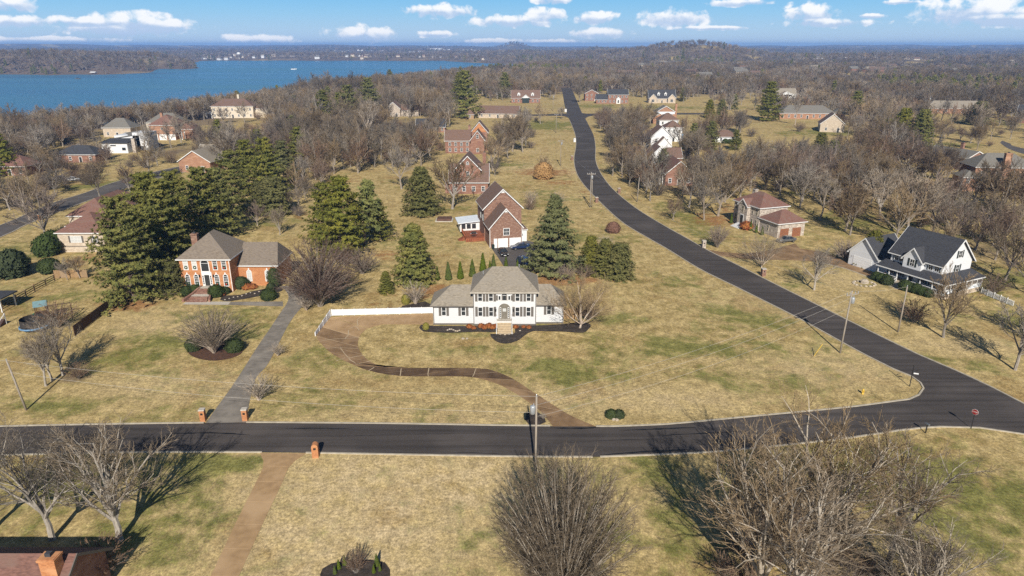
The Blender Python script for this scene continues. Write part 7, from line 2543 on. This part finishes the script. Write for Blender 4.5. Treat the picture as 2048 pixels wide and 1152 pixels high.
def disc_plate(poly, y0, y1, zc):
    n = len(poly)
    return [(x, y0, zc + z) for x, z in poly] + [(x, y1, zc + z) for x, z in poly], [tuple(range(n)), tuple(range(2 * n - 1, n - 1, -1))] + [(k, n + k, n + (k + 1) % n, (k + 1) % n) for k in range(n)]


plate = MB().add(*disc_plate([(x * 1.07, z * 1.07) for x, z in oc], -.07, -.05, 2.3)).build('sign_border', M['white'], st)
MB().add(*disc_plate(oc, -.082, -.071, 2.3)).build('sign_face', M['sign_red'], plate)
cu = bpy.data.curves.new('stop', 'FONT')
cu.body = 'STOP'
cu.size = .25
cu.align_x = 'CENTER'
cu.align_y = 'CENTER'
tmp = bpy.data.objects.new('stop_text_src', cu)
COL.objects.link(tmp)
bpy.context.view_layer.update()
tme = bpy.data.meshes.new_from_object(tmp)
bpy.data.objects.remove(tmp)
tme.materials.clear()
tme.materials.append(M['white'])
tx = link('lettering', tme, plate, (0, -.086, 2.3))
tx.rotation_euler = (math.pi / 2, 0, 0)
g = G(1851, 866)
mbx = empty('post_mailbox', (g.x, g.y, 0), .3, 'black post mailbox near the stop sign', 'mailbox')
MB().box(-.05, .05, -.05, .05, 0, 1.1).build('post', M['black_metal'], mbx)
MB().lathe([(.13, -.28), (.15, -.26), (.15, .26), (.13, .28)], 10).build('box', M['car_grey'], mbx, (0, 0, 1.2)).rotation_euler = (math.pi / 2, 0, 0)
g = G(1819, 773)
sp = empty('sign_post', (g.x, g.y, 0), R(-20), 'black street post with bracket and small white sign at the corner', 'sign')
MB().tube([(0, 0, -.2), (0, 0, 3.1)], .06, 8).build('post', M['black_metal'], sp)
MB().tube([(0, 0, 2.2), (.35, 0, 2.35), (.6, 0, 2.55)], .035, 6).build('bracket', M['black_metal'], sp)
MB().box(.15, .75, -.02, .02, 1.95, 2.12).build('sign_plate', M['white'], sp)
MB().lathe([(.05, 0), (.09, .08), (.02, .2)], 8, (0, 0, 3.1)).build('finial', M['black_metal'], sp)
g = G(1725, 788)
hy = empty('fire_hydrant', (g.x, g.y, 0), .5, 'yellow fire hydrant on the corner lawn', 'hydrant')
MB().lathe([(.17, 0), (.17, .06), (.12, .08), (.12, .5), (.16, .53), (.15, .62), (.08, .74), (.03, .80)], 12).build('barrel', M['yellow'], hy, smooth=True)
for sx in (-1, 1):
    MB().tube([(0, 0, .42), (sx * .2, 0, .42)], .06, 8).build('nozzle', M['yellow'], hy)
MB().tube([(0, 0, .40), (0, -.22, .40)], .08, 8).build('nozzle', M['yellow'], hy)
g = G(1628, 712)
gm_ = empty('guy_marker', (g.x, g.y, 0), 0, 'leaning pale guy wire guard on the lawn', 'marker')
MB().tube([(0, 0, 0), (1.1, .2, 1.9)], .05, 6).build('guard', M['yellow'], gm_)
MB().tube([(-.3, 0, 0), (-.3, 0, 1.3)], .02, 5).build('stake', M['wood_grey'], gm_)
# rocks
rk = random.Random(3)


def rock(x, y, s, label, group):
    vs = []
    for k in range(3):
        for i in range(6):
            t = 2 * math.pi * i / 6 + .3 * k
            r = s * (1, .85, .4)[k] * rk.uniform(.75, 1.15)
            vs.append((r * math.cos(t), r * math.sin(t), s * (0, .45, .75)[k]))
    fs = [tuple(range(5, -1, -1)), tuple(range(12, 18))]
    for k in (0, 6):
        fs += [(k + i, k + (i + 1) % 6, k + 6 + (i + 1) % 6, k + 6 + i) for i in range(6)]
    o = MB().add(vs, fs).build('rock', M['rock'], None, (x, y, .02), rk.uniform(0, 6))
    tag(o, label, 'rock', group)


for (px, py, s) in [(1000, 669, .25), (1010, 670, .22), (1018, 669, .2), (1024, 667, .22), (1040, 662, .2)]:
    p = G(px, py)
    rock(p.x, p.y, s, 'pale edging rock at the foot of the front steps', 'rocks at the front steps')
for (px, py, s) in [(926, 678, .28), (934, 678, .24)]:
    p = G(px, py)
    rock(p.x, p.y, s, 'flat pale stone on the lawn before the mulch bed', 'flat stones on the lawn')
for k in range(7):
    p = G(895 + 4 * k, 661 - 2 * math.sin(k))
    rock(p.x, p.y, .22, 'rough rock in the mulch bed under the windows', 'rocks in the mulch bed')
for (px, py) in [(1226, 836), (1233, 837)]:
    p = G(px, py)
    rock(p.x, p.y - .4, .3, 'pale marker rock between two dark bushes on the lawn', 'rocks between the bushes')
for k in range(14):
    p = G(1728, 568)
    t = k * 2 * math.pi / 14
    rock(p.x + 2.0 * math.cos(t), p.y + 1.6 * math.sin(t), .32, 'rock in the ring on the farmhouse lawn', 'rock ring')
p = G(1728, 566)
rock(p.x, p.y, 1.0, 'big boulder inside the rock ring', None)
for k in range(12):
    p = G(450 + k * 8.5, 600 - k * 2 + rk.uniform(-2, 2))
    rock(p.x, p.y, .2, 'white stone scattered along the brick wing bed', 'stones by the brick wing')
# trampoline
g = G(55, 668)
tr = empty('trampoline', (g.x, g.y + 2, 0), 0, 'round trampoline with black net and blue rim', 'trampoline')
tr.scale = (.68, .68, .8)
n = 20
ring = [(3.0 * math.cos(2 * math.pi * k / n), 3.0 * math.sin(2 * math.pi * k / n)) for k in range(n)]
MB().tube([(x * 1.04, y * 1.04, .8) for x, y in ring + ring[:1]], .2, 6, False).build('rim_pad', M['blue'], tr, smooth=True)
MB().add([(x * .95, y * .95, .78) for x, y in ring], [tuple(range(n))]).build('mat', M['black_metal'], tr)
mb = MB()
mb.add([(x * .97, y * .97, .95) for x, y in ring] + [(x * .95, y * .95, 2.5) for x, y in ring], [(k, (k + 1) % n, n + (k + 1) % n, n + k) for k in range(n)])
mb.build('net', M['net'], tr)
for k in range(0, n, 3):
    x, y = ring[k]
    MB().tube([(x * 1.05, y * 1.05, 0), (x * 1.05, y * 1.05, 2.6)], .035, 5).build('net_pole', M['black_metal'], tr)
# playset
g = G(88, 640)
ps = empty('playset', (g.x, g.y, 0), .5, 'wooden playset with green slide and blue canopy', 'playset')
for sx, sy in ((-.8, -.8), (.8, -.8), (.8, .8), (-.8, .8)):
    MB().box(sx - .06, sx + .06, sy - .06, sy + .06, 0, 2.8).build('post', M['wood_fence'], ps)
MB().box(-.9, .9, -.9, .9, 1.3, 1.4).build('platform', M['wood_fence'], ps)
MB().add([(-1, -1, 2.7), (1, -1, 2.7), (1, 1, 2.7), (-1, 1, 2.7), (-1, 0, 3.5), (1, 0, 3.5)], [(0, 1, 5, 4), (2, 3, 4, 5)]).build('canopy', M['teal'], ps)
MB().add([(-.25 - .9, -.3, 1.4), (-.9, .3, 1.4), (-3.2, .3, .15), (-3.2, -.3, .15), (-1.15, -.3, 1.55), (-.9, .3, 1.55), (-3.2, .3, .3), (-3.2, -.3, .3)], [(0, 1, 2, 3), (4, 7, 6, 5), (0, 4, 5, 1), (1, 5, 6, 2), (2, 6, 7, 3), (3, 7, 4, 0)]).build('slide', M['green_plastic'], ps)
MB().tube([(.9, 0, 2.4), (4.2, 0, 2.4)], .07, 6).build('swing_beam', M['wood_fence'], ps)
for sy in (-1, 1):
    MB().tube([(4.2, sy * .9, 0), (4.2, 0, 2.4)], .06, 5).build('leg', M['wood_fence'], ps)
for sx in (1.9, 3.2):
    w = MB().tube([(sx - .2, 0, 2.35), (sx - .2, 0, .6)], .012, 4).tube([(sx + .2, 0, 2.35), (sx + .2, 0, .6)], .012, 4).build('swing', M['black_metal'], ps)
    MB().box(sx - .24, sx + .24, -.1, .1, .55, .6).build('swing_seat', M['blue'], w)
# deck steps at the far left edge
g = G(4, 655)
ds = empty('garden_stair', (g.x - 1.2, g.y, 0), 0, 'wooden garden stair with white rail at the left edge', 'stair')
for k in range(5):
    MB().box(-.8 - k * .1, .8, k * .3, k * .3 + .32, 0, .18 * (k + 1)).build('step', M['deck_brown'], ds)
MB().tube([(.9, -.1, .9), (.9, 1.6, 1.8)], .06, 5).tube([(.9, -.1, .4), (.9, 1.6, 1.3)], .04, 5).box(.84, .96, -.16, -.04, 0, 1.0).box(.84, .96, 1.5, 1.62, 0, 1.9).build('handrail', M['white'], ds)
g = G(12, 625)
sh = empty('pergola', (g.x - 2.6, g.y, 0), 0, 'dark open shelter with mossy flat roof at the left edge', 'shelter')
for sx, sy in ((-2, 0), (2, 0), (-2, 3.5), (2, 3.5)):
    MB().box(sx - .08, sx + .08, sy - .08, sy + .08, 0, 2.5).build('post', M['white'], sh)
MB().box(-2.4, 2.6, -.4, 3.9, 2.5, 2.7).build('roof', M['shingle_dark'], sh)

# spa cover, grill, bin, ornament
g = G(888, 443)
sc_ = empty('spa', (g.x, g.y, 0), 0, 'sunken spa with dark cover on a pale slab', 'spa')
MB().box(-2.3, 2.3, -.6, 3.4, 0, .18).build('slab', M['concrete'], sc_)
MB().bevbox(-1.9, 1.9, -.2, 3.0, .18, .75, .12).build('cover', M['deck_brown'], sc_)
c12, s12 = math.cos(R(12)), math.sin(R(12))
gx, gy = -5.0 + (-2.6) * c12 - 7.6 * s12, 150.8 + (-2.6) * s12 + 7.6 * c12
gr = empty('grill', (gx, gy, .9), R(12), 'black barbecue grill on the red deck', 'grill')
MB().box(-.45, .45, -.28, .28, .1, .75).build('cabinet', M['black_metal'], gr)
MB().lathe([(.3, -.55), (.32, -.5), (.32, .5), (.3, .55)], 10).build('hood', M['black_metal'], gr, (0, 0, .95)).rotation_euler = (0, math.pi / 2, 0)
MB().box(-.85, -.46, -.22, .22, .75, .8).box(.46, .85, -.22, .22, .75, .8).build('side_shelf', M['metal_grey'], gr)
g = G(986, 498)
bn = empty('waste_bin', (g.x, g.y, 0), .2, 'dark green waste bin beside the garage doors', 'bin')
MB().add([(-.25, -.28, .05), (.25, -.28, .05), (.25, .28, .05), (-.25, .28, .05), (-.31, -.35, .95), (.31, -.35, .95), (.31, .38, .95), (-.31, .38, .95)], [(3, 2, 1, 0), (0, 1, 5, 4), (1, 2, 6, 5), (2, 3, 7, 6), (3, 0, 4, 7), (4, 5, 6, 7)]).build('body', M['shutter_dark'], bn)
MB().bevbox(-.34, .34, -.38, .42, .955, 1.06, .04).build('lid', M['shutter_dark'], bn)
g = G(1768, 558)
lo_ = empty('lawn_ornament', (g.x, g.y, 0), 0, 'bright red lawn ornament before the porch hedge', 'ornament')
MB().lathe([(.30, 0), (.36, .25), (.30, .6), (.22, .85), (.26, 1.0), (.24, 1.15), (.1, 1.35), (.02, 1.55)], 12).build('body', M['red_plastic'], lo_, smooth=True)
MB().lathe([(.31, 0), (.33, .04), (.31, .1)], 12, (0, 0, .5)).build('band', M['white'], lo_)


# ------------------------------------------------------------------ vehicles
def car(px, py, rz, paint, label, kind='sedan'):
    g = G(px, py)
    o = empty('parked_car', (g.x, g.y, 0), rz, label, 'car')
    L = 4.7 if kind != 'pickup' else 5.6
    if kind == 'pickup':
        prof = [(-2.8, .55, .98), (-2.75, .45, 1.05), (-.6, .42, 1.05), (1.0, .42, 1.05), (2.6, .45, 1.0), (2.8, .5, .85)]
        cab = [(-.75, 1.03), (-.55, 1.75), (.75, 1.75), (1.45, 1.03)]
    elif kind == 'suv':
        prof = [(-2.3, .55, 1.0), (-2.2, .45, 1.08), (-.8, .4, 1.08), (.9, .4, 1.05), (2.1, .45, .98), (2.3, .5, .8)]
        cab = [(-2.15, 1.06), (-1.8, 1.68), (.55, 1.68), (1.25, 1.03)]
    else:
        prof = [(-2.35, .5, .85), (-2.2, .4, .98), (-1.0, .35, .98), (.9, .35, .95), (2.1, .4, .85), (2.35, .45, .68)]
        cab = [(-1.55, .96), (-.75, 1.42), (.35, 1.42), (1.15, .93)]
    W = .9

    def loft(sec):
        vs, fs = [], []
        for (x, z0, z1, w) in sec:
            b = .12
            vs += [(x, -w + b, z0), (x, -w, z0 + b), (x, -w, z1 - b), (x, -w + b, z1), (x, w - b, z1), (x, w, z1 - b), (x, w, z0 + b), (x, w - b, z0)]
        n = 8
        for i in range(len(sec) - 1):
            for k in range(n):
                fs.append((i * n + k, i * n + (k + 1) % n, (i + 1) * n + (k + 1) % n, (i + 1) * n + k))
        fs += [tuple(range(n - 1, -1, -1)), tuple((len(sec) - 1) * n + k for k in range(n))]
        return vs, fs
    MB().add(*loft([(x, z0, z1, W - (.12 if abs(x) > 2.2 else .03 if abs(x) > 1.9 else 0)) for x, z0, z1 in prof])).build('body', paint, o, smooth=False)
    (a0, za), (a1, zb), (a2, zc), (a3, zd) = cab
    wt_, wb = .62, .82
    vs = [(a0, -wb, za), (a3, -wb, zd), (a3, wb, zd), (a0, wb, za), (a1, -wt_, zb), (a2, -wt_, zc), (a2, wt_, zc), (a1, wt_, zb)]
    MB().add(vs, [(0, 1, 5, 4), (1, 2, 6, 5), (2, 3, 7, 6), (3, 0, 4, 7)]).build('window_band', M['glass'], o)
    MB().bevbox(a1 - .06, a2 + .06, -wt_ - .03, wt_ + .03, zb - .01, zb + .07, .05).build('roof', paint, o)
    for sy in (-1, 1):
        for x0, z0, x1, z1 in ((a0, za, a1, zb), (a3, zd, a2, zc)):
            MB().tube([(x0, sy * wb, z0), (x1, sy * wt_, z1)], .045, 4).build('pillar', paint, o)
        MB().tube([((a0 + a3) / 2, sy * wb, za), ((a1 + a2) / 2, sy * wt_, zb)], .045, 4).build('pillar', paint, o)
        MB().box(prof[-1][0] - .22, prof[-1][0] - .02, sy * .66 - .15, sy * .66 + .15, .62, .76).build('headlight', M['lamp_clear'], o)
        MB().box(prof[0][0] - .02, prof[0][0] + .15, sy * .66 - .14, sy * .66 + .14, .7, .86).build('tail_light', M['lamp_red'], o)
        for x in (-1.4 if kind != 'pickup' else -1.75, 1.4 if kind != 'pickup' else 1.75):
            w = MB().lathe([(.18, -.11), (.33, -.1), (.34, .0), (.33, .1), (.18, .11)], 14).build('wheel', M['tyre'], o, (x, sy * .84, .34), smooth=False)
            w.rotation_euler = (math.pi / 2, 0, 0)
            MB().lathe([(.05, -.12), (.19, -.115), (.19, .115), (.05, .12)], 10).build('rim', M['rim'], w)
    MB().box(prof[-1][0] - .03, prof[-1][0] + .02, -.26, .26, .42, .54).build('number_plate', M['white'], o)
    return o


car(1006, 509, R(-78), M['car_black'], 'black sedan parked facing out before the garage', 'sedan')
car(1041, 498, R(195), M['car_navy'], 'navy blue sedan parked across the garage court', 'sedan')
car(1050, 531, R(-60), M['car_navy'], 'dark navy hatchback half under the blue green spruce', 'suv')
car(158, 296, R(8), M['car_white'], 'white pickup truck parked by the shoreline wood', 'pickup')
car(124, 362, R(5), M['car_white'], 'white car parked across the far left street', 'suv')
car(146, 362, R(12), M['car_white'], 'second white car beside the far left street shed', 'sedan')
car(314, 292, R(10), M['car_black'], 'black car parked below the three white garage doors', 'suv')
car(1193, 196.5, R(-80), M['car_black'], 'dark car before the far white garage door', 'suv')
car(1572, 484, R(200), M['car_grey'], 'grey car at the stone house garage', 'sedan')

# ------------------------------------------------------------------ the air between here and the hills
hz = MB().box(-13200, 13200, -13200, 13200, -14, 74).mesh('haze', M['white'])
hz.materials.clear()
hm = bpy.data.materials.new('pale haze')
hm.use_nodes = True
nt = hm.node_tree
nt.nodes.clear()
pv = nt.nodes.new('ShaderNodeVolumePrincipled')
pv.inputs['Color'].default_value = (0.25, 0.50, 1.0, 1)
pv.inputs['Density'].default_value = HAZE_DENSITY
pv.inputs['Anisotropy'].default_value = 0.0
mo = nt.nodes.new('ShaderNodeOutputMaterial')
nt.links.new(pv.outputs[0], mo.inputs['Volume'])
hz.materials.append(hm)
tag(link('haze', hz), 'thin blue winter haze over the land', 'haze', kind='stuff')
